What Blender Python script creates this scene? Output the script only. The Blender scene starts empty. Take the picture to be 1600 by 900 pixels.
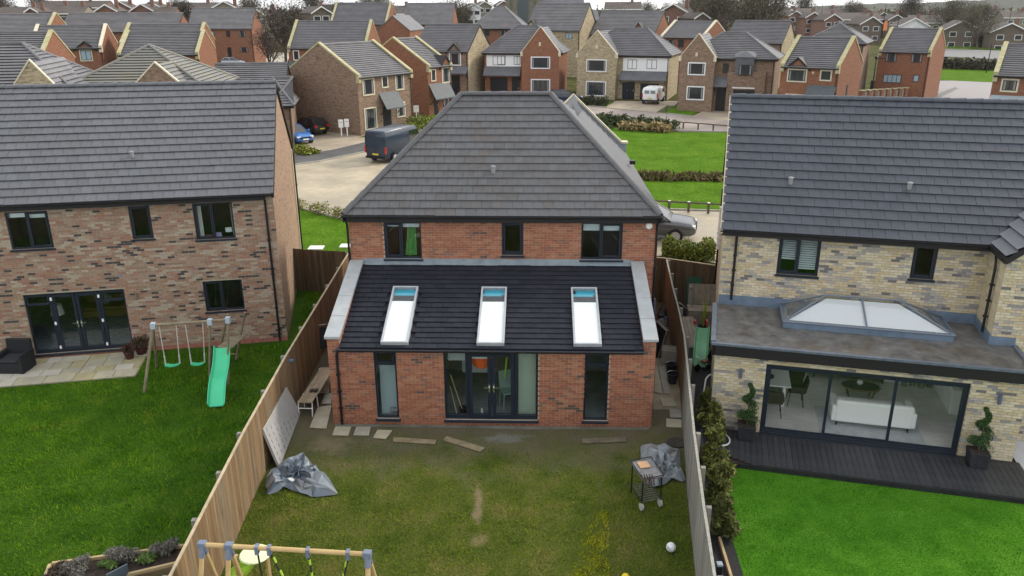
import bpy, bmesh, math, random
import numpy as np
from mathutils import Vector, Matrix, noise
random.seed(11); NR = np.random.default_rng(5)
R = math.radians
scene = bpy.context.scene
COL = scene.collection

# ------------------------------------------------------------------ camera
CAMZ = 10.97; PITCH = R(19.4); ROLL = R(-0.22); FPX = 1243.0      # focal length in px of a 1600 px wide frame
_F = Vector((0, math.cos(PITCH), -math.sin(PITCH)))
_R0 = Vector((1, 0, 0)); _U0 = Vector((0, math.sin(PITCH), math.cos(PITCH)))
_R = _R0*math.cos(ROLL) + _U0*math.sin(ROLL)
_U = _U0*math.cos(ROLL) - _R0*math.sin(ROLL)
cam_d = bpy.data.cameras.new('camera'); cam = bpy.data.objects.new('camera', cam_d); COL.objects.link(cam)
cam_d.sensor_width = 36; cam_d.lens = 36*FPX/1600; cam_d.clip_end = 9000; cam_d.clip_start = 0.1
m = Matrix((_R, _U, -_F)).transposed().to_4x4(); m.translation = (0, 0, CAMZ); cam.matrix_world = m
scene.camera = cam
CAM = Vector((0, 0, CAMZ))

# ------------------------------------------------------------------ light
SUN_EL, SUN_AZ = 34.0, 62.0            # azimuth clockwise from +Y (into the picture) towards +X
world = bpy.data.worlds.new('World'); scene.world = world; world.use_nodes = True
wn = world.node_tree; wn.nodes.clear()
o_ = wn.nodes.new('ShaderNodeOutputWorld'); b_ = wn.nodes.new('ShaderNodeBackground')
sky = wn.nodes.new('ShaderNodeTexSky'); sky.sky_type = 'NISHITA'; sky.sun_disc = False
sky.sun_elevation = R(SUN_EL); sky.sun_rotation = R(SUN_AZ); sky.air_density = 1.0; sky.dust_density = 3.0; sky.ozone_density = 1.0
mx = wn.nodes.new('ShaderNodeMixRGB'); mx.inputs[0].default_value = 0.80; mx.inputs[2].default_value = (8.7, 8.8, 8.9, 1)   # a layer of pale cloud over the sky
wn.links.new(sky.outputs[0], mx.inputs[1]); wn.links.new(mx.outputs[0], b_.inputs[0]); wn.links.new(b_.outputs[0], o_.inputs[0])
b_.inputs[1].default_value = 0.10
sd = bpy.data.lights.new('sun', 'SUN'); sd.energy = 1.5; sd.angle = R(10); sd.color = (1.0, 0.93, 0.82)
so = bpy.data.objects.new('sun', sd); COL.objects.link(so)
_s = Vector((math.sin(R(SUN_AZ))*math.cos(R(SUN_EL)), math.cos(R(SUN_AZ))*math.cos(R(SUN_EL)), math.sin(R(SUN_EL))))
so.rotation_euler = _s.to_track_quat('Z', 'Y').to_euler(); so.location = (60, 40, 60)
vs = scene.view_settings; vs.view_transform = 'Standard'; vs.look = 'None'; vs.exposure = 0.88; vs.gamma = 1; vs.use_curve_mapping = False
scene.cycles.max_bounces = 9; scene.cycles.diffuse_bounces = 5; scene.cycles.transparent_max_bounces = 12

# ------------------------------------------------------------------ pixel -> place
def ray(px, py): return (_F + _R*((px-800)/FPX) - _U*((py-450)/FPX))
def at(px, py, z=0.0):
    r = ray(px, py); return CAM + r*((z-CAMZ)/r.z)
def at_dist(px, py, d):
    r = ray(px, py); return CAM + r*(d/math.hypot(r.x, r.y))
def on_plane(px, py, p, n):
    r = ray(px, py); return CAM + r*((p-CAM).dot(n)/r.dot(n))
def terrain(x, y):
    t = max(0.0, y-72); k = 1.0 if x < 30 else max(0.25, 1-(x-30)/60)
    return min(4.0, 0.021*t)*k if t > 0 else 0.0

# ------------------------------------------------------------------ objects
def tag(o, label=None, cat=None, group=None, kind=None):
    if label: o['label'] = label
    if cat: o['category'] = cat
    if group: o['group'] = group
    if kind: o['kind'] = kind
    return o
def thing(name, label, cat, loc=(0, 0, 0), rotz=0.0, group=None):
    o = bpy.data.objects.new(name, None); COL.objects.link(o); o.empty_display_size = .3
    o.location = loc; o.rotation_euler = (0, 0, rotz)
    return tag(o, label, cat, group)
def link(name, me, parent=None):
    o = bpy.data.objects.new(name, me); COL.objects.link(o)
    if parent: o.parent = parent
    return o
def copy_tree(o, parent=None):
    c = o.copy(); COL.objects.link(c)
    if parent: c.parent = parent
    for ch in list(o.children): copy_tree(ch, c)
    return c

class MB:
    """collects shapes, then links them as ONE mesh object"""
    def __init__(s): s.v = []; s.f = []; s.m = []
    def poly(s, pts, mi=0):
        i = len(s.v); s.v += [tuple(p) for p in pts]; s.f.append(tuple(range(i, i+len(pts)))); s.m.append(mi); return s
    def box(s, x0, x1, y0, y1, z0, z1, mi=0, M=None):
        i = len(s.v)
        p = [(x0,y0,z0),(x1,y0,z0),(x1,y1,z0),(x0,y1,z0),(x0,y0,z1),(x1,y0,z1),(x1,y1,z1),(x0,y1,z1)]
        if M is not None: p = [tuple(M @ Vector(q)) for q in p]
        s.v += p
        for q in ((0,3,2,1),(4,5,6,7),(0,1,5,4),(1,2,6,5),(2,3,7,6),(3,0,4,7)): s.f.append(tuple(i+a for a in q)); s.m.append(mi)
        return s
    def slab(s, top, t, mi=0, dirn=(0, 0, -1)):
        """a polygon given thickness t along dirn"""
        i = len(s.v); n = len(top); d = Vector(dirn)*t
        s.v += [tuple(p) for p in top] + [tuple(Vector(p)+d) for p in top]
        s.f.append(tuple(range(i, i+n))); s.f.append(tuple(range(i+2*n-1, i+n-1, -1))); s.m += [mi, mi]
        for k in range(n): s.f.append((i+k, i+n+k, i+n+(k+1) % n, i+(k+1) % n)); s.m.append(mi)
        return s
    def tube(s, pts, r, n=6, mi=0, caps=True, r1=None):
        pts = [Vector(p) for p in pts]; rings = []; L = len(pts)
        for k, p in enumerate(pts):
            t = (pts[min(k+1, L-1)]-pts[max(k-1, 0)]).normalized()
            a = t.orthogonal().normalized() if k == 0 else (rings_a - t*rings_a.dot(t)).normalized()
            rings_a = a; b = t.cross(a); rr = r if r1 is None else r+(r1-r)*k/(L-1)
            i = len(s.v)
            for j in range(n):
                an = 2*math.pi*j/n; s.v.append(tuple(p + a*(rr*math.cos(an)) + b*(rr*math.sin(an))))
            rings.append(i)
        for k in range(L-1):
            for j in range(n):
                j2 = (j+1) % n; s.f.append((rings[k]+j, rings[k]+j2, rings[k+1]+j2, rings[k+1]+j)); s.m.append(mi)
        if caps:
            s.f.append(tuple(rings[0]+j for j in range(n-1, -1, -1))); s.m.append(mi)
            s.f.append(tuple(rings[-1]+j for j in range(n))); s.m.append(mi)
        return s
    def lathe(s, prof, c=(0, 0, 0), n=12, mi=0):
        i0 = len(s.v)
        for (r, z) in prof:
            for j in range(n):
                an = 2*math.pi*j/n; s.v.append((c[0]+r*math.cos(an), c[1]+r*math.sin(an), c[2]+z))
        for k in range(len(prof)-1):
            for j in range(n):
                j2 = (j+1) % n; s.f.append((i0+k*n+j, i0+k*n+j2, i0+(k+1)*n+j2, i0+(k+1)*n+j)); s.m.append(mi)
        s.f.append(tuple(i0+j for j in range(n-1, -1, -1))); s.m.append(mi)
        e = i0+(len(prof)-1)*n; s.f.append(tuple(e+j for j in range(n))); s.m.append(mi)
        return s
    def loft(s, secs, mi=0, closed=True, caps=True):
        n = len(secs[0]); i0 = len(s.v)
        for sec in secs: s.v += [tuple(p) for p in sec]
        for k in range(len(secs)-1):
            for j in range(n if closed else n-1):
                j2 = (j+1) % n; s.f.append((i0+k*n+j, i0+k*n+j2, i0+(k+1)*n+j2, i0+(k+1)*n+j)); s.m.append(mi)
        if caps:
            s.f.append(tuple(i0+j for j in range(n-1, -1, -1))); s.m.append(mi)
            e = i0+(len(secs)-1)*n; s.f.append(tuple(e+j for j in range(n))); s.m.append(mi)
        return s
    def mesh(s, name, mats, smooth=False):
        me = bpy.data.meshes.new(name); me.from_pydata(s.v, [], s.f)
        if not isinstance(mats, (list, tuple)): mats = [mats]
        for q in mats: me.materials.append(q)
        if len(mats) > 1: me.polygons.foreach_set('material_index', s.m)
        # box-like uv in metres: u runs level along the face, v up it
        nv = np.array(s.v, dtype=float) if s.v else np.zeros((0, 3)); uv = np.zeros((len(me.loops), 2)); k = 0
        for f in s.f:
            P = nv[list(f)]; c = P.mean(0); nn = np.zeros(3)
            for a in range(len(f)): nn += np.cross(P[a]-c, P[(a+1) % len(f)]-c)
            L = np.linalg.norm(nn); nn = nn/L if L > 0 else np.array([0, 0, 1.])
            u = np.array([-nn[1], nn[0], 0]); lu = np.linalg.norm(u)
            u = u/lu if lu > 1e-3 else np.array([1., 0, 0]); w = np.cross(nn, u)
            uv[k:k+len(f), 0] = P @ u; uv[k:k+len(f), 1] = P @ w; k += len(f)
        l = me.uv_layers.new(name='UVMap'); l.data.foreach_set('uv', uv.ravel())
        if smooth: me.polygons.foreach_set('use_smooth', [True]*len(me.polygons))
        me.validate(); me.update(); return me
    def build(s, name, mats, parent=None, smooth=False, bevel=0, bseg=2):
        o = link(name, s.mesh(name, mats, smooth), parent)
        if bevel:
            b = o.modifiers.new('bevel', 'BEVEL'); b.width = bevel; b.segments = bseg; b.limit_method = 'ANGLE'; b.angle_limit = R(40)
        return o

# ------------------------------------------------------------------ materials
MATS = {}
def mat(name, col=(.5, .5, .5), rough=.7, metal=0.0, vary=0.0, scale=6.0, bump=0.0, col2=None, spec=.3, detail=4, uv=False, stain=None, bscale=None, stretch=None):
    if name in MATS: return MATS[name]
    M = bpy.data.materials.new(name); M.use_nodes = True; nt = M.node_tree; B = nt.nodes['Principled BSDF']
    B.inputs['Base Color'].default_value = (*col, 1); B.inputs['Roughness'].default_value = rough; B.inputs['Metallic'].default_value = metal
    B.inputs['Specular IOR Level'].default_value = spec
    tc = nt.nodes.new('ShaderNodeTexCoord'); co = tc.outputs['UV' if uv else 'Object']
    if stretch:
        mp = nt.nodes.new('ShaderNodeMapping'); mp.inputs['Scale'].default_value = stretch; oi = nt.nodes.new('ShaderNodeObjectInfo'); ad = nt.nodes.new('ShaderNodeVectorMath'); ad.operation = 'ADD'
        ml = nt.nodes.new('ShaderNodeMath'); ml.operation = 'MULTIPLY'; ml.inputs[1].default_value = 57.0; nt.links.new(oi.outputs['Random'], ml.inputs[0]); nt.links.new(co, ad.inputs[0]); nt.links.new(ml.outputs[0], ad.inputs[1]); nt.links.new(ad.outputs[0], mp.inputs[0]); co = mp.outputs[0]
    last = None
    if col2 is not None or vary:
        n = nt.nodes.new('ShaderNodeTexNoise'); n.inputs['Scale'].default_value = scale; n.inputs['Detail'].default_value = detail; n.inputs['Roughness'].default_value = .65
        nt.links.new(co, n.inputs['Vector'])
        r = nt.nodes.new('ShaderNodeValToRGB'); nt.links.new(n.outputs[0], r.inputs[0])
        c1 = col if col2 is not None else tuple(c*(1-vary) for c in col); c2 = col2 if col2 is not None else tuple(min(1, c*(1+vary)) for c in col)
        r.color_ramp.elements[0].position = .33; r.color_ramp.elements[1].position = .67
        r.color_ramp.elements[0].color = (*c1, 1); r.color_ramp.elements[1].color = (*c2, 1); last = r.outputs[0]
    if stain:
        sc, ssc, amt = stain
        n = nt.nodes.new('ShaderNodeTexNoise'); n.inputs['Scale'].default_value = ssc; n.inputs['Detail'].default_value = 6; n.inputs['Roughness'].default_value = .6; nt.links.new(co, n.inputs['Vector'])
        r = nt.nodes.new('ShaderNodeValToRGB'); r.color_ramp.elements[0].position = .5; r.color_ramp.elements[1].position = .72
        r.color_ramp.elements[1].color = (amt, amt, amt, 1); r.color_ramp.elements[0].color = (0, 0, 0, 1); nt.links.new(n.outputs[0], r.inputs[0])
        x = nt.nodes.new('ShaderNodeMixRGB'); nt.links.new(r.outputs[0], x.inputs[0]); x.inputs[2].default_value = (*sc, 1)
        if last: nt.links.new(last, x.inputs[1])
        else: x.inputs[1].default_value = (*col, 1)
        last = x.outputs[0]
    if last: nt.links.new(last, B.inputs['Base Color'])
    if bump:
        n = nt.nodes.new('ShaderNodeTexNoise'); n.inputs['Scale'].default_value = bscale or scale*4; n.inputs['Detail'].default_value = 5; nt.links.new(co, n.inputs['Vector'])
        b = nt.nodes.new('ShaderNodeBump'); b.inputs['Strength'].default_value = bump; b.inputs['Distance'].default_value = .02
        nt.links.new(n.outputs[0], b.inputs['Height']); nt.links.new(b.outputs[0], B.inputs['Normal'])
    MATS[name] = M; return M
def glass(name, tint=(.8, .9, .92), refl=1.0, rough=.01):
    M = bpy.data.materials.new(name); M.use_nodes = True; nt = M.node_tree; nt.nodes.clear()
    o = nt.nodes.new('ShaderNodeOutputMaterial'); t = nt.nodes.new('ShaderNodeBsdfTransparent'); t.inputs[0].default_value = (*tint, 1)
    g = nt.nodes.new('ShaderNodeBsdfGlossy'); g.inputs['Roughness'].default_value = rough; g.inputs[0].default_value = (refl, refl, refl, 1)
    lw = nt.nodes.new('ShaderNodeLayerWeight'); lw.inputs[0].default_value = .5; pw = nt.nodes.new('ShaderNodeMath'); pw.operation = 'POWER'; pw.inputs[1].default_value = 4.0; nt.links.new(lw.outputs['Facing'], pw.inputs[0])
    f = nt.nodes.new('ShaderNodeMath'); f.operation = 'MULTIPLY_ADD'; f.inputs[1].default_value = .85; f.inputs[2].default_value = .035; nt.links.new(pw.outputs[0], f.inputs[0])
    x = nt.nodes.new('ShaderNodeMixShader'); nt.links.new(f.outputs[0], x.inputs[0]); nt.links.new(t.outputs[0], x.inputs[1]); nt.links.new(g.outputs[0], x.inputs[2]); nt.links.new(x.outputs[0], o.inputs[0])
    MATS[name] = M; return M
def brickmat(name, cols, mortar=(.42, .39, .35), bw=.225, bh=.075, clump=1.6):
    """brickwork too far away to pick bricks apart: courses with clumps of dark, mid and pale bricks"""
    M = bpy.data.materials.new(name); M.use_nodes = True; nt = M.node_tree; B = nt.nodes['Principled BSDF']; B.inputs['Roughness'].default_value = .9; B.inputs['Specular IOR Level'].default_value = .2
    tc = nt.nodes.new('ShaderNodeTexCoord'); bt = nt.nodes.new('ShaderNodeTexBrick'); nt.links.new(tc.outputs['UV'], bt.inputs['Vector'])
    bt.inputs['Scale'].default_value = 1; bt.inputs['Brick Width'].default_value = bw; bt.inputs['Row Height'].default_value = bh; bt.inputs['Mortar Size'].default_value = .006
    bt.inputs['Color1'].default_value = (0, 0, 0, 1); bt.inputs['Color2'].default_value = (1, 1, 1, 1); bt.inputs['Mortar'].default_value = (.5, .5, .5, 1)
    mp = nt.nodes.new('ShaderNodeMapping'); mp.inputs['Scale'].default_value = (1, 4, 1); nt.links.new(tc.outputs['UV'], mp.inputs[0])
    n = nt.nodes.new('ShaderNodeTexNoise'); n.inputs['Scale'].default_value = clump; n.inputs['Detail'].default_value = 5; n.inputs['Roughness'].default_value = .75; nt.links.new(mp.outputs[0], n.inputs[0])
    a = nt.nodes.new('ShaderNodeMath'); a.operation = 'MULTIPLY_ADD'; a.inputs[1].default_value = .55; nt.links.new(bt.outputs[0], a.inputs[0])
    a2 = nt.nodes.new('ShaderNodeMath'); a2.operation = 'MULTIPLY_ADD'; a2.inputs[1].default_value = 1.5; a2.inputs[2].default_value = -.52; nt.links.new(n.outputs[0], a2.inputs[0]); nt.links.new(a2.outputs[0], a.inputs[2])
    r = nt.nodes.new('ShaderNodeValToRGB'); nt.links.new(a.outputs[0], r.inputs[0])
    e = r.color_ramp.elements; e[0].position = 0; e[0].color = (*cols[0], 1); e[1].position = 1; e[1].color = (*cols[-1], 1)
    for i, c in enumerate(cols[1:-1]): q = e.new((i+1)/(len(cols)-1)); q.color = (*c, 1)
    x = nt.nodes.new('ShaderNodeMixRGB'); nt.links.new(bt.outputs['Fac'], x.inputs[0]); nt.links.new(r.outputs[0], x.inputs[1]); x.inputs[2].default_value = (*mortar, 1)
    nt.links.new(x.outputs[0], B.inputs['Base Color'])
    bp = nt.nodes.new('ShaderNodeBump'); bp.invert = True; bp.inputs['Strength'].default_value = .4; bp.inputs['Distance'].default_value = .01; nt.links.new(bt.outputs['Fac'], bp.inputs['Height']); nt.links.new(bp.outputs[0], B.inputs['Normal'])
    MATS[name] = M; return M
def pavemat(name, c1, c2, mort, bw, bh, wet=.0, rough=.75, off=.5):
    M = bpy.data.materials.new(name); M.use_nodes = True; nt = M.node_tree; B = nt.nodes['Principled BSDF']
    tc = nt.nodes.new('ShaderNodeTexCoord'); bt = nt.nodes.new('ShaderNodeTexBrick'); nt.links.new(tc.outputs['UV'], bt.inputs['Vector']); bt.offset = off
    bt.inputs['Scale'].default_value = 1; bt.inputs['Brick Width'].default_value = bw; bt.inputs['Row Height'].default_value = bh; bt.inputs['Mortar Size'].default_value = bh*.06
    bt.inputs['Color1'].default_value = (*c1, 1); bt.inputs['Color2'].default_value = (*c2, 1); bt.inputs['Mortar'].default_value = (*mort, 1)
    n = nt.nodes.new('ShaderNodeTexNoise'); n.inputs['Scale'].default_value = .35; n.inputs['Detail'].default_value = 7; n.inputs['Roughness'].default_value = .65; nt.links.new(tc.outputs['UV'], n.inputs[0])
    r = nt.nodes.new('ShaderNodeValToRGB'); r.color_ramp.elements[0].position = .35; r.color_ramp.elements[1].position = .65; r.color_ramp.elements[0].color = (.72, .72, .72, 1); r.color_ramp.elements[1].color = (1.15, 1.15, 1.15, 1); nt.links.new(n.outputs[0], r.inputs[0])
    x = nt.nodes.new('ShaderNodeMixRGB'); x.blend_type = 'MULTIPLY'; x.inputs[0].default_value = 1; nt.links.new(bt.outputs[0], x.inputs[1]); nt.links.new(r.outputs[0], x.inputs[2]); nt.links.new(x.outputs[0], B.inputs['Base Color'])
    rr = nt.nodes.new('ShaderNodeMapRange'); rr.inputs[1].default_value = .35; rr.inputs[2].default_value = .65; rr.inputs[3].default_value = rough-wet; rr.inputs[4].default_value = rough; nt.links.new(n.outputs[0], rr.inputs[0]); nt.links.new(rr.outputs[0], B.inputs['Roughness'])
    MATS[name] = M; return M
def grassmat(name, c1, c2, c3, scale=1.2, fine=18, soil=None, patches=()):
    """soil = (colour, centre y, softness): bare worn earth nearer the house than that line, with noise"""
    M = bpy.data.materials.new(name); M.use_nodes = True; nt = M.node_tree; B = nt.nodes['Principled BSDF']; B.inputs['Roughness'].default_value = .95; B.inputs['Specular IOR Level'].default_value = .02
    tc = nt.nodes.new('ShaderNodeNewGeometry'); P = tc.outputs['Position']
    n = nt.nodes.new('ShaderNodeTexNoise'); n.inputs['Scale'].default_value = scale; n.inputs['Detail'].default_value = 8; n.inputs['Roughness'].default_value = .7; nt.links.new(P, n.inputs[0])
    r = nt.nodes.new('ShaderNodeValToRGB'); e = r.color_ramp.elements; e[0].position = .3; e[0].color = (*c1, 1); e[1].position = .72; e[1].color = (*c3, 1); q = e.new(.5); q.color = (*c2, 1); nt.links.new(n.outputs[0], r.inputs[0])
    f = nt.nodes.new('ShaderNodeTexNoise'); f.inputs['Scale'].default_value = fine; f.inputs['Detail'].default_value = 6; nt.links.new(P, f.inputs[0])
    fr = nt.nodes.new('ShaderNodeValToRGB'); fr.color_ramp.elements[0].position = .3; fr.color_ramp.elements[0].color = (.6, .6, .6, 1); fr.color_ramp.elements[1].position = .7; fr.color_ramp.elements[1].color = (1.3, 1.3, 1.3, 1); nt.links.new(f.outputs[0], fr.inputs[0])
    x = nt.nodes.new('ShaderNodeMixRGB'); x.blend_type = 'MULTIPLY'; x.inputs[0].default_value = 1; nt.links.new(r.outputs[0], x.inputs[1]); nt.links.new(fr.outputs[0], x.inputs[2]); last = x.outputs[0]
    if soil:
        sx = nt.nodes.new('ShaderNodeSeparateXYZ'); nt.links.new(P, sx.inputs[0])
        n2 = nt.nodes.new('ShaderNodeTexNoise'); n2.inputs['Scale'].default_value = 1.1; n2.inputs['Detail'].default_value = 7; n2.inputs['Roughness'].default_value = .7; nt.links.new(P, n2.inputs[0])
        a = nt.nodes.new('ShaderNodeMath'); a.operation = 'MULTIPLY_ADD'; a.inputs[1].default_value = 7.0; nt.links.new(n2.outputs[0], a.inputs[0]); nt.links.new(sx.outputs[1], a.inputs[2])
        mr = nt.nodes.new('ShaderNodeMapRange'); mr.inputs[1].default_value = soil[1]+3.5-soil[2]; mr.inputs[2].default_value = soil[1]+3.5+soil[2]; nt.links.new(a.outputs[0], mr.inputs[0])
        y = nt.nodes.new('ShaderNodeMixRGB'); nt.links.new(mr.outputs[0], y.inputs[0]); nt.links.new(last, y.inputs[1])
        sr = nt.nodes.new('ShaderNodeMixRGB'); nt.links.new(f.outputs[0], sr.inputs[0]); sr.inputs[1].default_value = (*[c*.5 for c in soil[0]], 1); sr.inputs[2].default_value = (*[c*1.35 for c in soil[0]], 1); nt.links.new(sr.outputs[0], y.inputs[2]); last = y.outputs[0]
    for (px_, py_, rx_, ry_, pc) in patches:               # worn or spilt spots
        mp = nt.nodes.new('ShaderNodeMapping'); mp.vector_type = 'POINT'; mp.inputs['Scale'].default_value = (1/rx_, 1/ry_, 0); mp.inputs['Location'].default_value = (-px_/rx_, -py_/ry_, 0); nt.links.new(P, mp.inputs[0])
        ln = nt.nodes.new('ShaderNodeVectorMath'); ln.operation = 'LENGTH'; nt.links.new(mp.outputs[0], ln.inputs[0])
        n3 = nt.nodes.new('ShaderNodeTexNoise'); n3.inputs['Scale'].default_value = 3.0; n3.inputs['Detail'].default_value = 6; nt.links.new(P, n3.inputs[0])
        ad = nt.nodes.new('ShaderNodeMath'); ad.operation = 'MULTIPLY_ADD'; ad.inputs[1].default_value = 2.4; nt.links.new(n3.outputs[0], ad.inputs[0]); nt.links.new(ln.outputs['Value'], ad.inputs[2])
        m3 = nt.nodes.new('ShaderNodeMapRange'); m3.inputs[1].default_value = 2.3; m3.inputs[2].default_value = 1.6; m3.inputs[4].default_value = .7; nt.links.new(ad.outputs[0], m3.inputs[0])
        z = nt.nodes.new('ShaderNodeMixRGB'); nt.links.new(m3.outputs[0], z.inputs[0]); nt.links.new(last, z.inputs[1]); z.inputs[2].default_value = (*pc, 1); last = z.outputs[0]
    nt.links.new(last, B.inputs['Base Color'])
    b = nt.nodes.new('ShaderNodeBump'); b.inputs['Strength'].default_value = .8; b.inputs['Distance'].default_value = .04; nt.links.new(f.outputs[0], b.inputs['Height']); nt.links.new(b.outputs[0], B.inputs['Normal'])
    MATS[name] = M; return M
# ------------------------------------------------------------------ shared materials
navy = mat('anthracite_frame', (.015, .021, .033), .35)
black = mat('black_plastic', (.012, .012, .014), .4)
blackm = mat('black_fascia', (.014, .013, .014), .55)
white = mat('white_plastic', (.78, .78, .76), .4)
cream = mat('cream_stone', (.60, .55, .42), .8, vary=.12, scale=4)
mossy = mat('mossy_stone', (.46, .42, .31), .85, col2=(.34, .32, .12), scale=2.5, bump=.2)
steel = mat('steel', (.6, .6, .6), .3, metal=1)
chrome = mat('brushed_handle', (.75, .75, .75), .25, metal=1)
gl = glass('window_glass', (.86, .91, .92), 1.0)
gl_clear = glass('clear_glass', (.975, .99, .99), .8)
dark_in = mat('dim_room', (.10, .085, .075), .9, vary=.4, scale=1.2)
fdark = mat('far_window_glass', (.03, .035, .04), .08, spec=.8)
lead = mat('grey_lead', (.24, .28, .32), .45, vary=.2, scale=5)
blueflash = mat('blue_grey_membrane', (.12, .165, .225), .5, vary=.18, scale=3)
coping_c = mat('grey_coping', (.33, .35, .36), .6, vary=.10, scale=3, bump=.15, stain=((.28, .30, .30), 2.0, .5))
timber = mat('pale_timber', (.42, .31, .17), .75, vary=.18, scale=3, bump=.2)
soilm = mat('dark_soil', (.035, .026, .02), .95, vary=.5, scale=9, bump=.6)
plaster = mat('white_plaster', (.72, .72, .70), .9)
B_RED = [mat('brick_red_%d' % i, c, .88, vary=.16, scale=14, bump=.25, spec=.2, bscale=60) for i, c in enumerate(
    [(.29, .112, .064), (.325, .14, .080), (.25, .098, .060), (.345, .168, .10), (.11, .072, .058), (.215, .112, .076)])]
B_LEFT = [mat('brick_multi_%d' % i, c, .88, vary=.15, scale=14, bump=.25, spec=.2, bscale=60) for i, c in enumerate(
    [(.30, .215, .15), (.295, .168, .115), (.25, .172, .128), (.315, .218, .165), (.064, .058, .056), (.36, .30, .23), (.265, .14, .105)])]
B_BUFF = [mat('brick_buff_%d' % i, c, .88, vary=.14, scale=14, bump=.25, spec=.2, bscale=60) for i, c in enumerate(
    [(.49, .41, .27), (.54, .475, .345), (.46, .375, .235), (.44, .385, .29), (.25, .24, .235), (.15, .145, .145), (.35, .33, .295)])]
mort_r = mat('mortar_grey', (.40, .34, .28), .95, vary=.12, scale=5, bump=.3)
mort_l = mat('mortar_sand', (.36, .305, .235), .95, vary=.12, scale=5, bump=.3)
mort_b = mat('mortar_cream', (.27, .245, .19), .95, vary=.12, scale=5, bump=.3)
def tiles(base, n=5, amp=.14, rough=.46, red=.0, spec=.22):
    out = []
    for i in range(n):
        k = 1 + amp*(i-(n-1)/2)/((n-1)/2)
        c = tuple(v*k for v in base)
        if i == 1 and red: c = (c[0]*(1+red), c[1], c[2]*.97)
        out.append(mat('roof_tile_%.3f_%d' % (base[0], i), c, rough, spec=spec, vary=.10, scale=5, bump=.15, bscale=40, stain=((base[0]*.6, base[1]*.55, base[2]*.48), 1.3, .25)))
    return out
T_C = tiles((.096, .097, .101), amp=.09, red=.06)
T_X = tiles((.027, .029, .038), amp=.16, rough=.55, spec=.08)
T_L = tiles((.102, .106, .117), amp=.09, red=.03)
T_R = tiles((.061, .067, .082), amp=.07)

# ------------------------------------------------------------------ builders for the near houses
def cells(mb, x0, x1, z0, z1, holes, y, mi=0):
    xs = sorted({x0, x1, *[v for h in holes for v in h[:2] if x0 < v < x1]}); zs = sorted({z0, z1, *[v for h in holes for v in h[2:4] if z0 < v < z1]})
    for a, b in zip(xs, xs[1:]):
        for c, d in zip(zs, zs[1:]):
            mx_, mz_ = (a+b)/2, (c+d)/2
            if any(h[0] < mx_ < h[1] and h[2] < mz_ < h[3] for h in holes): continue
            mb.poly([(a, y, c), (b, y, c), (b, y, d), (a, y, d)], mi)
def reveals(mb, holes, y, dep=.14, mi=0):
    for (a, b, c, d) in holes:
        mb.poly([(a, y, c), (a, y+dep, c), (a, y+dep, d), (a, y, d)], mi); mb.poly([(b, y, c), (b, y, d), (b, y+dep, d), (b, y+dep, c)], mi)
        mb.poly([(a, y, d), (a, y+dep, d), (b, y+dep, d), (b, y, d)], mi); mb.poly([(a, y, c), (b, y, c), (b, y+dep, c), (a, y+dep, c)], mi)
def brick_courses(x0, x1, z0, z1, holes, y, weights, dark=(4,), seed=0, phase=0, plinth=None, clump=.9, thr=.22, dp=.30):
    """list of bricks (x0,x1,z0,z1,y,tone): stretcher bond, cut at the openings, dark ones in clumps"""
    out = []; rng = random.Random(seed); k = 0; z = z0
    tones = list(range(len(weights)))
    while z < z1-.03:
        zt = min(z+.065, z1-.004); segs = [(x0, x1)]
        for h in holes:
            if h[2] < zt-.01 and h[3] > z+.01:
                ns = []
                for a, b in segs:
                    if h[1] <= a or h[0] >= b: ns.append((a, b)); continue
                    if h[0] > a: ns.append((a, h[0]))
                    if h[1] < b: ns.append((h[1], b))
                segs = ns
        off = (k % 2)*.1125+phase
        for a, b in segs:
            i = math.floor((a-x0-off)/.225); x = x0+off+i*.225
            while x < b:
                p, q = max(x, a), min(x+.215, b)
                if q-p > .03:
                    nz = noise.noise(Vector((p*clump, z*clump*3.2, seed*7.3)))
                    if plinth and z < plinth: t = rng.choice((0, 0, 2))
                    elif nz > thr and rng.random() < dp: t = rng.choice(dark)
                    elif nz < -.28 and rng.random() < .5: t = tones[0] if len(weights) < 7 else 5 if len(dark) == 1 else 1
                    else: t = rng.choices(tones, weights)[0]
                    out.append((p, q, z, zt, y, t))
                x += .225
        z += .075; k += 1
    return out
def lay_bricks(root, bricks, mats, nmax=300):
    Mw = Matrix.Translation(root.location) @ Matrix.Rotation(root.rotation_euler[2], 4, 'Z')
    def d2(b):
        p = Mw @ Vector(((b[0]+b[1])/2, b[4], b[2])); return (p-CAM).length
    def in_view(b):
        p = Mw @ Vector((b[0], b[4], b[2])); v = p-CAM; z = v.dot(_F); return abs(v.dot(_R)/z) < 800/FPX*.99
    full = sorted([b for b in bricks if b[1]-b[0] > .2 and b[3]-b[2] > .06 and in_view(b)], key=d2)[:nmax]; fs = set(map(id, full)); proto = {}
    for b in full:
        if b[5] not in proto: proto[b[5]] = MB().box(0, .215, -.006, .02, 0, .065).mesh('brick', mats[b[5]])
        o = link('brick', proto[b[5]], root); o.location = (b[0], b[4]-random.random()*.004, b[2])
    mb = MB()
    for b in bricks:
        if id(b) in fs: continue
        e = random.random()*.004; mb.box(b[0], b[1], b[4]-.006-e, b[4]+.02, b[2], b[3], b[5])
    if mb.f: tag(mb.build('brickwork', mats, root), kind='stuff')
def clip_poly(poly, a, b, c):
    """keep a*u+b*v+c >= 0"""
    out = []
    for i in range(len(poly)):
        p, q = poly[i], poly[(i+1) % len(poly)]; dp = a*p[0]+b*p[1]+c; dq = a*q[0]+b*q[1]+c
        if dp >= 0: out.append(p)
        if (dp >= 0) != (dq >= 0): t = dp/(dp-dq); out.append((p[0]+(q[0]-p[0])*t, p[1]+(q[1]-p[1])*t))
    return out
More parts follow.
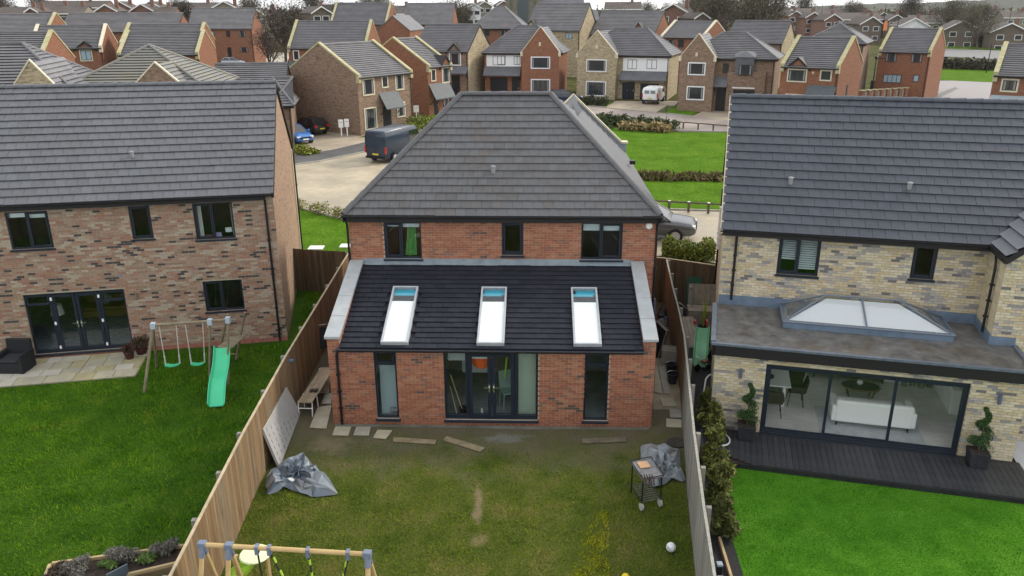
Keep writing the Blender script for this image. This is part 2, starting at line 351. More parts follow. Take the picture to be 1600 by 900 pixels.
def roof_tiles(O, U, V, area, gauge, tw, mats_n, seed=0, holes=()):
    """tiles laid in courses over a convex roof area (u,v polygon, v up the slope); returns (basis, list of (uv polygon, full?, tone, v0))"""
    rng = random.Random(seed); U = Vector(U).normalized(); V = Vector(V).normalized(); N = U.cross(V)
    us = [p[0] for p in area]; vs_ = [p[1] for p in area]; n = len(area); pl = []
    for i in range(n):
        p, q = area[i], area[(i+1) % n]; a, b = -(q[1]-p[1]), q[0]-p[0]; pl.append((a, b, -(a*p[0]+b*p[1])))
    out = []; k = 0; v = 0.0
    while v < max(vs_)-.02:
        u = min(us) - (k % 2)*tw*.5 - rng.random()*.02
        while u < max(us):
            p = [(u+.004, v), (u+tw-.004, v), (u+tw-.004, v+gauge), (u+.004, v+gauge)]; c = p
            for a in pl:
                if c: c = clip_poly(c, *a)
            if c and len(c) > 2:
                ar = abs(sum(c[i][0]*c[(i+1) % len(c)][1]-c[(i+1) % len(c)][0]*c[i][1] for i in range(len(c))))/2
                if ar > .004:
                    mu = sum(q[0] for q in c)/len(c); mv = sum(q[1] for q in c)/len(c)
                    if not any(h[0] < mu < h[1] and h[2] < mv < h[3] for h in holes): out.append((c, ar > tw*gauge*.95, ((5 if rng.random() < .45 else 2) if mats_n == 6 and noise.noise(Vector((mu*1.1, mv*.35, 3.3))) > .27 else min(4, max(0, int(rng.gauss(2.4+1.6*noise.noise(Vector((mu*.6, mv*.3, 1.0))), .95))))), v, u))
            u += tw
        v += gauge; k += 1
    return (Vector(O), U, V, N, gauge, tw), out
def lay_tiles(root, sets, nmax=300, lift=None, tuck=.008):
    """sets: list of (basis, tiles, mats)"""
    Mw = Matrix.Translation(root.location) @ Matrix.Rotation(root.rotation_euler[2], 4, 'Z'); cand = []
    for si, (bs, ts, ms) in enumerate(sets):
        O, U, V, N, g, tw = bs
        for t in ts:
            p = Mw @ (O+U*(t[4]+tw/2)+V*t[3]); v = p-CAM; z = v.dot(_F); ok = abs(v.dot(_R)/z) < 800/FPX*.99
            if t[1] and ok: cand.append((z*z/(g*tw)**.5 if False else v.length, si, t))
    cand.sort(key=lambda q: q[0]); cand = cand[:nmax]; chosen = {id(q[2]) for q in cand}
    def geo(mb, poly, v0, g, mi, fn):
        lift = .038 if g < .25 else .128*g; h = lambda v: lift-(lift-tuck)*(v-v0)/g
        if v0 > .01: poly = [(u, v-.022 if v < v0+.001 else v) for u, v in poly]        # the nose overhangs the course below
        top = [(u, v, h(v)) for u, v in poly]; mb.poly([fn(p) for p in top], mi)
        for i in range(len(top)):
            p, q = top[i], top[(i+1) % len(top)]
            if p[1] > v0+g*.98 and q[1] > v0+g*.98: continue
            e = lift*.5 if v0 > .01 else .07; mb.poly([fn(p), fn((p[0], p[1], p[2]-e)), fn((q[0], q[1], q[2]-e)), fn(q)], mi)
    protos = {}
    for _, si, t in cand:
        bs, _, ms = sets[si]; O, U, V, N, g, tw = bs; key = (si, t[2])
        if key not in protos:
            mb = MB(); geo(mb, [(.004, 1.0), (tw-.004, 1.0), (tw-.004, 1.0+g), (.004, 1.0+g)], 1.0, g, 0, lambda p: (p[0], p[1]-1.0, p[2])); protos[key] = mb.mesh('roof_tile', ms[t[2]])
        o = link('roof_tile', protos[key], root); M4 = Matrix((U, V, N)).transposed().to_4x4()
        M4.translation = O+U*t[4]+V*t[3]+N*random.uniform(-.002, .003); o.matrix_local = M4
    for si, (bs, ts, ms) in enumerate(sets):
        O, U, V, N, g, tw = bs; mb = MB()
        for t in ts:
            if id(t) in chosen: continue
            j = random.uniform(-.002, .003); geo(mb, t[0], t[3], g, t[2], lambda p: tuple(O+U*p[0]+V*p[1]+N*(p[2]+j)))
        if mb.f: tag(mb.build('roof_tiling', ms, root), kind='stuff')
def ridge_caps(root, p, q, r=.115, L=.42, m=None, up=(0, 0, 1), name='ridge_tile'):
    p, q = Vector(p), Vector(q); n = max(1, round((q-p).length/L)); d = (q-p)/n; t = d.normalized()
    s = t.cross(Vector(up)).normalized(); u = s.cross(t).normalized(); me = None
    mb = MB(); sec = []
    for a in range(7): an = math.pi*a/6; sec.append((math.cos(an)*r, math.sin(an)*r*.8))
    ln = d.length
    A = [(0.0+(.0), x, z) for x, z in sec]; Bq = [(ln*1.03, x*1.12, z*1.14+.010) for x, z in sec]
    mb.loft([A, Bq], closed=False, caps=False); mb.poly([Bq[i] for i in range(7)]); mb.poly([A[i] for i in range(6, -1, -1)])
    me = mb.mesh(name, m or T_C[2])
    for k in range(n):
        o = link(name, me, root); M4 = Matrix((t, s, u)).transposed().to_4x4(); M4.translation = p+d*k; o.matrix_local = M4
def window(root, x0, x1, z0, z1, y, mull=(), trans=None, sash=(), fm=None, gm=None, sill=True, name='window', handle=False, rec=.05, fw=.055):
    """frame set into the opening with panes as sub-parts; trans = {light index: height fraction of a transom}"""
    fm = fm or navy; gm = gm or gl; f = MB(); a, b = y+rec, y+rec+.07
    f.box(x0, x0+fw, a, b, z0, z1).box(x1-fw, x1, a, b, z0, z1).box(x0+fw, x1-fw, a, b, z1-fw, z1).box(x0+fw, x1-fw, a, b, z0, z0+fw)
    xs = [x0+fw]+[x0+(x1-x0)*q for q in mull]+[x1-fw]; lights = []
    for i in range(len(xs)-1):
        l = xs[i]+(fw*.5 if i else 0); r = xs[i+1]-(fw*.5 if i < len(xs)-2 else 0)
        if i: f.box(xs[i]-fw*.5, xs[i]+fw*.5, a-.004, b, z0+fw, z1-fw)
        zz = [(z0+fw, z1-fw)]
        if trans and i in trans:
            zt = z0+(z1-z0)*trans[i]; f.box(l, r, a-.003, b, zt-fw*.5, zt+fw*.5); zz = [(z0+fw, zt-fw*.5), (zt+fw*.5, z1-fw)]
        for j, (c, d) in enumerate(zz):
            if (i, j) in sash or i in sash:
                s = .05; f.box(l, l+s, a-.016, b, c, d).box(r-s, r, a-.016, b, c, d).box(l+s, r-s, a-.016, b, c, c+s).box(l+s, r-s, a-.016, b, d-s, d); lights.append((l+s, r-s, c+s, d-s))
            else: lights.append((l, r, c, d))
    if sill: f.box(x0-.04, x1+.04, y-.075, b-.01, z0-.055, z0-.002)
    o = f.build(name, fm, root, bevel=.006, bseg=1)
    for (l, r, c, d) in lights: MB().box(l, r, a+.028, a+.040, c, d).build('pane', gm, o)
    if handle: MB().box(lights[-1][0]-.06, lights[-1][0]-.03, b, b+.03, (z0+z1)/2-.07, (z0+z1)/2+.07).build('handle', white, o)
    return o
def leaf(root, x0, x1, z0, z1, y, hinge_left=True, hm=None, gm=None, handle=True):
    f = MB(); s = .10; f.box(x0, x0+s, y, y+.07, z0, z1).box(x1-s, x1, y, y+.07, z0, z1).box(x0+s, x1-s, y, y+.07, z0, z0+s*1.15).box(x0+s, x1-s, y, y+.07, z1-s, z1)
    o = f.build('door_leaf', navy, root, bevel=.008, bseg=1); MB().box(x0+s, x1-s, y+.03, y+.042, z0+s*1.15, z1-s).build('pane', gm or gl, o)
    if handle:
        hx = x1-s*.5 if hinge_left else x0+s*.5; sg = -1 if hinge_left else 1; zc = z0+(z1-z0)*.47
        h = MB().box(hx-.02, hx+.02, y-.02, y, zc-.12, zc+.12); h.box(min(hx, hx+sg*.14), max(hx, hx+sg*.14), y-.065, y-.042, zc+.02, zc+.045).box(hx-.012, hx+.012, y-.05, y-.018, zc+.02, zc+.045); h.build('handle', chrome, o)
    if hm:
        for q in (.07, .5, .93):
            hx = x0-.012 if hinge_left else x1+.012
            MB().box(hx-.028, hx+.028, y-.03, y+.004, z0+(z1-z0)*q-.05, z0+(z1-z0)*q+.05).build('hinge', hm, o)
    return o
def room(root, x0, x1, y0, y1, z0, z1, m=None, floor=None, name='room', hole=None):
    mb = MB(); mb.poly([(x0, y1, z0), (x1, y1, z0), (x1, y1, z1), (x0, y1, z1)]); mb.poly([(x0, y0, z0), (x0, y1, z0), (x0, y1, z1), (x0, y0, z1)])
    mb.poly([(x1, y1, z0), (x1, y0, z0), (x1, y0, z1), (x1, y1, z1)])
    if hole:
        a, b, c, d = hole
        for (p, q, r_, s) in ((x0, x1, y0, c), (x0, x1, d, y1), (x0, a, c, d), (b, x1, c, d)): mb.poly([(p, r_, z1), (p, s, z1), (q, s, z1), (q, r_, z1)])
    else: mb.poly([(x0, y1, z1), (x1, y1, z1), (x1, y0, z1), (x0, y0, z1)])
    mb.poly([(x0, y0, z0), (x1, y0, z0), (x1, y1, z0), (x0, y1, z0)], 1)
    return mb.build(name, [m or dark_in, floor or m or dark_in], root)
def gutter(root, p, q, r=.06, m=None):
    p, q = Vector(p), Vector(q); mb = MB(); sec = []
    t = (q-p).normalized(); s = Vector((0, 0, 1)).cross(t).normalized()
    for a in range(7): an = math.pi+math.pi*a/6; sec.append((math.cos(an)*r, math.sin(an)*r*.9))
    for a in range(6, -1, -1): an = math.pi+math.pi*a/6; sec.append((math.cos(an)*(r-.008), math.sin(an)*(r*.9-.008)+.004))
    mb.loft([[p+s*x+Vector((0, 0, z)) for x, z in sec], [q+s*x+Vector((0, 0, z)) for x, z in sec]])
    return mb.build('gutter', m or black, root)
def pipe(root, pts, r=.036, m=None, name='downpipe', clips=True):
    mb = MB(); mb.tube(pts, r, 8)
    a, b = Vector(pts[-2]), Vector(pts[-1])
    if clips:
        for k in range(1, 4):
            c = a.lerp(b, k/4); mb.box(c.x-r*1.5, c.x+r*1.5, c.y-r*1.15, c.y+r*1.6, c.z-.02, c.z+.02)
    return mb.build(name, m or black, root, smooth=False)
def vent_tile(root, p, V, m=None):
    p = Vector(p); mb = MB(); mb.tube([p-Vector((0, 0, .03)), p+Vector((0, -.04, .17))], .062, 10, r1=.062); mb.lathe([(.075, 0), (.075, .035), (.05, .05)], c=(p.x, p.y-.045, p.z+.16), n=10)
    return mb.build('roof_vent', m or mat('grey_plastic', (.26, .26, .27), .6), root)
def course_rows(mb, O, U, V, area, gauge=.30, lift=.085, mi=0):
    """a whole roof plane as stepped courses in one mesh"""
    U = Vector(U).normalized(); V = Vector(V).normalized(); N = U.cross(V); O = Vector(O); v = 0.0; vm = max(p[1] for p in area)
    if sum(area[i][0]*area[(i+1) % len(area)][1]-area[(i+1) % len(area)][0]*area[i][1] for i in range(len(area))) < 0: area = area[::-1]
    while v < vm-.01:
        c = clip_poly(clip_poly(area, 0, 1, -v), 0, -1, v+gauge)
        if len(c) > 2:
            h = lambda q: lift-(lift-.006)*(q-v)/gauge
            nose = .045 if v > .01 else 0.0
            mb.poly([O+U*p[0]+V*(p[1]-(nose if abs(p[1]-v) < 1e-5 else 0))+N*h(p[1]) for p in c], mi)
            lo = [p for p in c if abs(p[1]-v) < 1e-5]
            if len(lo) >= 2:
                l = min(lo); r = max(lo); e = lift-.028 if v > .01 else 0.0; vv = v-nose; mb.poly([O+U*l[0]+V*vv+N*e, O+U*r[0]+V*vv+N*e, O+U*r[0]+V*vv+N*lift, O+U*l[0]+V*vv+N*lift], mi)
        v += gauge
    mb.poly([O+U*p[0]+V*p[1]-N*.004 for p in area], mi)

# ================================================================== THE MIDDLE HOUSE
CA = R(-1.794)
C = thing('detached_house', 'red brick house with dark hipped roof and single storey rear extension with three roof windows', 'house', (-4.999, 19.765, 0), CA)
wm_red = brickmat('red_brickwork', [(.08, .055, .05), (.24, .09, .06), (.33, .13, .08), (.36, .16, .10)], (.40, .34, .28))
dh = (3.13, 5.70, .17, 2.235); w1 = (1.23, 1.85, .18, 2.235); w2 = (6.95, 7.61, .18, 2.235)
wb = MB()
cells(wb, 0, .36, 0, 2.60, [], 0); cells(wb, .36, 8.5, 0, 2.34, [dh, w1, w2], 0); cells(wb, 8.5, 8.84, 0, 2.60, [], 0); reveals(wb, [dh, w1, w2], 0)
for x in (0.0, .36, 8.5, 8.84):                      # parapet side walls
    wb.poly([(x, 0, 0), (x, 3.4, 0), (x, 3.4, 3.67), (x, 0, 2.62)], 1)
ups = [(1.04, 2.17, 3.79, 4.93), (4.59, 5.24, 3.91, 4.94), (6.97, 8.21, 3.79, 4.94)]
cells(wb, 0, 9.18, 2.3, 5.10, ups, 3.4); reveals(wb, ups, 3.4)
wb.poly([(0, 3.4, 0), (0, 10, 0), (0, 10, 5.1), (0, 3.4, 5.1)], 1); wb.poly([(9.18, 3.4, 0), (9.18, 3.4, 5.1), (9.18, 14, 5.1), (9.18, 14, 0)], 1)
wb.poly([(8.84, 3.4, 0), (9.18, 3.4, 0), (9.18, 3.4, 2.3), (8.84, 3.4, 2.3)], 1)
wb.poly([(9.18, 14, 0), (9.18, 14, 5.1), (7.15, 14, 7.4), (5.0, 14, 5.1), (5.0, 14, 0)], 1); wb.poly([(0, 10, 0), (5, 10, 0), (5, 10, 5.1), (0, 10, 5.1)], 1); wb.poly([(5, 10, 0), (5, 14, 0), (5, 14, 5.1), (5, 10, 5.1)], 1)
wb.build('wall', [mort_r, wm_red], C)
bricks = []
W6 = (4, 4, 3, 1.6, .14, 1.3)
bricks += brick_courses(0, 8.84, .0, 2.32, [dh, w1, w2], 0, W6, seed=3, plinth=.16, thr=.36, dp=.16)
bricks += brick_courses(0, .36, 2.325, 2.60, [], 0, W6, seed=4, phase=.1125); bricks += brick_courses(8.5, 8.84, 2.325, 2.60, [], 0, W6, seed=5)
bricks += brick_courses(0, 9.18, 2.70, 5.0, ups+[(.36, 8.5, 0, 3.62), (0, .36, 0, 3.7), (8.5, 8.84, 0, 3.7)], 3.4, (4, 4.5, 2.5, 2, .08, 1.4), seed=6, thr=.42, dp=.14)
lay_bricks(C, bricks, B_RED)
# sloping parapet copings: separate cast stones, butted
for (xa, xb) in ((-.03, .385), (8.475, 8.875)):
    n = 4; p0 = Vector((0, -.15, 2.62)); p1 = Vector((0, 3.385, 3.69)); d = (p1-p0)/n
    for k in range(n):
        a = p0+d*k; b = p0+d*(k+.985); mb = MB(); e = random.uniform(0, .006)
        mb.slab([(xa, a.y, a.z+.075+e), (xb, a.y, a.z+.075+e), (xb, b.y, b.z+.075+e), (xa, b.y, b.z+.075+e)], .075); mb.build('coping_stone', coping_c, C, bevel=.008, bseg=1)
s_x = 1.25/3.5; ax = math.atan(s_x); EO = Vector((.36, -.14, 2.385)); EU = (1, 0, 0); EV = Vector((0, math.cos(ax), math.sin(ax))); el = 3.56/math.cos(ax)
mb = MB(); mb.slab([(.36, -.13, 2.37), (8.5, -.13, 2.37), (8.5, 3.4, 2.37+3.53*s_x), (.36, 3.4, 2.37+3.53*s_x)], .06); mb.build('extension_roof_deck', T_X[0], C)
sky_r = [(1.47, 2.21), (4.05, 4.79), (6.64, 7.39)]
hol = [(a-.36+.03, b-.36-.03, .12, 2.45) for a, b in sky_r]
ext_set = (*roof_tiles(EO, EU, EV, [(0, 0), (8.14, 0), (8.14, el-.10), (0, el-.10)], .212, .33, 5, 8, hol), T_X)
# main hipped roof, rear slope in separate tiles
O2 = Vector((-.10, 3.14, 5.20)); rp = Vector((3.17, 6.72, 8.33)); rq = Vector((6.07, 6.72, 8.33)); V2 = Vector((0, rp.y-O2.y, rp.z-O2.z)); L2 = V2.length
cen_set = (*roof_tiles(O2, (1, 0, 0), V2, [(0, 0), (9.38, 0), (rq.x+.10, L2), (rp.x+.10, L2)], L2/17.0, .305, 6, 9), T_C+[mat('roof_tile_brownish', (.100, .092, .089), .5, spec=.2, vary=.12, scale=5, bump=.15, bscale=40)])
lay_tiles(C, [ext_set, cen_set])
rb = MB(); g = T_C[2]
rb.poly([O2, (9.28, 3.14, 5.2), rq, rp])
Lh = Vector((9.28-rq.x, 0, 5.2-rq.z))
VR = Vector((rq.x-9.28, 0, rq.z-5.2)); lr = VR.length
course_rows(rb, (9.28, 3.14, 5.2), (0, 1, 0), VR, [(0, 0), (10.86, 0), (10.86, lr*.70), (5.6, lr*.74), (rq.y-3.14, lr)], .31)          # right slope, running on into the front wing
course_rows(rb, (-.10, 10.3, 5.2), (0, -1, 0), Vector((rp.x+.10, 0, rp.z-5.2)), [(0, 0), (7.16, 0), (10.3-rp.y, (Vector((rp.x+.10, 0, rp.z-5.2))).length)], .31)
rb.poly([rp, rq, (9.28, 10.3, 5.2), (-.10, 10.3, 5.2)]); rb.poly([(5.0, 14, 5.2), (7.15, 14, 7.62), (7.15, 8, 7.62), (5.0, 10, 5.2)])
rb.build('roof', g, C)
CAPM = mat('ridge_cap_grey', (.095, .095, .10), .5, vary=.15, scale=3, spec=.2, stain=((.16, .155, .14), 1.5, .4)); ridge_caps(C, rp+Vector((0, 0, .0)), rq, m=CAPM, L=.45)
ridge_caps(C, O2+Vector((.02, .02, .03)), rp, m=CAPM, L=.46, r=.10); ridge_caps(C, Vector((9.26, 3.16, 5.23)), rq, m=CAPM, L=.46, r=.10)
mb = MB(); mb.box(-.10, 9.28, 3.16, 3.40, 4.985, 5.15).box(9.18, 9.30, 3.16, 14, 4.985, 5.15).box(-.12, 0, 3.16, 10, 4.985, 5.15); mb.build('fascia', blackm, C)
gutter(C, (-.14, 3.10, 5.18), (9.32, 3.10, 5.18))
# front gable parapet seen from behind, with its coping and lead
gp = MB(); gy = 13.75
prof = [(4.9, 5.1), (9.36, 5.1), (9.36, 5.62), (9.15, 5.62), (7.15, 7.50), (5.15, 5.62), (4.9, 5.62)]
gp.loft([[(x, gy, z) for x, z in prof], [(x, gy+.3, z) for x, z in prof]]); gp.build('front_gable_parapet', lead, C)
for pts in ([(9.42, 5.62), (9.13, 5.62), (9.13, 5.70), (9.42, 5.70)], [(9.15, 5.62), (7.13, 7.52), (7.13, 7.63), (9.22, 5.66)], [(7.12, 7.63), (7.12, 7.52), (5.15, 5.62), (5.08, 5.66)]):
    mb = MB(); mb.loft([[(x, gy-.05, z) for x, z in pts], [(x, gy+.36, z) for x, z in pts]]); mb.build('coping_stone', cream, C)
vent_tile(C, (4.31, 4.35, 6.26), V2)
MB().box(8.93, 9.12, 8.55, 8.75, 5.72, 5.85).build('roof_vent', black, C)
mb = MB(); mb.slab([(.385, 3.26, 3.635), (8.475, 3.26, 3.635), (8.475, 3.385, 3.70), (.385, 3.385, 3.70)], .03); mb.box(.385, 8.475, 3.372, 3.394, 3.66, 3.80); mb.build('lead_flashing', mat('light_lead', (.22, .26, .29), .45, vary=.2, scale=3), C)
mb = MB(); mb.box(.36, 8.5, -.11, -.006, 2.24, 2.37); mb.build('soffit', blackm, C)
gutter(C, (.26, -.17, 2.36), (8.60, -.17, 2.36), .058, mat('gutter_gloss', (.05, .055, .065), .18))
pipe(C, [(.32, -.17, 2.29), (.26, -.09, 2.16), (.245, -.055, 2.05), (.245, -.055, .02)])
pipe(C, [(9.22, 3.10, 5.12), (9.2, 3.33, 4.9), (9.21, 3.36, 4.7), (9.21, 3.36, .05)])
pipe(C, [(-.06, 3.10, 5.12), (-.04, 3.33, 4.9), (-.04, 3.36, 4.7), (-.04, 3.36, .05)])
# roof windows with pale blinds drawn most of the way up
kerb = mat('rooflight_frame', (.36, .38, .40), .4, vary=.1); blindm = mat('white_blind', (.86, .86, .86), .85)
for (a, b) in sky_r:
    def rp3(x, v, h): return EO+Vector(EU)*(x-.36)+EV*v+Vector((0, -math.sin(ax), math.cos(ax)))*h
    M4 = Matrix((Vector(EU), EV, Vector(EU).cross(EV))).transposed().to_4x4(); M4.translation = EO
    u0, u1, v0, v1 = a-.36, b-.36, .09, 2.49; f = MB(); t = .055
    for q in ((u0, u0+t, v0, v1), (u1-t, u1, v0, v1), (u0+t, u1-t, v0, v0+t), (u0+t, u1-t, v1-t, v1)): f.box(q[0], q[1], q[2], q[3], -.05, .135, M=M4)
    o = f.build('roof_window', kerb, C, bevel=.006, bseg=1)
    MB().box(u0+t, u1-t, v0+t, v1-t-.58, .075, .088, M=M4).build('blind', blindm, o)
    q = MB(); q.box(u0+t, u1-t, v1-t-.58, v1-t, -.30, -.28, M=M4); q.build('shaft', dark_in, o)
    MB().box(u0+t, u1-t, v1-.30, v1-t, .0, .02, M=M4).build('shaft_head', mat('teal_reveal', (.05, .36, .48), .5), o)
    MB().box(u0+t, u1-t, v0+t, v1-t, .108, .12, M=M4).build('pane', gl_clear, o)
# extension openings
conc = mat('concrete_floor', (.30, .31, .31), .7, vary=.25, scale=2); drab = mat('bare_plaster', (.30, .28, .26), .9, vary=.25, scale=1.5)
room(C, .4, 8.45, .15, 3.35, .12, 2.33, drab, conc)
window(C, *w1, 0, trans={0: .80}, sash=((0, 1),)); window(C, *w2, 0, trans={0: .80}, sash=((0, 1),))
f = MB(); fx0, fx1, fz0, fz1 = dh; pz = .05
f.box(fx0, fx0+.06, pz, pz+.07, fz0, fz1).box(fx1-.06, fx1, pz, pz+.07, fz0, fz1).box(fx0+.06, fx1-.06, pz, pz+.07, fz1-.06, fz1).box(fx0+.06, fx1-.06, pz, pz+.07, fz0, fz0+.05)
f.box(3.72, 3.80, pz-.003, pz+.07, fz0+.05, fz1-.06).box(5.06, 5.14, pz-.003, pz+.07, fz0+.05, fz1-.06).box(fx0-.03, fx1+.03, -.07, pz, fz0-.06, fz0-.004)
f.box(3.19, 3.72, pz, pz+.07, fz0+.05, fz0+.14).box(5.14, 5.64, pz, pz+.07, fz0+.05, fz0+.14)
pd = f.build('patio_door_frame', navy, C, bevel=.006, bseg=1)
for a, b in ((3.19, 3.72), (5.14, 5.64)): MB().box(a, b, pz+.03, pz+.042, fz0+.14, fz1-.06).build('side_light', gl, pd)
leaf(C, 3.805, 4.42, .225, 2.17, .03, True); leaf(C, 4.44, 5.055, .225, 2.17, .03, False)
for i, u in enumerate(ups):
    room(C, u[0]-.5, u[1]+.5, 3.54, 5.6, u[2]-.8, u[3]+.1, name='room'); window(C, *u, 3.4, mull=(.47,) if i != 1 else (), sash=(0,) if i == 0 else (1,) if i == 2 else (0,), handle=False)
for x0, x1, z0 in ((1.13, 1.54, 4.76), (1.60, 2.10, 4.74), (7.04, 7.52, 4.66), (7.60, 8.13, 4.66)): MB().box(x0, x1, 3.56, 3.575, z0, 4.90).build('roller_blind', blindm, C)
mb = MB(); mb.lathe([(.0, 0), (.085, .0), (.10, .02), (.10, .045), (.07, .06), (.0, .062)], n=14); o = mb.build('alarm_box', white, C); o.location = (8.97, 3.4, 4.86); o.rotation_euler = (R(90), 0, 0)

# ================================================================== THE LEFT HOUSE
LA = R(10.956)
Lh_ = thing('detached_house', 'gabled house of mottled tan and brown brick at left with blue framed patio doors', 'house', (-15.96, 24.164, 0), LA)
wm_left = brickmat('tan_brickwork', [(.04, .034, .03), (.26, .165, .108), (.33, .225, .155), (.17, .10, .07)], (.40, .32, .24))
lo = [(.14, 3.20, .17, 2.27), (.13, 1.37, 3.79, 5.01), (3.74, 4.39, 3.93, 5.03), (5.69, 6.93, 3.79, 5.03), (5.68, 6.94, 1.26, 2.35)]
wb = MB(); X0 = -2.6; cells(wb, X0, 8.24, 0, 5.25, lo, 0); reveals(wb, lo, 0)
wb.poly([(8.24, 0, 0), (8.24, 9.2, 0), (8.24, 9.2, 5.3), (8.24, 4.6, 8.35), (8.24, 0, 5.3)], 1); wb.poly([(X0, 0, 0), (X0, 0, 5.3), (X0, 4.6, 8.35), (X0, 9.2, 5.3), (X0, 9.2, 0)], 1); wb.poly([(X0, 9.2, 0), (X0, 9.2, 5.3), (8.24, 9.2, 5.3), (8.24, 9.2, 0)], 1)
wb.build('wall', [mort_l, wm_left], Lh_)
lay_bricks(Lh_, brick_courses(X0, 8.24, 0, 5.2, lo, 0, (4, 3.4, 3, 2.6, .42, 1.5, 1.2), seed=12, plinth=None, thr=.16, clump=1.9, dp=.20), B_LEFT)
mb = MB(); mb.box(X0, 8.245, -.012, .0, 0, .15); mb.build('plinth', mat('plinth_red', (.30, .12, .09), .9, vary=.25, scale=8, bump=.3), Lh_)
O = Vector((X0-.06, -.33, 5.30)); V = Vector((0, 4.93, 3.12)); L = V.length; wroof = 8.30-O.x
lay_tiles(Lh_, [(*roof_tiles(O, (1, 0, 0), V, [(0, 0), (wroof, 0), (wroof, L), (0, L)], L/16.05, .33, 5, 21), T_L)])
rb = MB(); rb.poly([O, O+Vector((wroof, 0, 0)), O+Vector((wroof, 0, 0))+V, O+V]); rb.poly([(O.x, 9.53, 5.3), O+V, (8.30, 4.6, 8.42), (8.30, 9.53, 5.3)]); rb.build('roof', T_L[2], Lh_)
ridge_caps(Lh_, (O.x, 4.6, 8.40), (8.30, 4.6, 8.40), m=T_L[3], L=.45, r=.12)
mb = MB()
for (ya, za, yb, zb) in ((-.33, 5.30, 4.6, 8.42), (9.53, 5.30, 4.6, 8.42)): mb.slab([(8.235, ya, za), (8.315, ya, za), (8.315, yb, zb), (8.235, yb, zb)], .13)
mb.build('verge', blackm, Lh_)
mb = MB(); mb.box(X0, 8.0, -.30, -.012, 5.10, 5.27); mb.build('fascia', blackm, Lh_); gutter(Lh_, (X0, -.36, 5.28), (8.3, -.36, 5.28))
pipe(Lh_, [(7.98, -.30, 5.22), (7.98, -.07, 5.02), (7.98, -.055, 4.9), (7.98, -.055, .04)]); pipe(Lh_, [(8.30, 9.5, 5.28), (8.32, 9.25, 5.0), (8.32, 9.2, 4.8), (8.32, 9.2, .04)])
MB().box(8.245, 8.28, 8.98, 9.16, .0, 5.2).build('corner_strip', mat('cream_render', (.60, .52, .38), .9), Lh_)
vent_tile(Lh_, (3.78, 1.35, 6.37), V)
for i, u in enumerate(lo[1:]):
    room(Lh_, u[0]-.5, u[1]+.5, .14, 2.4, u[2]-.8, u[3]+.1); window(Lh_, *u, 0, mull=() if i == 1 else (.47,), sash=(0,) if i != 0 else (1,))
for x0, x1, z0, z1 in ((.22, .68, 4.80, 4.96), (.76, 1.30, 4.76, 4.95)): MB().box(x0, x1, .165, .18, z0, z1).build('roller_blind', blindm, Lh_)
curt = mat('white_curtain', (.72, .68, .62), .9)
for x0, x1 in ((5.80, 5.92), (6.83, 6.885)):
    mb = MB(); pts = []
    mb.loft([[(x0+(x1-x0)*i/6, .16+.03*(i % 2), z) for i in range(7)]+[(x0+(x1-x0)*i/6, .17+.03*(i % 2), z) for i in range(6, -1, -1)] for z in (3.85, 4.97)]); mb.build('curtain', curt, Lh_)
rugm = mat('grey_rug_floor', (.22, .23, .235), .8, col2=(.40, .41, .42), scale=5)
room(Lh_, -1.4, 4.4, .14, 4.6, .17, 2.5, mat('brown_wall', (.16, .12, .07), .9, vary=.2), rugm)
f = MB(); pz = .05
f.box(.14, .20, pz, pz+.07, .17, 2.27).box(3.14, 3.20, pz, pz+.07, .17, 2.27).box(.20, 3.14, pz, pz+.07, 2.21, 2.27).box(.20, 3.14, pz, pz+.07, .17, .22)
f.box(.86, .95, pz-.003, pz+.07, .22, 2.21).box(2.38, 2.47, pz-.003, pz+.07, .22, 2.21)
for a, b in ((.20, .86), (2.47, 3.14)): f.box(a, b, pz-.012, pz+.07, 1.86, 1.93).box(a, b, pz-.008, pz+.07, .22, .29).box(a, b, pz-.008, pz+.07, 2.15, 2.21).box(a, a+.05, pz-.008, pz+.07, 1.93, 2.15).box(b-.05, b, pz-.008, pz+.07, 1.93, 2.15)
f.box(.10, 3.24, -.07, pz, .10, .165)
pd = f.build('patio_door_frame', navy, Lh_, bevel=.006, bseg=1)
for a, b in ((.20, .86), (2.47, 3.14)): MB().box(a, b, pz+.03, pz+.042, .29, 1.86).build('side_light', gl, pd); MB().box(a+.05, b-.05, pz+.03, pz+.042, 1.93, 2.15).build('top_light', gl, pd)
leaf(Lh_, .955, 1.66, .225, 2.205, .03, True, white); leaf(Lh_, 1.675, 2.375, .225, 2.205, .03, False, white)
mb = MB(); mb.tube([(3.57, -.07, 1.88), (3.57, -.07, 2.10)], .035, 8); mb.box(3.545, 3.595, -.05, 0, 1.96, 2.02); mb.build('wall_light', steel, Lh_)
MB().box(3.08, 3.22, -.015, .0, 2.68, 2.80).build('wall_vent', mat('vent_mauve', (.22, .18, .22), .6), Lh_)

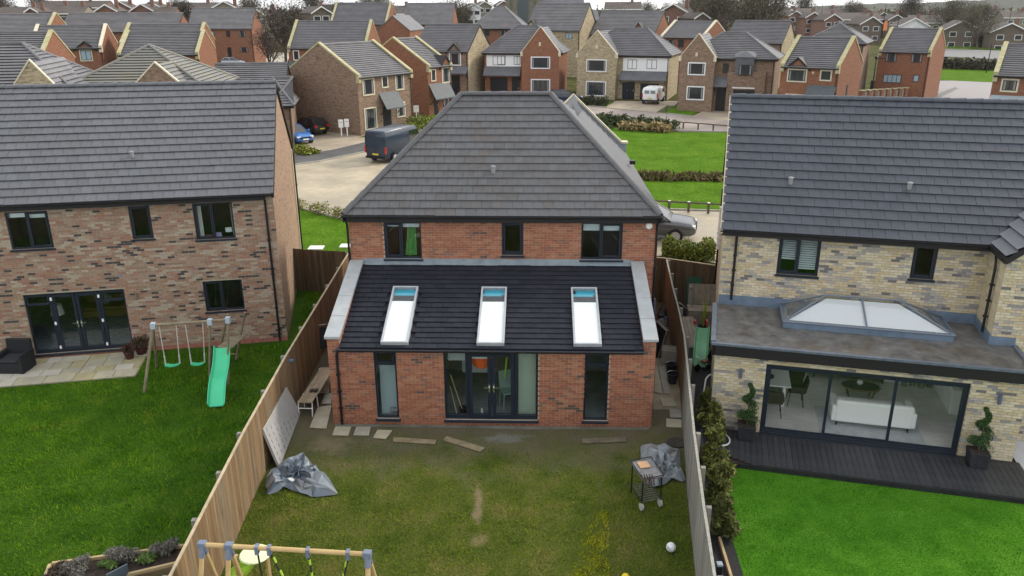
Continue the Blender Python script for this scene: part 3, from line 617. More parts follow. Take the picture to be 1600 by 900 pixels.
# ================================================================== THE RIGHT HOUSE
RA = R(-14.297)
H = thing('detached_house', 'buff brick house at right with flat roofed extension and glazed roof lantern', 'house', (6.6515, 18.949, 0), RA)
wm_buff = brickmat('buff_brickwork', [(.52, .43, .25), (.60, .52, .34), (.63, .56, .40), (.40, .36, .27)], (.52, .46, .33))
bo = (0, 4.85, .15, 2.16); uo = [(.22, 1.34, 3.76, 4.87), (3.71, 4.32, 3.90, 4.87)]
wb = MB(); cells(wb, -1.31, 6.12, 0, 2.36, [bo], 0); reveals(wb, [bo], 0); HY = 2.8
cells(wb, -1.31, 5.55, 2.3, 5.06, uo, HY); reveals(wb, uo, HY); cells(wb, 5.55, 9.6, 0, 5.0, [], 1.45)
wb.poly([(-1.31, 0, 0), (-1.31, 0, 2.36), (-1.31, HY, 2.36), (-1.31, HY, 0)], 1); wb.poly([(-1.31, HY, 0), (-1.31, HY, 5.05), (-1.31, 6.35, 8.2), (-1.31, 9.8, 5.05), (-1.31, 9.8, 0)], 1)
wb.poly([(6.12, 0, 0), (6.12, 1.45, 0), (6.12, 1.45, 2.36), (6.12, 0, 2.36)], 1); wb.poly([(9.6, 1.45, 0), (9.6, 9.8, 0), (9.6, 9.8, 5.0), (9.6, 6.35, 8.2), (9.6, 1.45, 5.0)], 1)
wb.poly([(5.55, 1.45, 5.0), (9.6, 1.45, 5.0), (7.575, 1.45, 6.7)], 1); wb.poly([(5.55, 1.45, 2.5), (5.55, HY, 2.5), (5.55, HY, 5.0), (5.55, 1.45, 5.0)], 2); wb.poly([(-1.31, 9.8, 0), (-1.31, 9.8, 5.05), (9.6, 9.8, 5.05), (9.6, 9.8, 0)], 1)
wm_buff2 = brickmat('buff_brickwork_near', [(.20, .19, .18), (.46, .38, .24), (.52, .45, .29), (.55, .48, .33)], (.43, .39, .30))
wb.build('wall', [mort_b, wm_buff, wm_buff2], H)
WB = (4, 3.6, 2.6, 2, .9, .25, 1.5)
bricks = brick_courses(-1.31, 6.12, .0, 2.34, [bo], 0, WB, dark=(4, 6, 5, 6), seed=31, thr=.12, clump=1.7, dp=.42) + brick_courses(-1.31, 5.55, 2.85, 5.0, uo, HY, WB, dark=(4, 6, 5, 6), seed=32, thr=.12, clump=1.7, dp=.42) + brick_courses(5.55, 9.58, 0, 5.0, [(0, 6.14, 0, 2.62)], 1.45, WB, dark=(4, 6, 5, 6), seed=33, thr=.12, clump=1.7, dp=.42)
lay_bricks(H, bricks, B_BUFF)
O = Vector((-1.40, 2.42, 5.08)); V = Vector((0, 3.93, 3.27)); L = V.length; wv = 5.53+1.40
vx = 5.5-O.x; rx = 7.575-O.x; vt = (6.85-5.08)/3.27*L           # the valley against the rear wing
lay_tiles(H, [(*roof_tiles(O, (1, 0, 0), V, [(0, 0), (vx, 0), (rx, vt), (rx, L), (0, L)], L/16.0, .33, 5, 41), T_R)])
rb = MB(); rb.poly([O, O+Vector((11.1, 0, 0)), O+Vector((11.1, 0, 0))+V, O+V]); rb.poly([(O.x, 10.25, 5.08), O+V, O+V+Vector((11.1, 0, 0)), (9.7, 10.25, 5.08)]); rb.build('roof', T_R[2], H)
wg = MB(); VL = Vector((7.575-5.48, 0, 1.76)); yb = 2.42+vt/L*3.93
course_rows(wg, (5.48, 5.2, 5.08), (0, -1, 0), VL, [(5.2-2.5, 0), (5.2-1.22, 0), (5.2-1.22, VL.length), (5.2-yb, VL.length)], .33)
wg.poly([(9.67, 1.22, 5.08), (9.67, 2.5, 5.08), (7.575, yb, 6.84), (7.575, 1.22, 6.84)]); wg.build('wing_roof', mat('wing_tile', (.145, .15, .165), .55, vary=.1, scale=4), H)
mb = MB()
for a, b in (((5.46, 5.06), (7.575, 6.84)), ((9.69, 5.06), (7.575, 6.84))): mb.slab([(a[0], 1.17, a[1]+.03), (a[0], 1.26, a[1]+.03), (b[0], 1.26, b[1]+.03), (b[0], 1.17, b[1]+.03)], .16)
mb.slab([(5.40, 2.42, 5.10), (5.40, 1.17, 5.10), (5.50, 1.17, 5.10), (5.50, 2.42, 5.10)], .15); mb.build('verge', blackm, H)
mb = MB(); mb.slab([(5.44, 2.40, 5.12), (5.56, 2.40, 5.12), (7.62, yb, 6.90), (7.5, yb, 6.90)], .02); mb.build('valley', blackm, H)
ridge_caps(H, (O.x, 6.35, 8.32), (9.7, 6.35, 8.32), m=T_R[3], L=.45, r=.12)
mb = MB(); mb.box(-1.38, 5.50, 2.46, HY-.008, 4.89, 5.06); mb.build('fascia', blackm, H); gutter(H, (-1.42, 2.40, 5.06), (5.42, 2.40, 5.06))
mb = MB(); mb.slab([(-1.43, 2.42, 5.10), (-1.35, 2.42, 5.10), (-1.35, 6.35, 8.37), (-1.43, 6.35, 8.37)], .14); mb.build('verge', mat('pale_verge', (.50, .44, .33), .7), H)
pipe(H, [(-.95, 2.44, 5.0), (-.95, HY-.07, 4.84), (-.95, HY-.055, 4.7), (-.95, HY-.055, 2.9)]); pipe(H, [(5.47, 2.1, 5.0), (5.47, 1.95, 4.8), (5.47, 1.9, 4.6), (5.47, 1.9, 2.85)]); pipe(H, [(-1.37, 8.2, 5.0), (-1.37, 8.3, 4.8), (-1.37, 8.3, 4.6), (-1.37, 8.3, .1)])
pipe(H, [(-1.39, 7.2, 4.6), (-1.39, 7.25, 4.4), (-1.39, 7.25, 3.9), (-1.39, 7.25, 3.1)], .05, white, 'waste_pipe')
for vxp, vyp in ((.42, 3.75), (3.55, 3.75)): vent_tile(H, (vxp, vyp, 5.08+(vyp-2.42)*3.27/3.93), V)
for i, u in enumerate(uo):
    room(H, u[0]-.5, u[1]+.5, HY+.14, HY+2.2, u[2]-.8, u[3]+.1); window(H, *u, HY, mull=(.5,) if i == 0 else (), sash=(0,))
for x0, x1 in ((.30, .72), (.82, 1.27)):
    for k in range(14):
        if x0 < .5 and k > 9: continue
        z = 4.78-k*.066; MB().slab([(x0, HY+.15, z), (x1, HY+.15, z), (x1, HY+.20, z+.028), (x0, HY+.20, z+.028)], .006).build('blind_slat', white, H)
# flat roof, lantern
roofm = mat('stained_roof_felt', (.060, .057, .055), .55, col2=(.165, .16, .152), scale=2.6, stain=((.085, .06, .028), .9, .75), bump=.25, detail=8)
mb = MB(); zr = lambda y: 2.66+.08*(y+.08)/(HY+.08)
for (a, b, c, d) in ((-1.36, 6.12, -.08, 1.42), (-1.36, 6.12, 2.62, HY), (-1.36, .54, 1.42, 2.62), (4.56, 6.12, 1.42, 2.62)): mb.slab([(a, c, zr(c)), (b, c, zr(c)), (b, d, zr(d)), (a, d, zr(d))], .10)
mb.build('flat_roof', roofm, H)
mb = MB(); mb.box(-1.40, 6.16, -.16, -.012, 2.345, 2.64).box(-1.42, -1.325, -.16, HY, 2.345, 2.64); mb.build('fascia', blackm, H)
mb = MB(); mb.box(-1.44, 6.18, -.20, -.09, 2.642, 2.70).box(-1.46, -1.33, -.09, HY, 2.642, 2.74).box(6.06, 6.18, -.09, 1.44, 2.642, 2.74); mb.build('roof_edge_trim', mat('edge_trim', (.10, .12, .15), .4, vary=.2), H)
mb = MB(); mb.box(-1.31, 5.53, HY-.05, HY-.007, 2.70, 3.02).box(5.50, 5.543, 1.41, HY-.05, 2.70, 2.96).box(5.50, 6.12, 1.40, 1.443, 2.66, 2.92); mb.build('upstand', blueflash, H)
lx0, lx1, ly0, ly1, lz = .48, 4.62, 1.38, 3.55, 2.90; ly1 = 2.70
kb = MB(); t = .09
kb.box(lx0-.05, lx1+.05, ly0-.05, ly0+t, 2.60, 2.87).box(lx0-.05, lx1+.05, ly1-t, ly1+.04, 2.60, 2.87).box(lx0-.05, lx0+t, ly0+t, ly1-t, 2.60, 2.87).box(lx1-t, lx1+.05, ly0+t, ly1-t, 2.60, 2.87)
lan = kb.build('lantern_kerb', blueflash, H)
ra, rbp = Vector((1.55, 2.25, 3.42)), Vector((3.42, 2.25, 3.42)); cs = [Vector(p) for p in ((lx0-.06, ly0-.06, 2.885), (lx1+.06, ly0-.06, 2.885), (lx1+.06, ly1+.05, 2.885), (lx0-.06, ly1+.05, 2.885))]
bar = mat('lantern_bar', (.13, .155, .19), .35); fr_ = MB()
for p, q in ((cs[0], ra), (cs[3], ra), (cs[1], rbp), (cs[2], rbp), (ra, rbp), (cs[0], cs[1]), (cs[1], cs[2]), (cs[2], cs[3]), (cs[3], cs[0]), ((cs[0]+cs[1])/2, (ra+rbp)/2), ((cs[2]+cs[3])/2, (ra+rbp)/2)): fr_.tube([p, q], .027, 6)
lf = fr_.build('lantern_bars', bar, H)
dn = Vector((0, 0, -.02))
for tri in ([cs[0], (cs[0]+cs[1])/2, (ra+rbp)/2, ra], [(cs[0]+cs[1])/2, cs[1], rbp, (ra+rbp)/2], [cs[1], cs[2], rbp], [cs[2], (cs[2]+cs[3])/2, (ra+rbp)/2, rbp], [(cs[2]+cs[3])/2, cs[3], ra, (ra+rbp)/2], [cs[3], cs[0], ra]):
    mb = MB(); mb.slab(tri, .012); mb.build('pane', gl_clear, lf)
tb = bpy.data.materials.new('lantern_blind'); tb.use_nodes = True; B_ = tb.node_tree.nodes['Principled BSDF']; B_.inputs['Base Color'].default_value = (.88, .88, .90, 1); B_.inputs['Roughness'].default_value = .9
tl = tb.node_tree.nodes.new('ShaderNodeBsdfTranslucent'); tl.inputs[0].default_value = (.9, .9, .9, 1); mxs = tb.node_tree.nodes.new('ShaderNodeMixShader'); mxs.inputs[0].default_value = .52
tb.node_tree.links.new(B_.outputs[0], mxs.inputs[1]); tb.node_tree.links.new(tl.outputs[0], mxs.inputs[2]); tb.node_tree.links.new(mxs.outputs[0], tb.node_tree.nodes['Material Output'].inputs[0])
mb = MB(); mb.slab([cs[0]+Vector((.14, .13, .015)), cs[1]+Vector((-.14, .13, .015)), rbp+Vector((-.02, -.06, -.075)), ra+Vector((.02, -.06, -.075))], .008); mb.build('lantern_blind', tb, H)
# living space behind the sliding doors
herr = pavemat('oak_block_floor', (.68, .66, .61), (.78, .76, .71), (.56, .54, .49), .5, .11, rough=.45)
room(H, -1.0, 6.0, .15, 6.2, .15, 2.5, mat('bright_white_wall', (.86, .86, .85), .9), herr, hole=(lx0+.1, lx1-.1, ly0+.1, ly1-.1))
f = MB(); pz = .05
f.box(0, .07, pz, pz+.09, .15, 2.16).box(4.78, 4.85, pz, pz+.09, .15, 2.16).box(.07, 4.78, pz, pz+.09, 2.08, 2.16).box(.07, 4.78, pz, pz+.09, .15, .22).box(-.03, 4.88, -.10, pz, .10, .152)
pd = f.build('sliding_door_frame', navy, H, bevel=.006, bseg=1)
for i, (a, b) in enumerate(((.07, 1.65), (1.58, 3.22), (3.15, 4.78))):
    y = pz+.005+(.032 if i == 1 else 0); s = .07; q = MB(); q.box(a, a+s, y, y+.03, .22, 2.08).box(b-s, b, y, y+.03, .22, 2.08).box(a+s, b-s, y, y+.03, .22, .22+s).box(a+s, b-s, y, y+.03, 2.08-s, 2.08)
    o = q.build('sliding_door', navy, H); MB().box(a+s, b-s, y+.01, y+.02, .22+s, 2.08-s).build('pane', gl_clear, o)
    if i == 1: MB().box(a+.02, a+.05, y-.04, y, 1.0, 1.28).build('handle', black, o)
for x, n in ((-.63, 'a'), (5.52, 'b')):
    mb = MB(); mb.tube([(x, -.075, 1.72), (x, -.075, 1.98)], .045, 10); mb.box(x-.02, x+.02, -.05, 0, 1.82, 1.88); mb.build('wall_light', mat('slate_lamp', (.10, .11, .16), .4), H)
# ================================================================== THE GROUND
def at_ground(px, py):
    p = at(px, py, 0)
    for _ in range(25): p = at(px, py, terrain(p.x, p.y))
    return p
mb = MB(); ys = [2, 20, 40, 60, 72]+list(range(78, 270, 8))+[300, 400, 600, 1000, 2000, 4200]; xs = [-3600, -1500, -600, -250, -120, -60, -30, 0, 10, 20, 30]+list(range(36, 84, 6))+[100, 140, 250, 600, 1500, 3600]
for a, b in zip(xs, xs[1:]):
    for c, d in zip(ys, ys[1:]): mb.poly([(a, c, terrain(a, c)-.03), (b, c, terrain(b, c)-.03), (b, d, terrain(b, d)-.03), (a, d, terrain(a, d)-.03)])
far_g = grassmat('rough_ground', (.045, .055, .018), (.07, .075, .028), (.10, .085, .045), scale=.06, fine=.8)
tag(mb.build('ground', far_g), kind='structure')
NSH = [0]
def sheet(name, pts, m, z=.004, px=True, kind='structure', drape=True):
    w = [at_ground(*p) for p in pts] if px else [Vector((p[0], p[1], 0)) for p in pts]
    bm = bmesh.new(); f = bm.faces.new([bm.verts.new((p.x, p.y, 0)) for p in w]); f.normal_update()
    if f.normal.z < 0: f.normal_flip()
    if drape:
        for no, vals in (((0, 1, 0), [72]+list(range(78, 270, 8))), ((1, 0, 0), [30]+list(range(36, 84, 6)))):
            for v in vals: bmesh.ops.bisect_plane(bm, geom=bm.verts[:]+bm.edges[:]+bm.faces[:], plane_co=Vector(no)*v, plane_no=no)
    for v in bm.verts: v.co.z = terrain(v.co.x, v.co.y)+z
    bmesh.ops.triangulate(bm, faces=bm.faces[:])
    me = bpy.data.meshes.new(name); bm.to_mesh(me); bm.free(); me.materials.append(m)
    uv = me.uv_layers.new(name='UVMap'); co = np.array([me.vertices[l.vertex_index].co[:2] for l in me.loops]); uv.data.foreach_set('uv', co.ravel())
    return tag(link(name, me), kind=kind)
lawn_l = grassmat('lush_lawn', (.020, .050, .006), (.034, .082, .008), (.065, .11, .014), scale=1.1, fine=22)
lawn_c = grassmat('worn_lawn', (.036, .056, .009), (.066, .082, .016), (.11, .10, .032), scale=1.0, fine=20, soil=((.125, .108, .075), 18.5, 1.6),
    patches=[(-.82, 15.9, .13, .75, (.20, .15, .095)), (-.75, 14.6, .22, .22, (.17, .135, .07)), (-.25, 18.9, .75, .26, (.16, .165, .15)), (-4.9, 18.6, .6, .5, (.17, .14, .085))])
lawn_r = grassmat('artificial_turf', (.032, .115, .008), (.055, .165, .012), (.085, .21, .02), scale=1.4, fine=24)
green = grassmat('verge_grass', (.045, .10, .006), (.07, .15, .010), (.12, .185, .022), scale=.5, fine=6)
sandp = pavemat('block_paving', (.36, .31, .215), (.44, .375, .265), (.25, .21, .15), .2, .1, wet=.30, rough=.72)
drivep = pavemat('driveway_blocks', (.33, .275, .20), (.40, .335, .25), (.24, .2, .15), .2, .1, wet=.15)
asph = mat('wet_asphalt', (.085, .085, .085), .55, vary=.25, scale=.5, bump=.1, uv=True)
pinkp = pavemat('pink_block_road', (.27, .225, .20), (.33, .275, .245), (.2, .17, .15), .2, .1, wet=.25)
# fence lines (tops found from the picture at 1.8 m)
LF = [Vector(p) for p in ((-6.50, 30.45, 0), (-6.38, 22.58, 0), (-6.35, 20.44, 0), (-6.19, 16.15, 0), (-5.89, 11.24, 0), (-5.62, 7.4, 0))]
RF = [Vector(p) for p in ((5.97, 29.25, 0), (5.58, 25.98, 0), (5.39, 24.1, 0), (5.10, 21.71, 0), (4.57, 18.53, 0), (4.16, 16.07, 0), (3.73, 13.22, 0), (3.45, 11.18, 0), (3.05, 7.4, 0))]
sheet('lawn', [(-30, 7.4), (LF[-1].x, 7.4), *[(p.x, p.y) for p in LF[::-1]], (-9.0, 31.2), (-30, 27)], lawn_l, .0, px=False)
sheet('lawn', [(LF[-1].x, 7.4), (RF[-1].x, 7.4), *[(p.x, p.y) for p in RF[::-1]], *[(p.x, p.y) for p in LF]], lawn_c, .0, px=False)
sheet('lawn', [(RF[-1].x+1.0, 7.4), (30, 7.4), (30, 13), (10.9, 17.2), (5.9, 18.2), (5.0, 18.0), (4.7, 13.2)], lawn_r, .004, px=False)
darkgr = mat('dark_gravel', (.025, .025, .026), .8, vary=.6, scale=30, bump=.8)
sheet('gravel_border', [(RF[-1].x, 7.4), (RF[-1].x+1.05, 7.4), (4.75, 13.2), (5.1, 18.1), (6.2, 19.1), (6.9, 22), (7.6, 28.6), (5.97, 29.3), *[(p.x, p.y) for p in RF[1:-1]]], darkgr, .0, px=False)
# the lane and greens in front of the houses
sheet('block_paved_lane', [(300, 330), (440, 240), (470, 213), (560, 212), (700, 190), (860, 200), (1010, 328), (1180, 332), (1180, 420), (1040, 400), (560, 400), (300, 400)], sandp, .0)
sheet('pavement', [(430, 247), (430, 262), (500, 253), (600, 232), (640, 222), (640, 210), (575, 221), (520, 234)], asph, .012)
sheet('verge', [(430, 318), (462, 324), (545, 346), (580, 410), (430, 410)], green, .012)
sheet('front_green', [(950, 279), (1180, 279), (1180, 331), (1000, 326)], green, .012)
sheet('village_green', [(850, 178), (930, 198), (1060, 207), (1180, 207), (1180, 280), (940, 280)], green, .012)
sheet('estate_road', [(700, 172), (800, 172), (918, 166), (1040, 178), (1240, 190), (1240, 208), (1060, 204), (925, 186), (700, 196)], pinkp, .014)
sheet('driveway', [(945, 168), (958, 158), (1062, 158), (1040, 178)], drivep, .018); sheet('driveway', [(1080, 182), (1120, 165), (1150, 168), (1150, 190)], drivep, .018)
sheet('verge', [(1025, 176), (1042, 165), (1105, 168), (1080, 181)], green, .018); sheet('verge', [(935, 168), (945, 160), (962, 158), (946, 168)], green, .018)
sheet('driveway', [(440, 240), (455, 205), (560, 205), (640, 196), (640, 212), (520, 236), (450, 246)], drivep, .008)
sheet('verge', [(560, 215), (690, 176), (705, 182), (600, 214)], green, .016)
sheet('courtyard', [(385, 82), (455, 82), (465, 135), (420, 150), (380, 110)], mat('pale_court', (.40, .36, .28), .5, vary=.12, scale=.3, uv=True), .014)
sheet('estate_road', [(700, 150), (830, 140), (905, 160), (830, 172), (700, 172)], pinkp, .016)
sheet('side_road', [(1310, 160), (1465, 126), (1560, 126), (1600, 140), (1600, 180), (1310, 180)], pavemat('grey_block_road', (.20, .18, .175), (.25, .225, .215), (.22, .2, .2), .2, .1, wet=.3), .014)
sheet('pavement', [(1420, 163), (1490, 136), (1498, 138), (1450, 163)], asph, .02)
sheet('verge', [(1462, 108), (1560, 108), (1552, 129), (1466, 125)], green, .022); sheet('main_road', [(1466, 76), (1590, 80), (1590, 94), (1466, 88)], mat('grey_road', (.16, .16, .16), .7), .024); sheet('verge', [(1466, 68), (1590, 70), (1590, 79), (1466, 75)], green, .026)
sheet('side_path', [at(1020, 560).xy, at(1062, 560).xy, at(1066, 640).xy, at(1021, 640).xy], mat('grubby_path', (.25, .22, .155), .8, vary=.25, scale=2, bump=.3), .006, px=False)
sheet('cement_strip', [(-5.0, 19.75), (-4.9, 19.60), (-2.0, 19.52), (.5, 19.40), (2.0, 19.40), (3.7, 19.34), (3.85, 19.50)], mat('grubby_cement', (.135, .14, .115), .85, vary=.3, scale=1.5, bump=.4), .006, px=False)

# kerbs: real steps along the lane and greens
kerbm = mat('kerb_stone', (.33, .31, .27), .85, vary=.15, scale=2)
def kerb(pts, w=.13, h=.10):
    q = [at_ground(*p) for p in pts]; mb = MB()
    for a, b in zip(q, q[1:]):
        t = (b-a).normalized(); s_ = Vector((-t.y, t.x, 0))*w; up = Vector((0, 0, h)); mb.slab([a+up, b+up, b+up+s_, a+up+s_], h+.05)
    return tag(mb.build('kerb', kerbm), kind='structure')
kerb([(430, 262), (500, 253), (600, 232), (640, 222)]); kerb([(1000, 327), (1180, 332)], h=.08); kerb([(430, 320), (462, 325), (548, 347)], h=.08); kerb([(925, 186), (1060, 205), (1240, 209)]); kerb([(918, 166), (945, 168)]); kerb([(1042, 178), (1080, 182)])
kerb([(1420, 164), (1493, 137)])

# grass blades as real geometry on the three gardens
def blades(name, poly, dens, h, w, cols, seed, keep=None, lean=.6):
    g = np.random.default_rng(seed); P = np.array(poly); x0, y0 = P.min(0); x1, y1 = P.max(0); n = int((x1-x0)*(y1-y0)*dens); q = np.column_stack([g.uniform(x0, x1, n), g.uniform(y0, y1, n)])
    ins = np.zeros(n, bool); j = len(P)-1
    for i in range(len(P)):
        a, b = P[i], P[j]; c = ((a[1] > q[:, 1]) != (b[1] > q[:, 1])) & (q[:, 0] < (b[0]-a[0])*(q[:, 1]-a[1])/(b[1]-a[1]+1e-12)+a[0]); ins ^= c; j = i
    q = q[ins]; v = np.column_stack([q, np.full(len(q), 1.0)])-np.array([0, 0, CAMZ-1+1.0]); zc = v @ np.array(_F); sx = v @ np.array(_R)/zc*FPX; q = q[(np.abs(sx) < 860)]
    if keep is not None: q = q[keep(q, g)]
    n = len(q); an = g.uniform(0, 2*np.pi, n); cl = .5+.5*np.sin(q[:, 0]*2.3+np.sin(q[:, 1]*1.7)*1.6)*np.sin(q[:, 1]*2.9+np.sin(q[:, 0]*1.3)*1.8); hh = h*g.uniform(.5, 1.3, n)*(.65+.8*cl*cl); dx, dy = np.cos(an)*w/2, np.sin(an)*w/2; lx, ly = g.normal(0, lean, n)*hh, g.normal(0, lean, n)*hh
    V = np.zeros((n*3, 3)); V[0::3, 0] = q[:, 0]-dx; V[0::3, 1] = q[:, 1]-dy; V[1::3, 0] = q[:, 0]+dx; V[1::3, 1] = q[:, 1]+dy; V[2::3, 0] = q[:, 0]+lx; V[2::3, 1] = q[:, 1]+ly; V[2::3, 2] = hh
    me = bpy.data.meshes.new(name); me.vertices.add(n*3); me.vertices.foreach_set('co', V.ravel()); me.loops.add(n*3); me.loops.foreach_set('vertex_index', np.arange(n*3)); me.polygons.add(n); me.polygons.foreach_set('loop_start', np.arange(n)*3); me.polygons.foreach_set('loop_total', np.full(n, 3))
    M = bpy.data.materials.new(name+'_blade'); M.use_nodes = True; nt = M.node_tree; B = nt.nodes['Principled BSDF']; B.inputs['Roughness'].default_value = .85; B.inputs['Specular IOR Level'].default_value = .03
    ge = nt.nodes.new('ShaderNodeNewGeometry'); nz = nt.nodes.new('ShaderNodeTexNoise'); nz.inputs['Scale'].default_value = 1.0; nz.inputs['Detail'].default_value = 6; nz.inputs['Roughness'].default_value = .65; nt.links.new(ge.outputs['Position'], nz.inputs[0])
    ad = nt.nodes.new('ShaderNodeMath'); ad.operation = 'MULTIPLY_ADD'; ad.inputs[1].default_value = .38; nt.links.new(ge.outputs['Random Per Island'], ad.inputs[0])
    a3 = nt.nodes.new('ShaderNodeMath'); a3.operation = 'MULTIPLY_ADD'; a3.inputs[1].default_value = 1.6; a3.inputs[2].default_value = -.50; nt.links.new(nz.outputs[0], a3.inputs[0]); nt.links.new(a3.outputs[0], ad.inputs[2])
    r = nt.nodes.new('ShaderNodeValToRGB'); nt.links.new(ad.outputs[0], r.inputs[0]); e = r.color_ramp.elements; e[0].position = .1; e[0].color = (*cols[0], 1); e[1].position = .9; e[1].color = (*cols[-1], 1)
    for i, c in enumerate(cols[1:-1]): k = e.new(.1+.8*(i+1)/(len(cols)-1)); k.color = (*c, 1)
    nt.links.new(r.outputs[0], B.inputs['Base Color']); me.materials.append(M); me.update(); me.validate(); return tag(link(name, me), kind='stuff')
lg = [(-22, 7.4), (LF[-1].x-.05, 7.4), *[(p.x-.06, p.y) for p in LF[::-1]], (-8.4, 30.8), (-7.6, 25.4), (-12.5, 24.5), (-12.0, 22.95), (-18.4, 21.6), (-22, 20.8)]
blades('grass', lg, 560, .075, .019, [(.030, .086, .003), (.058, .155, .005), (.105, .215, .009), (.22, .26, .018)], 1)
def strip_sheet():
    blades('grass', [(p.x, p.y) for p in MS], 2600, .05, .018, [(.13, .16, .010), (.25, .27, .012), (.36, .36, .018), (.44, .40, .05)], 4, keep=lambda q, g: g.random(len(q)) < .55+.45*np.sin(q[:, 0]*9+np.sin(q[:, 1]*4)*2)*np.sin(q[:, 1]*6))
cg = [(LF[-1].x+.05, 7.4), (RF[-1].x-.05, 7.4), *[(p.x-.06, p.y) for p in RF[:3:-1]], (4.6, 19.1), (-5.2, 19.4), *[(p.x+.06, p.y) for p in LF[2:]]]
MS = [at(*p).xy for p in ((934, 803), (941, 797), (949, 800), (951, 830), (952, 870), (952, 925), (885, 925), (893, 895), (903, 862), (912, 835), (921, 822))]
def instrip(q):
    P = np.array([(p.x, p.y) for p in MS]); ins = np.zeros(len(q), bool); j = len(P)-1
    for i in range(len(P)):
        a, b = P[i], P[j]; ins ^= ((a[1] > q[:, 1]) != (b[1] > q[:, 1])) & (q[:, 0] < (b[0]-a[0])*(q[:, 1]-a[1])/(b[1]-a[1]+1e-12)+a[0]); j = i
    return ins
def thin(q, g):
    k = np.clip((18.6-q[:, 1])/3.0, .05, 1)*.85; bare = (np.hypot((q[:, 0]+.82)/.2, (q[:, 1]-15.9)/.8) < 1) | (np.hypot((q[:, 0]+.75)/.3, (q[:, 1]-14.6)/.3) < 1) | instrip(q); k = np.where(bare, k*.25, k); return g.random(len(q)) < k
blades('grass', cg, 560, .060, .017, [(.052, .096, .004), (.105, .165, .009), (.165, .20, .018), (.255, .225, .055)], 2, keep=thin); strip_sheet()
rg = [(RF[-1].x+1.05, 7.4), (16, 7.4), (16, 15.6), (10.85, 17.15), (5.2, 18.0), (4.75, 13.2)]
blades('grass', rg, 600, .042, .016, [(.022, .090, .003), (.044, .155, .005), (.072, .21, .009), (.125, .26, .018)], 3)

# ================================================================== FENCES
FW = [mat('fence_board_%d' % i, c, .85, col2=c2, scale=1.0, bump=.35, bscale=25, spec=.1, stretch=(14, 14, 1.1), stain=((.07, .05, .032), .8, .55)) for i, (c, c2) in enumerate([((.18, .115, .06), (.265, .18, .10)), ((.15, .095, .052), (.235, .155, .085)), ((.22, .145, .08), (.295, .21, .12)), ((.17, .125, .08), (.25, .195, .135))])]
FG = [mat('fence_grey_%d' % i, c, .85, col2=c2, scale=1.0, bump=.35, bscale=25, spec=.1, stretch=(14, 14, 1.1)) for i, (c, c2) in enumerate([((.20, .19, .165), (.32, .31, .28)), ((.17, .16, .14), (.28, .265, .235)), ((.235, .225, .195), (.355, .345, .31))])]
FD = [mat('fence_dark_%d' % i, c, .85, col2=c2, scale=1.0, bump=.35, bscale=25, spec=.1, stretch=(14, 14, 1.1)) for i, (c, c2) in enumerate([((.085, .06, .038), (.15, .11, .07)), ((.07, .05, .033), (.125, .09, .06)), ((.10, .075, .045), (.17, .13, .085))])]
capm = mat('lit_fence_cap', (.40, .33, .22), .8, vary=.18, scale=4)  # paler than the boards: the lit top edge is put into the colour
def fence(label, pts, mats, face=1, h=1.8, bw=.125, post_every=1.83, jit=.012, cap=True, mats2=None, split=None, capmat=None):
    """vertical boards on the side `face` (+1 = left of the walking direction); rails and posts on the other"""
    root = thing('garden_fence', label, 'fence', pts[0]); base = pts[0]; protos = {}; nb = 0
    for a, b in zip(pts, pts[1:]):
        L = (b-a).length; t = (b-a)/L; s = Vector((-t.y, t.x, 0))*face; n = max(1, int(L/bw)); step = L/n; M3 = Matrix((t, s, Vector((0, 0, 1)))).transposed().to_4x4()
        for k in range(n):
            p = a+t*(step*k); ms = mats2 if (mats2 and p.y < split) else mats; mi = random.randrange(len(ms)); key = (ms[mi].name, round(step, 3))
            if key not in protos: protos[key] = MB().slab([(0, .0, 0), (step*1.12, .012, 0), (step*1.12, .026, 0), (0, .024, 0)], -h).mesh('board', ms[mi])
            o = link('board', protos[key], root); Mx = M3.copy(); Mx.translation = p-base+Vector((0, 0, random.uniform(-jit, jit)-.02)); o.matrix_local = Mx @ Matrix.Rotation(random.uniform(-.006, .006), 4, 'Y')
        for z in (.35, 1.0, 1.55):
            mb = MB(); M3b = M3.copy(); M3b.translation = a-base; mb.box(0, L, -.045, -.004, z-.04, z+.04, M=M3b); mb.build('rail', mats[1], root)
        if cap: mb = MB(); M3b = M3.copy(); M3b.translation = a-base; mb.box(0, L, -.02, .035, h-.005, h+.018, M=M3b); mb.build('capping', capmat or capm, root)
        m_ = max(1, round(L/post_every))
        for k in range(m_):
            mb = MB(); M3b = M3.copy(); M3b.translation = a-base+t*(L*k/m_); mb.box(-.05, .05, -.145, -.046, 0, h-.02, M=M3b); mb.build('post', FG[1], root)
    return root
fence('long close boarded brown fence dividing the left lawn from the worn middle garden', LF, FW, 1)
fence('grey weathered board fence between the worn middle garden and the conifers', RF, FW, -1, mats2=FG, split=20.5, capmat=FG[2])
fence('dark board fence with gate closing the gap between left and middle houses', [Vector((-8.9, 31.0, 0)), Vector((-6.52, 30.55, 0)), Vector((-5.2, 30.3, 0))], FD, -1, cap=False, h=1.8)
fence('dark board fence behind the narrow yard beside the buff house', [Vector((4.7, 29.9, 0)), Vector((6.01, 29.4, 0)), Vector((7.7, 28.5, 0))], FD, -1, cap=True)

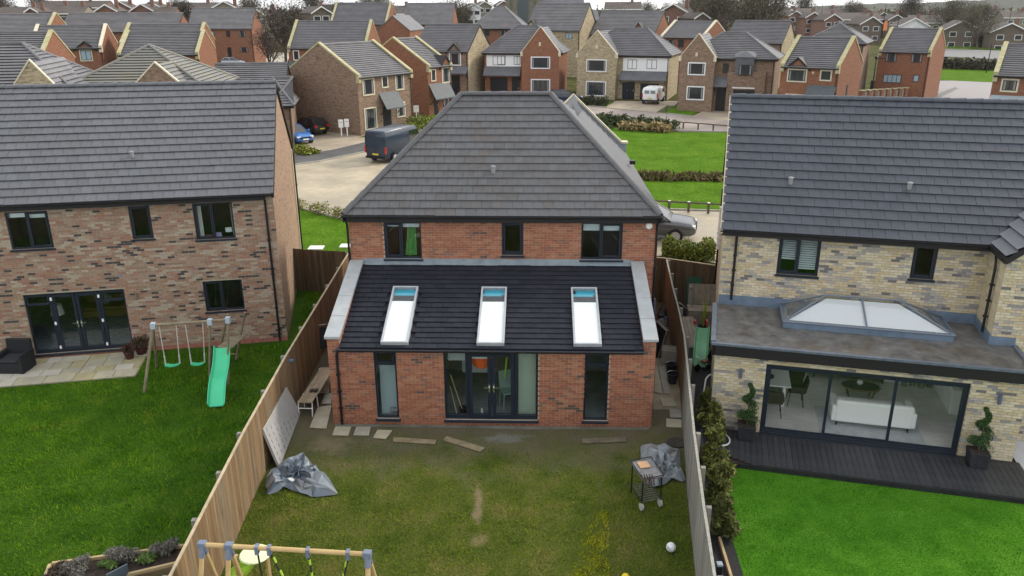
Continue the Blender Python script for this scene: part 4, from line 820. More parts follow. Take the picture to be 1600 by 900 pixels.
# ================================================================== LEAVES
def leafmesh(name, pts, size, mats, seed, up=0.0, elong=1.0):
    g = np.random.default_rng(seed); n = len(pts); a = g.normal(size=(n, 3)); a[:, 2] += up; a /= np.linalg.norm(a, axis=1)[:, None]; b = g.normal(size=(n, 3)); b -= a*(a*b).sum(1)[:, None]; b /= np.linalg.norm(b, axis=1)[:, None]
    s = size*g.uniform(.6, 1.4, n)[:, None]; V = np.zeros((n*4, 3)); V[0::4] = pts-a*s*elong; V[1::4] = pts+b*s*.5; V[2::4] = pts+a*s*elong; V[3::4] = pts-b*s*.5
    me = bpy.data.meshes.new(name); me.vertices.add(n*4); me.vertices.foreach_set('co', V.ravel()); me.loops.add(n*4); me.loops.foreach_set('vertex_index', np.arange(n*4)); me.polygons.add(n); me.polygons.foreach_set('loop_start', np.arange(n)*4); me.polygons.foreach_set('loop_total', np.full(n, 4))
    for m_ in mats: me.materials.append(m_)
    me.polygons.foreach_set('material_index', g.integers(0, len(mats), n)); me.update(); me.validate(); return me
def blob(n, c, r, g, flat=1.0, lump=.25):
    d = g.normal(size=(n, 3)); d /= np.linalg.norm(d, axis=1)[:, None]; rr = g.random(n)**.4; k = 1+lump*np.sin(d[:, 0]*5+c[0]*3)*np.cos(d[:, 1]*4+d[:, 2]*5+c[1]); p = d*(rr*k)[:, None]*np.array([r, r, r*flat]); return p+np.array(c)
def leafmat(n, c): return mat(n, c, .6, vary=.25, scale=8, spec=.25)
HG = [leafmat('hedge_green', (.05, .09, .016)), leafmat('hedge_olive', (.125, .15, .022)), leafmat('hedge_lime', (.24, .25, .035))]
DG = [leafmat('shrub_dark', (.018, .034, .012)), leafmat('shrub_mid', (.035, .055, .018)), leafmat('shrub_brown', (.06, .05, .025))]
GD = [leafmat('dry_gold', (.30, .22, .09)), leafmat('dry_straw', (.40, .31, .15)), leafmat('dry_brown', (.17, .12, .055))]
BR = [leafmat('twig_brown', (.055, .042, .028)), leafmat('twig_grey', (.075, .065, .05)), leafmat('twig_red', (.065, .04, .03))]
CF = [leafmat('conifer_gold', (.18, .185, .035)), leafmat('conifer_green', (.105, .125, .028)), leafmat('conifer_brown', (.12, .128, .03)), leafmat('conifer_dark', (.05, .065, .02))]
twig = mat('bark', (.085, .065, .05), .9, vary=.3, scale=10, bump=.4)
SD = [100]
def hedge(name, label, cat, a, b, w, h, mats, dens=900, size=.05, group=None, gaps=0.0):
    SD[0] += 1; g = np.random.default_rng(SD[0]); a, b = Vector(a), Vector(b); L = (b-a).length; t = (b-a).normalized(); s = Vector((-t.y, t.x, 0)); n = int(L*w*h*dens)
    root = thing(name, label, cat, a, 0, group); x = g.random(n)*L; y = (g.random(n)-.5)*w; z = g.random(n)**.7*h
    k = .78+.22*np.sin(x*2.1+SD[0])*np.sin(x*5.3) + .08*g.normal(size=n); z = z*k; y = y*np.where(z > h*.75, .8, 1)
    P = np.array(t)[None]*x[:, None]+np.array(s)[None]*y[:, None]+np.array([0, 0, 1.])[None]*(z+.02)[:, None]
    if gaps: keep = np.sin(x*3.4+1)+g.normal(size=n)*.5 > -1+gaps; P = P[keep]
    link('foliage', leafmesh('foliage', P, size, mats, SD[0]), root); mb = MB()
    for i in range(max(2, int(L/.8))): q = t*(L*(i+.5)/max(2, int(L/.8))); mb.tube([q+Vector((0, 0, 0)), q+Vector((.05, 0, h*.6))], .025, 5, r1=.01)
    mb.build('stem', twig, root); return root
def shrub(name, label, cat, p, r, h, mats, n=900, size=.05, group=None, elong=1.0, up=0.0):
    SD[0] += 1; g = np.random.default_rng(SD[0]); root = thing(name, label, cat, p, 0, group); pts = [blob(n//6, (g.normal()*r*.45, g.normal()*r*.45, h*(.25+.5*g.random())), r*.62, g, h/(2.2*r)) for _ in range(6)]
    P = np.concatenate(pts); P = P[P[:, 2] > .01]; link('foliage', leafmesh('foliage', P, size, mats, SD[0], up, elong), root)
    mb = MB()
    for i in range(4): mb.tube([(0, 0, 0), (g.normal()*r*.3, g.normal()*r*.3, h*.6)], .02, 5, r1=.006)
    mb.build('stem', twig, root); return root
# ================================================================== GARDEN THINGS
def loc_of(root):  # local frame -> world
    return Matrix.Translation(root.location) @ Matrix.Rotation(root.rotation_euler[2], 4, 'Z')
LM, HM, CM = loc_of(Lh_), loc_of(H), loc_of(C)
# --- flagged patio of the left house
FLG = [mat('flag_%d' % i, c, .7, col2=c2, scale=2.2, bump=.25, bscale=12) for i, (c, c2) in enumerate([((.36, .33, .24), (.44, .42, .33)), ((.30, .29, .23), (.40, .37, .26)), ((.40, .38, .32), (.47, .45, .38)), ((.30, .27, .16), (.38, .34, .2))])]
mb = MB(); mb.box(-3.2, 3.72, -2.1, -.02, -.05, .022); pat = mb.build('patio', mat('flag_joint', (.19, .17, .12), .9)); pat.matrix_world = LM; tag(pat, kind='structure')
y = -2.08
for row, hgt in enumerate((.58, .44, .58, .44)):
    x = -3.2+(.3 if row % 2 else 0)
    while x < 3.68:
        w = random.choice((.58, .86, .44, .58)); x1 = min(x+w, 3.70)
        if x1-x > .12:
            mb = MB(); mb.box(x+.008, x1-.008, y+.008, y+hgt-.008, .022, .040+random.random()*.006); o = mb.build('flagstone', random.choice(FLG), pat, bevel=.006, bseg=1)
        x = x1
    y += hgt+.004
rat = mat('black_rattan', (.016, .017, .021), .55, vary=.5, scale=40, bump=.8)
def at_local(M, x, y, z=0): return M @ Vector((x, y, z))
ch = thing('rattan_armchair', 'black woven armchair standing on the pale flagstones by the patio doors', 'armchair', at(26, 577, .04), LA+R(-12))
MB().box(-.36, .36, -.36, .36, .0, .36).build('base', rat, ch, bevel=.03); MB().box(-.46, -.33, -.38, .36, .0, .60).build('arm', rat, ch, bevel=.03); MB().box(.33, .46, -.38, .36, .0, .60).build('arm', rat, ch, bevel=.03)
mb = MB(); mb.loft([[(-.42, .28, 0), (.42, .28, 0), (.42, .42, 0), (-.42, .42, 0)], [(-.40, .33, .92), (.40, .33, .92), (.40, .44, .92), (-.40, .44, .92)]]); mb.build('backrest', rat, ch, bevel=.03)
MB().box(-.32, .32, -.36, .28, .36, .46).build('cushion', mat('dark_cushion', (.03, .032, .038), .9), ch, bevel=.04)
pot = mat('oxblood_pot', (.06, .02, .02), .4); deadp = leafmat('dry_red_leaf', (.10, .04, .03))
def potplant(label, p, r, h, mats, n=260, leaf=.05, potm=None):
    root = thing('plant_pot', label, 'plant pot', p); mb = MB(); mb.lathe([(r*.7, 0), (r, h*.9), (r*1.06, h*.9), (r*1.06, h), (r*.9, h), (r*.88, h*.93)], n=14); mb.build('pot', potm or pot, root, smooth=False)
    SD[0] += 1; g = np.random.default_rng(SD[0]); link('plant', leafmesh('plant', blob(n, (0, 0, h*1.3), r*1.25, g, .8), leaf, mats, SD[0]), root); return root
potplant('oxblood glazed pot nearest the flagstone corner with reddish foliage', at(203, 560, .04), .17, .28, [deadp, BR[0]]); potplant('larger dark pot with straggly brown plant against the brick wall', at(222, 553, .02), .21, .34, [BR[0], BR[2], GD[2]], 420)

# --- left playset: double swing, platform and slide
ps = thing('swing_set', 'weathered timber swing set with two mint seats and a mint slide by the left house', 'swing set', at(300, 600, 0)); pb = ps.location.copy()
gtim = mat('weathered_timber', (.21, .175, .12), .85, vary=.25, scale=4, bump=.3); brk = mat('grey_blue_bracket', (.38, .44, .52), .5)
def L_(px, py, z): return at(px, py, z)-pb
mint = mat('mint_plastic', (.06, .50, .26), .35, vary=.06, scale=2); ropem = mat('white_rope', (.66, .64, .60), .8)
tl_, tr_, tr2 = L_(239, 508, 2.0), L_(328, 502, 2.0), L_(356, 499, 2.0)
for a, b, nm in ((tl_, L_(225, 614, 0), 'leg'), (tl_, L_(245, 574, 0), 'leg'), (tr_, L_(328, 592, 0), 'post'), (tr2, L_(357, 601, 0), 'post'), (tr_+Vector((.15, 1.1, -.2)), L_(340, 560, 0), 'post'), (tr2+Vector((.15, 1.1, -.2)), L_(369, 562, 0), 'post')):
    mb = MB(); mb.tube([a, b], .045, 6); mb.build(nm, gtim, ps)
for a in (tl_, tr_, tr2): MB().box(a.x-.07, a.x+.07, a.y-.07, a.y+.07, a.z-.12, a.z+.08).build('bracket', brk, ps, bevel=.01, bseg=1)
mb = MB(); mb.tube([tl_, tr_, tr2], .045, 8); mb.build('beam', gtim, ps)
for (xa, xb, sx0, sx1, sy) in ((.10, .40, 259, 281, 570), (.56, .87, 299, 320, 568)):
    s0, s1 = L_(sx0, sy, .45), L_(sx1, sy-2, .45); a0, a1 = tl_.lerp(tr_, xa), tl_.lerp(tr_, xb); st = MB(); secs = []
    for k in range(7):
        c = s0.lerp(s1, k/6)+Vector((0, 0, -.05*math.sin(math.pi*k/6))); secs.append([c+Vector((0, -.09, .015)), c+Vector((0, .09, .015)), c+Vector((0, .09, -.015)), c+Vector((0, -.09, -.015))])
    st.loft(secs); o = st.build('swing_seat', mint, ps)
    for p, q in ((a0, s0), (a1, s1)): mb = MB(); mb.tube([p, q+Vector((0, 0, .02))], .014, 5); mb.tube([q+Vector((0, 0, .0)), q.lerp(p, .22)], .024, 6); mb.build('rope', ropem, o)
dk = MB(); p0 = tr_+Vector((0, 0, -.95)); p1 = tr2+Vector((0, 0, -.95))
for k in range(7):
    a = p0.lerp(p0+Vector((.15, 1.1, 0)), k/7); b = p1.lerp(p1+Vector((.15, 1.1, 0)), k/7); mb = MB(); mb.slab([a, b, b+Vector((.02, .13, 0)), a+Vector((.02, .13, 0))], .025); mb.build('deck_slat', gtim, ps)
for k in range(4):
    z = .2+k*.25; a = L_(340, 560, 0); b = L_(369, 562, 0); mb = MB(); mb.tube([Vector((a.x, a.y, z)), Vector((b.x, b.y, z))], .025, 5); mb.build('rung', gtim, ps)
def chute(root, top, bot, w, m, n=14, sag=.10, lip=.09, flare=0):
    d = bot-top; t = Vector((d.x, d.y, 0)).normalized(); s = Vector((-t.y, t.x, 0)); secs = []
    for k in range(n+1):
        f = k/n; c = top+d*f; z = top.z+(bot.z-top.z)*(f+.10*math.sin(2*math.pi*f)); c = Vector((c.x, c.y, z)); hw = w/2; pr = [(-hw-.02, lip), (-hw, lip), (-hw*.8, .0), (0, -.012), (hw*.8, .0), (hw, lip), (hw+.02, lip), (hw+.01, lip-.05), (hw*.8, -.03), (0, -.04), (-hw*.8, -.03), (-hw-.01, lip-.05)]
        secs.append([c+s*x+Vector((0, 0, q)) for x, q in pr])
    mb = MB(); mb.loft(secs); return mb.build('slide', m, root)
chute(ps, (p0+p1)/2+Vector((0, -.02, .05)), L_(338, 634, .10), .46, mint)

# --- slabs, planks
slabm = [mat('slab_%d' % i, c, .8, col2=c2, scale=3, bump=.3, bscale=14) for i, (c, c2) in enumerate([((.30, .275, .20), (.38, .35, .26)), ((.25, .245, .20), (.33, .32, .27)), ((.33, .30, .22), (.40, .36, .27))])]
def slab(name, label, cat, px, t, m, group=None, z=.012):
    w = [at(*p, z+t) for p in px]; c = sum(w, Vector())/len(w); c.z = z; mb = MB(); mb.slab([p-c for p in w], t); o = mb.build(name, m, None, bevel=.006, bseg=1); o.location = c; return tag(o, label, cat, group)
for i, (px, lb) in enumerate([
    ([(483.7, 667.5), (510, 668.7), (518.7, 632.5), (496, 636)], 'large tan paving slab lying near the left front corner of the extension'),
    ([(502.5, 630), (517.5, 630.5), (518.7, 614), (507.5, 615)], 'small paving slab just beyond the large tan one beside the extension'),
    ([(498.7, 613), (513.7, 613), (516.5, 588), (507.5, 594)], 'farthest paving slab along the left side of the extension'),
    ([(519, 679), (544, 680), (549, 666.5), (524, 666)], 'grey paving slab under the downpipe foot'),
    ([(552, 679), (576.5, 679.7), (579.5, 666.5), (556.5, 666.5)], 'grey paving slab between the downpipe slab and the skewed one'),
    ([(583, 683), (603, 685), (613, 672), (590, 671)], 'skewed grey paving slab next to the lying planks'),
    ([(1031, 621), (1052, 622), (1057, 634), (1035, 634)], 'tan paving slab at the near end of the right side path'),
    ([(1046, 639), (1064, 640), (1065, 652), (1047, 651)], 'middle paving slab close to the right fence'),
    ([(1041, 653.5), (1065, 655), (1065, 667), (1041, 666)], 'nearest paving slab close to the right fence'),
    ([(1023, 612), (1035, 614), (1027, 572), (1023, 572)], 'long path slab against the right wall of the extension'),
    ([(1037, 614), (1048, 615), (1041, 573), (1029, 573)], 'long path slab beside the black buckets')]): slab('paving_slab', lb, 'paving slab', px, .035, slabm[i % 3], 'loose paving slabs around the extension')
plk = mat('wet_plank', (.20, .165, .10), .7, vary=.25, scale=5, bump=.3)
slab('plank', 'plank lying level on the bare soil left of the doors', 'plank', [(614.5, 682.5), (682, 687), (680, 693), (613.7, 689)], .04, plk, 'planks lying on the soil'); slab('plank', 'plank lying askew in front of the patio doors', 'plank', [(697.5, 681), (757.5, 699), (750, 705), (692.5, 687)], .04, plk, 'planks lying on the soil'); slab('plank', 'dark plank lying in front of the right tall window', 'plank', [(908.7, 685), (977.5, 682.5), (978.7, 689), (909, 692)], .04, mat('dark_plank', (.12, .10, .07), .75, vary=.3, scale=5, bump=.3), 'planks lying on the soil')
mb = MB(); mb.lathe([(.0, .0), (.27, .0), (.27, .03), (.23, .035), (.0, .02)], n=20); o = mb.build('drain_cover', mat('rust_black', (.03, .025, .02), .6, vary=.5, scale=12)); o.location = at(1057, 692, .008); tag(o, 'round blackish drain cover near the right fence', 'drain cover')

# --- insulation board leaning on the left fence
b0, b1 = at(433.7, 731, .02), at(467, 645, .02); t0, t1 = at(407.5, 671, 1.12), at(445, 606, 1.12)
ib = thing('insulation_board', 'large pale grey printed insulation board leaning against the left fence', 'insulation board', b0); n_ = (b1-b0).cross(t0-b0).normalized(); n_ = n_ if n_.x > 0 else -n_
q = [Vector(), b1-b0, t1-b0, t0-b0]; mb = MB(); mb.slab(q, .06, dirn=n_); mb.build('panel', mat('foil_board', (.36, .355, .35), .5, vary=.05, scale=2), ib)
e1, e2 = (q[3]-q[0]), (q[1]-q[0]); pr = MB(); rgb = random.Random(4)
for i in range(9):
    for j in range(6):
        u, v = .06+i*.105, .06+j*.155+(.05 if i % 2 else 0)
        if u > .94 or v > .9: continue
        k = 0
        while k < 5:
            a = q[0]+e2*u+e1*(v+k*.020)+n_*.0615; d1 = e1*.012; d2 = e2*(.012+.004*rgb.random()); pr.poly([a, a+d2, a+d2+d1, a+d1]); k += 1
tag(pr.build('print', mat('black_print', (.02, .02, .02), .7), ib), kind='stuff')
mb = MB(); mb.slab([q[3], q[2], q[2]+n_*.065, q[3]+n_*.065], .012, dirn=-(e1.normalized())); mb.build('edge_strip', cream, ib)

# --- crumpled sheets
def tarp(label, outline, h, m, seed, res=34, name='tarpaulin'):
    """a heap of sheeting: rings from the straight cut outline up to the crumpled middle"""
    w = [at(*p, 0) for p in outline]; c = sum(w, Vector())/len(w); P = [Vector((p.x-c.x, p.y-c.y, 0)) for p in w]; n = len(P); K = 2; rim = []; rg = random.Random(int(seed*10))
    for i in range(n):
        for k in range(K): rim.append(P[i].lerp(P[(i+1) % n], k/K))
    NR_ = 6; mb = MB(); N = len(rim)
    for r in range(NR_):
        t = (r/NR_)**.8
        for q in rim:
            j = .07 if 0 < r else .03; x, y = q.x*(1-t)+rg.uniform(-j, j), q.y*(1-t)+rg.uniform(-j, j); e = min(1.0, q.length*t/.22); mb.v.append((x, y, .015+(h*e*rg.uniform(.25, 1.0) if r else rg.choice((0, 0, .03, .07)))))
    mb.v.append((0, 0, h*.7))
    for r in range(NR_-1):
        for k in range(N):
            a, b = r*N+k, r*N+(k+1) % N; tri = ((a, b, b+N), (a, b+N, a+N)) if rg.random() < .5 else ((a, b, a+N), (b, b+N, a+N))
            for f in tri: mb.f.append(f); mb.m.append(0 if rg.random() < .75 else 1)
    for k in range(N): mb.f.append(((NR_-1)*N+k, (NR_-1)*N+(k+1) % N, NR_*N)); mb.m.append(0)
    o = mb.build(name, m); o.location = c; sb_ = o.modifiers.new('soft', 'SUBSURF'); sb_.subdivision_type = 'SIMPLE'; sb_.levels = sb_.render_levels = 2; sm = o.modifiers.new('smooth', 'SMOOTH'); sm.factor = .5; sm.iterations = 2; sol = o.modifiers.new('thick', 'SOLIDIFY'); sol.thickness = .006; return tag(o, label, 'tarpaulin')
bt = mat('blue_grey_sheeting', (.060, .082, .112), .34, col2=(.125, .16, .205), scale=2, spec=.5, stain=((.24, .235, .21), 1.3, .6))
tarp('crumpled blue grey plastic sheeting heaped at the foot of the leaning board', [(414, 760), (418, 775), (445, 766), (470, 772), (487, 779), (528, 776), (522, 757), (505, 740), (487, 728), (474, 709), (462, 722), (440, 727), (422, 735)], .34, [bt, mat('pale_sheeting', (.20, .225, .25), .3, spec=.5, vary=.2, scale=3)], 3.0)
tarp('crumpled grey translucent sheeting beside the barbecue and right fence', [(1000, 735), (1000, 700), (1020, 698), (1062, 702), (1062, 735), (1072, 748), (1068, 756), (1050, 752), (1030, 764), (1012, 762)], .34, [MATS['pale_sheeting'], mat('grey_sheeting', (.10, .113, .128), .36, col2=(.20, .215, .225), scale=3, spec=.5, stain=((.30, .275, .22), 1.6, .55))], 9.0)

# --- bench of planks by the left fence
bn = thing('garden_bench', 'long pale plank bench with white metal legs along the left fence', 'bench', at(462, 650, 0)); bb = bn.location.copy(); bwood = mat('bench_wood', (.34, .27, .185), .75, vary=.2, scale=5, bump=.2)
A_ = [at(*p, .52)-bb for p in ((486, 610), (462, 620), (477, 632), (489, 612))]
l0, l1 = at(461, 627, .45)-bb, at(481, 612, .45)-bb; ln = Vector(((at(503, 568, .45)-at(474, 612, .45)).x, (at(503, 568, .45)-at(474, 612, .45)).y, 0)); tn = ln.normalized(); sn = Vector((tn.y, -tn.x, 0)); near = at(465, 628, .45)-bb
for k in range(5):
    o0 = near+sn*(.085*k); mb = MB(); mb.slab([o0, o0+sn*.075, o0+sn*.075+tn*.55, o0+tn*.55], .025); mb.build('seat_slat', bwood, bn)
for k in range(3):
    o0 = near+tn*.60+sn*(.145*k)+Vector((0, 0, -.02)); mb = MB(); mb.slab([o0, o0+sn*.138, o0+sn*.138+tn*1.75, o0+tn*1.75], .03); mb.build('seat_plank', bwood, bn)
for s_ in (.0, .40):
    for d in (.05, .5, 2.2):
        p = near+sn*s_+tn*d; mb = MB(); mb.tube([p, Vector((p.x, p.y, 0))+tn*(-.08 if d < .1 else .05)], .016, 6); mb.build('leg', white, bn)
mb = MB(); mb.tube([near+Vector((0, 0, -.2))+tn*.0, near+sn*.4+Vector((0, 0, -.2))], .014, 6); mb.build('cross_bar', white, bn)
gl2 = thing('gloves', 'pair of dark gardening gloves lying on the plank bench', 'gloves', bb+near+tn*.62+sn*.2)
for k in range(2):
    mb = MB(); mb.loft([[(-.05+k*.13, 0, .0), (.04+k*.13, 0, 0), (.04+k*.13, 0, .03), (-.05+k*.13, 0, .03)], [(-.05+k*.13, .12, 0), (.05+k*.13, .12, 0), (.05+k*.13, .12, .04), (-.05+k*.13, .12, .04)]])
    for f in range(4): mb.tube([(-.035+k*.13+f*.025, .12, .02), (-.045+k*.13+f*.03, .20+.01*(f % 2), .012)], .011, 5, r1=.008)
    mb.tube([(.04+k*.13, .05, .02), (.08+k*.13, .10, .015)], .012, 5, r1=.009); mb.build('glove', mat('dark_glove', (.05, .04, .03), .9), gl2)
ty = thing('water_blaster', 'small green and blue toy hung high on the left fence', 'toy', at(452, 590, 1.0)); c = Vector((0, 0, 0))
for z0, z1, r, m_ in ((.0, .10, .018, (.12, .5, .12)), (.10, .42, .035, (.05, .45, .33)), (.42, .50, .045, (.85, .85, .85)), (.50, .66, .038, (.08, .32, .68))): mb = MB(); mb.tube([(0, 0, z0), (0, 0, z1)], r, 8); mb.build('barrel', mat('toy_%.2f' % z0, m_, .4), ty)
mb = MB(); mb.box(-.02, .16, -.02, .02, .52, .57); mb.build('grip', MATS['toy_0.50'], ty)
fc = thing('folding_chair', 'folded dark chair with pale tube frame leaning by the extension corner', 'folding chair', at(509, 560, 0), R(20))
mb = MB(); mb.tube([(-.22, 0, .02), (-.22, .3, 1.1), (.22, .3, 1.1), (.22, 0, .02)], .014, 6); mb.build('frame', chrome, fc); mb = MB(); mb.slab([(-.2, .1, .35), (.2, .1, .35), (.2, .28, 1.0), (-.2, .28, 1.0)], .02); mb.build('seat', black, fc)

# --- barbecue trolley
bq = thing('barbecue_trolley', 'rusty steel barbecue trolley with slatted shelf and two pale wheels on the worn lawn', 'barbecue', at(1005, 775, 0)); qb = bq.location.copy(); bsteel = mat('tarnished_steel', (.20, .20, .205), .45, metal=.5, vary=.35, scale=5)
w0, w1_ = at(1002, 797, 0)-qb, at(1031, 791, 0)-qb; tB = (w1_-w0); tB.z = 0; k0 = at(986, 771, 0)-qb; sB = (k0-w0); sB.z = 0; zt = .82; cn = [w0, w1_, w1_+sB, w0+sB]
for p in cn: mb = MB(); mb.tube([Vector((p.x, p.y, .02)), Vector((p.x, p.y, zt))], .016, 6); mb.build('leg', black, bq)
mb = MB(); ex = tB*.04+sB*(-.06); T = [w0-tB*.06-sB*.08, w1_+tB*.06-sB*.08, w1_+sB*1.1+tB*.06, w0+sB*1.1-tB*.06]; mb.slab([Vector((p.x, p.y, zt+.02)) for p in T], .03); mb.build('top', bsteel, bq, bevel=.006, bseg=1)
mb = MB()
for a, b in zip(T, T[1:]+T[:1]): mb.tube([Vector((a.x, a.y, zt+.05)), Vector((b.x, b.y, zt+.05))], .012, 6)
mb.build('rim', black, bq)
for k in range(9):
    a = w0+sB*(k/8); mb = MB(); mb.tube([Vector((a.x, a.y, .22)), Vector((a.x+tB.x, a.y+tB.y, .22))], .012, 5); mb.build('shelf_bar', bsteel, bq)
for a, b in ((cn[0], cn[3]), (cn[1], cn[2])): mb = MB(); mb.tube([Vector((a.x, a.y, .22)), Vector((b.x, b.y, .22))], .014, 5); mb.build('shelf_rail', black, bq)
for p in (w0, w1_):
    mb = MB(); mb.tube([Vector((p.x, p.y, .09))-tB.normalized()*.025, Vector((p.x, p.y, .09))+tB.normalized()*.025], .09, 14); mb.build('wheel', mat('pale_wheel', (.38, .38, .37), .6), bq)
o = MB().box(-.13, .13, -.13, .13, 0, .025).build('chopping_board', mat('pale_wood', (.50, .30, .17), .6, vary=.1), None, bevel=.006, bseg=1); o.location = at(1006, 727, zt+.022); o.rotation_euler = (0, 0, R(12)); tag(o, 'square pale wooden board lying on the barbecue top', 'board')
tg = thing('barbecue_tools', 'bundle of dark grill tools and tongs on the barbecue top', 'grill tools', at(1012, 750, zt+.03))
for k in range(5): mb = MB(); mb.tube([(-.12+k*.06, .18, .03), (-.10+k*.055, -.08, .03), (-.10+k*.055, -.17, -.02)], .014, 6, r1=.02); mb.build('tool', mat('rusty_black', (.045, .03, .025), .6, vary=.4, scale=8), tg)
def ball(label, p, r, m1, m2=None):
    me = bpy.data.meshes.new('ball'); bm = bmesh.new(); bmesh.ops.create_icosphere(bm, subdivisions=3, radius=r)
    for f in bm.faces: f.smooth = True; f.material_index = 1 if (m2 and noise.noise(f.calc_center_median()/r*1.7) > .34) else 0
    bm.to_mesh(me); bm.free(); me.materials.append(m1)
    if m2: me.materials.append(m2)
    o = link('ball', me); o.location = (p.x, p.y, r+.01); return tag(o, label, 'ball')
ball('white football on the worn lawn near the right fence', at(1048, 862, 0), .105, mat('ball_white', (.72, .73, .74), .4), mat('ball_blue', (.30, .36, .50), .4)); ball('yellow ball at the bottom edge of the worn lawn', at(977, 908, 0), .085, mat('ball_yellow', (.65, .50, .02), .4))

# --- near wooden swing frame and lime slide
sw = thing('swing_set', 'new timber swing frame with grey brackets and green ropes at the bottom of the garden', 'swing set', at(450, 899, 0)); sb = sw.location.copy(); zb = 2.15
nt_ = mat('new_timber', (.50, .37, .18), .7, vary=.15, scale=4, bump=.2, col2=(.42, .29, .13)); br2 = mat('grey_bracket', (.15, .18, .24), .4, vary=.1)
pA, pB = at(316, 851, zb)-sb, at(574, 866, zb)-sb; p2 = pA.lerp(pB, .165); ax_ = (pB-pA).normalized(); nx = Vector((-ax_.y, ax_.x, 0))
mb = MB(); mb.tube([pA, pB], .043, 10); mb.build('beam', nt_, sw)
for p, sg in ((pA, 1), (p2, 1), (pB, 1)):
    for s_ in (1, -1):
        mb = MB(); d = (nx*s_*.62*1.15 + Vector((0, 0, -zb))+ax_*(.12 if p is pB else -.05)); foot = p+d; mb.tube([p+d*.03, foot], .044, 8); mb.build('leg', nt_, sw)
        mb = MB(); mb.tube([p+d*.01, p+d*.10], .056, 8); mb.build('bracket_sleeve', br2, sw)
    mb = MB(); mb.box(-.072, .072, -.062, .062, -.06, .062); o = mb.build('bracket', br2, sw, bevel=.012); o.location = p; o.rotation_euler = (0, 0, math.atan2(ax_.y, ax_.x))
bk, lm = mat('black_rope', (.02, .02, .02), .8), mat('lime_tape', (.35, .55, .05), .6)
for f, g_, lime in ((.335, .36, 0), (.41, .58, 1), (.645, .67, 1), (.885, .76, 1)):
    a = pA.lerp(pB, f); b = pA.lerp(pB, g_)+Vector((0, 0, -1.5)); mb = MB(); mb.box(a.x-.03, a.x+.03, a.y-.06, a.y+.06, a.z-.11, a.z+.05); mb.build('hanger', br2, sw)
    mb = MB(); mb.tube([a+Vector((0, 0, -.08)), b], .017, 6); o = mb.build('rope', bk, sw)
    if lime:
        for q in (.12, .3, .5): mb = MB(); mb.tube([a.lerp(b, q), a.lerp(b, q+.07)], .0215, 6); mb.build('grip', lm, o)
lmp = mat('lime_plastic', (.36, .60, .06), .35, vary=.08, scale=2); sl = thing('slide', 'lime green plastic slide with pale top beside the timber swing frame', 'slide', at(390, 899, 0)); slb = sl.location.copy()
chute(sl, at(403, 868, 1.35)-slb, at(345, 925, .55)-slb, .46, lmp)
mb = MB(); mb.lathe([(.0, 0), (.27, 0), (.29, .03), (.27, .05), (.0, .055)], n=18, c=tuple(at(399, 868, 1.40)-slb)); mb.build('top_lip', mat('pale_lime', (.62, .70, .42), .4), sl)
for x, y in ((372, 892), (420, 892)): p = at(x, y, 1.0)-slb; mb = MB(); mb.tube([Vector((p.x, p.y, 0)), Vector((p.x, p.y, 1.35))], .045, 6); mb.build('leg', nt_, sl)

# --- raised bed in the left garden corner
rbd = thing('raised_bed', 'timber edged raised bed of dark soil at the bottom left lawn corner', 'planter', at(190, 880, 0)); rbb = rbd.location.copy(); hz = .28
def TB(px, py, z=hz): v = at(px, py, z)-rbb; v.z = z; return v
far0, far1, nr0, nr1, lf = TB(80, 880), TB(287, 852), TB(196, 898), TB(280, 878), TB(68, 910)
def sleeper(a, b, w=.06): d = (b-a).normalized(); s = Vector((-d.y, d.x, 0))*w; mb = MB(); mb.slab([a, b, b+s, a+s], hz); return mb.build('sleeper', timber, rbd, bevel=.006, bseg=1)
sleeper(far0, far1); sleeper(nr0, nr1); sleeper(lf, far0)
mb = MB(); mb.slab([Vector((p.x, p.y, hz-.07)) for p in (lf, nr0+Vector((-.3, -.4, 0)), nr0, nr1, far1, far0)], .18); mb.build('soil', soilm, rbd)
LV = [leafmat('lavender_grey', (.19, .18, .175)), leafmat('lavender_brown', (.125, .10, .085)), leafmat('lavender_sage', (.19, .20, .16))]; GP = [leafmat('primrose_green', (.10, .18, .04)), leafmat('primrose_light', (.18, .27, .08))]
for (px, py, lb, ms, r, h) in ((118, 893, 'grey lavender clump at the left end of the raised bed', LV, .26, .34), (200, 878, 'grey lavender clump in the middle of the raised bed', LV, .26, .36), (266, 862, 'grey lavender clump next to the fence in the raised bed', LV, .22, .30), (172, 886, 'small bright green plant beside the middle lavender', GP, .15, .14), (236, 872, 'small bright green plant beside the fence end lavender', GP, .16, .16), (90, 897, 'brown withered plant at the outer corner of the raised bed', BR, .22, .2)):
    p = at(px, py, hz-.06); shrub('garden_plant', lb, 'plant', p, r, h, ms, 1700, .018, elong=2.4, up=.9)
sp = MB(); a, b = at(166, 897, .5), at(199, 880, .5); c = (a+b)/2; sp.slab([a-c, b-c, b-c+Vector((-.02, -.02, -.42)), a-c+Vector((-.02, -.02, -.42))], .03, dirn=(.4, -.9, 0)); o = sp.build('slate_panel', mat('slate_grey', (.10, .125, .16), .4)); o.location = c; tag(o, 'flat slate grey panel leaning on the raised bed edge', 'panel')

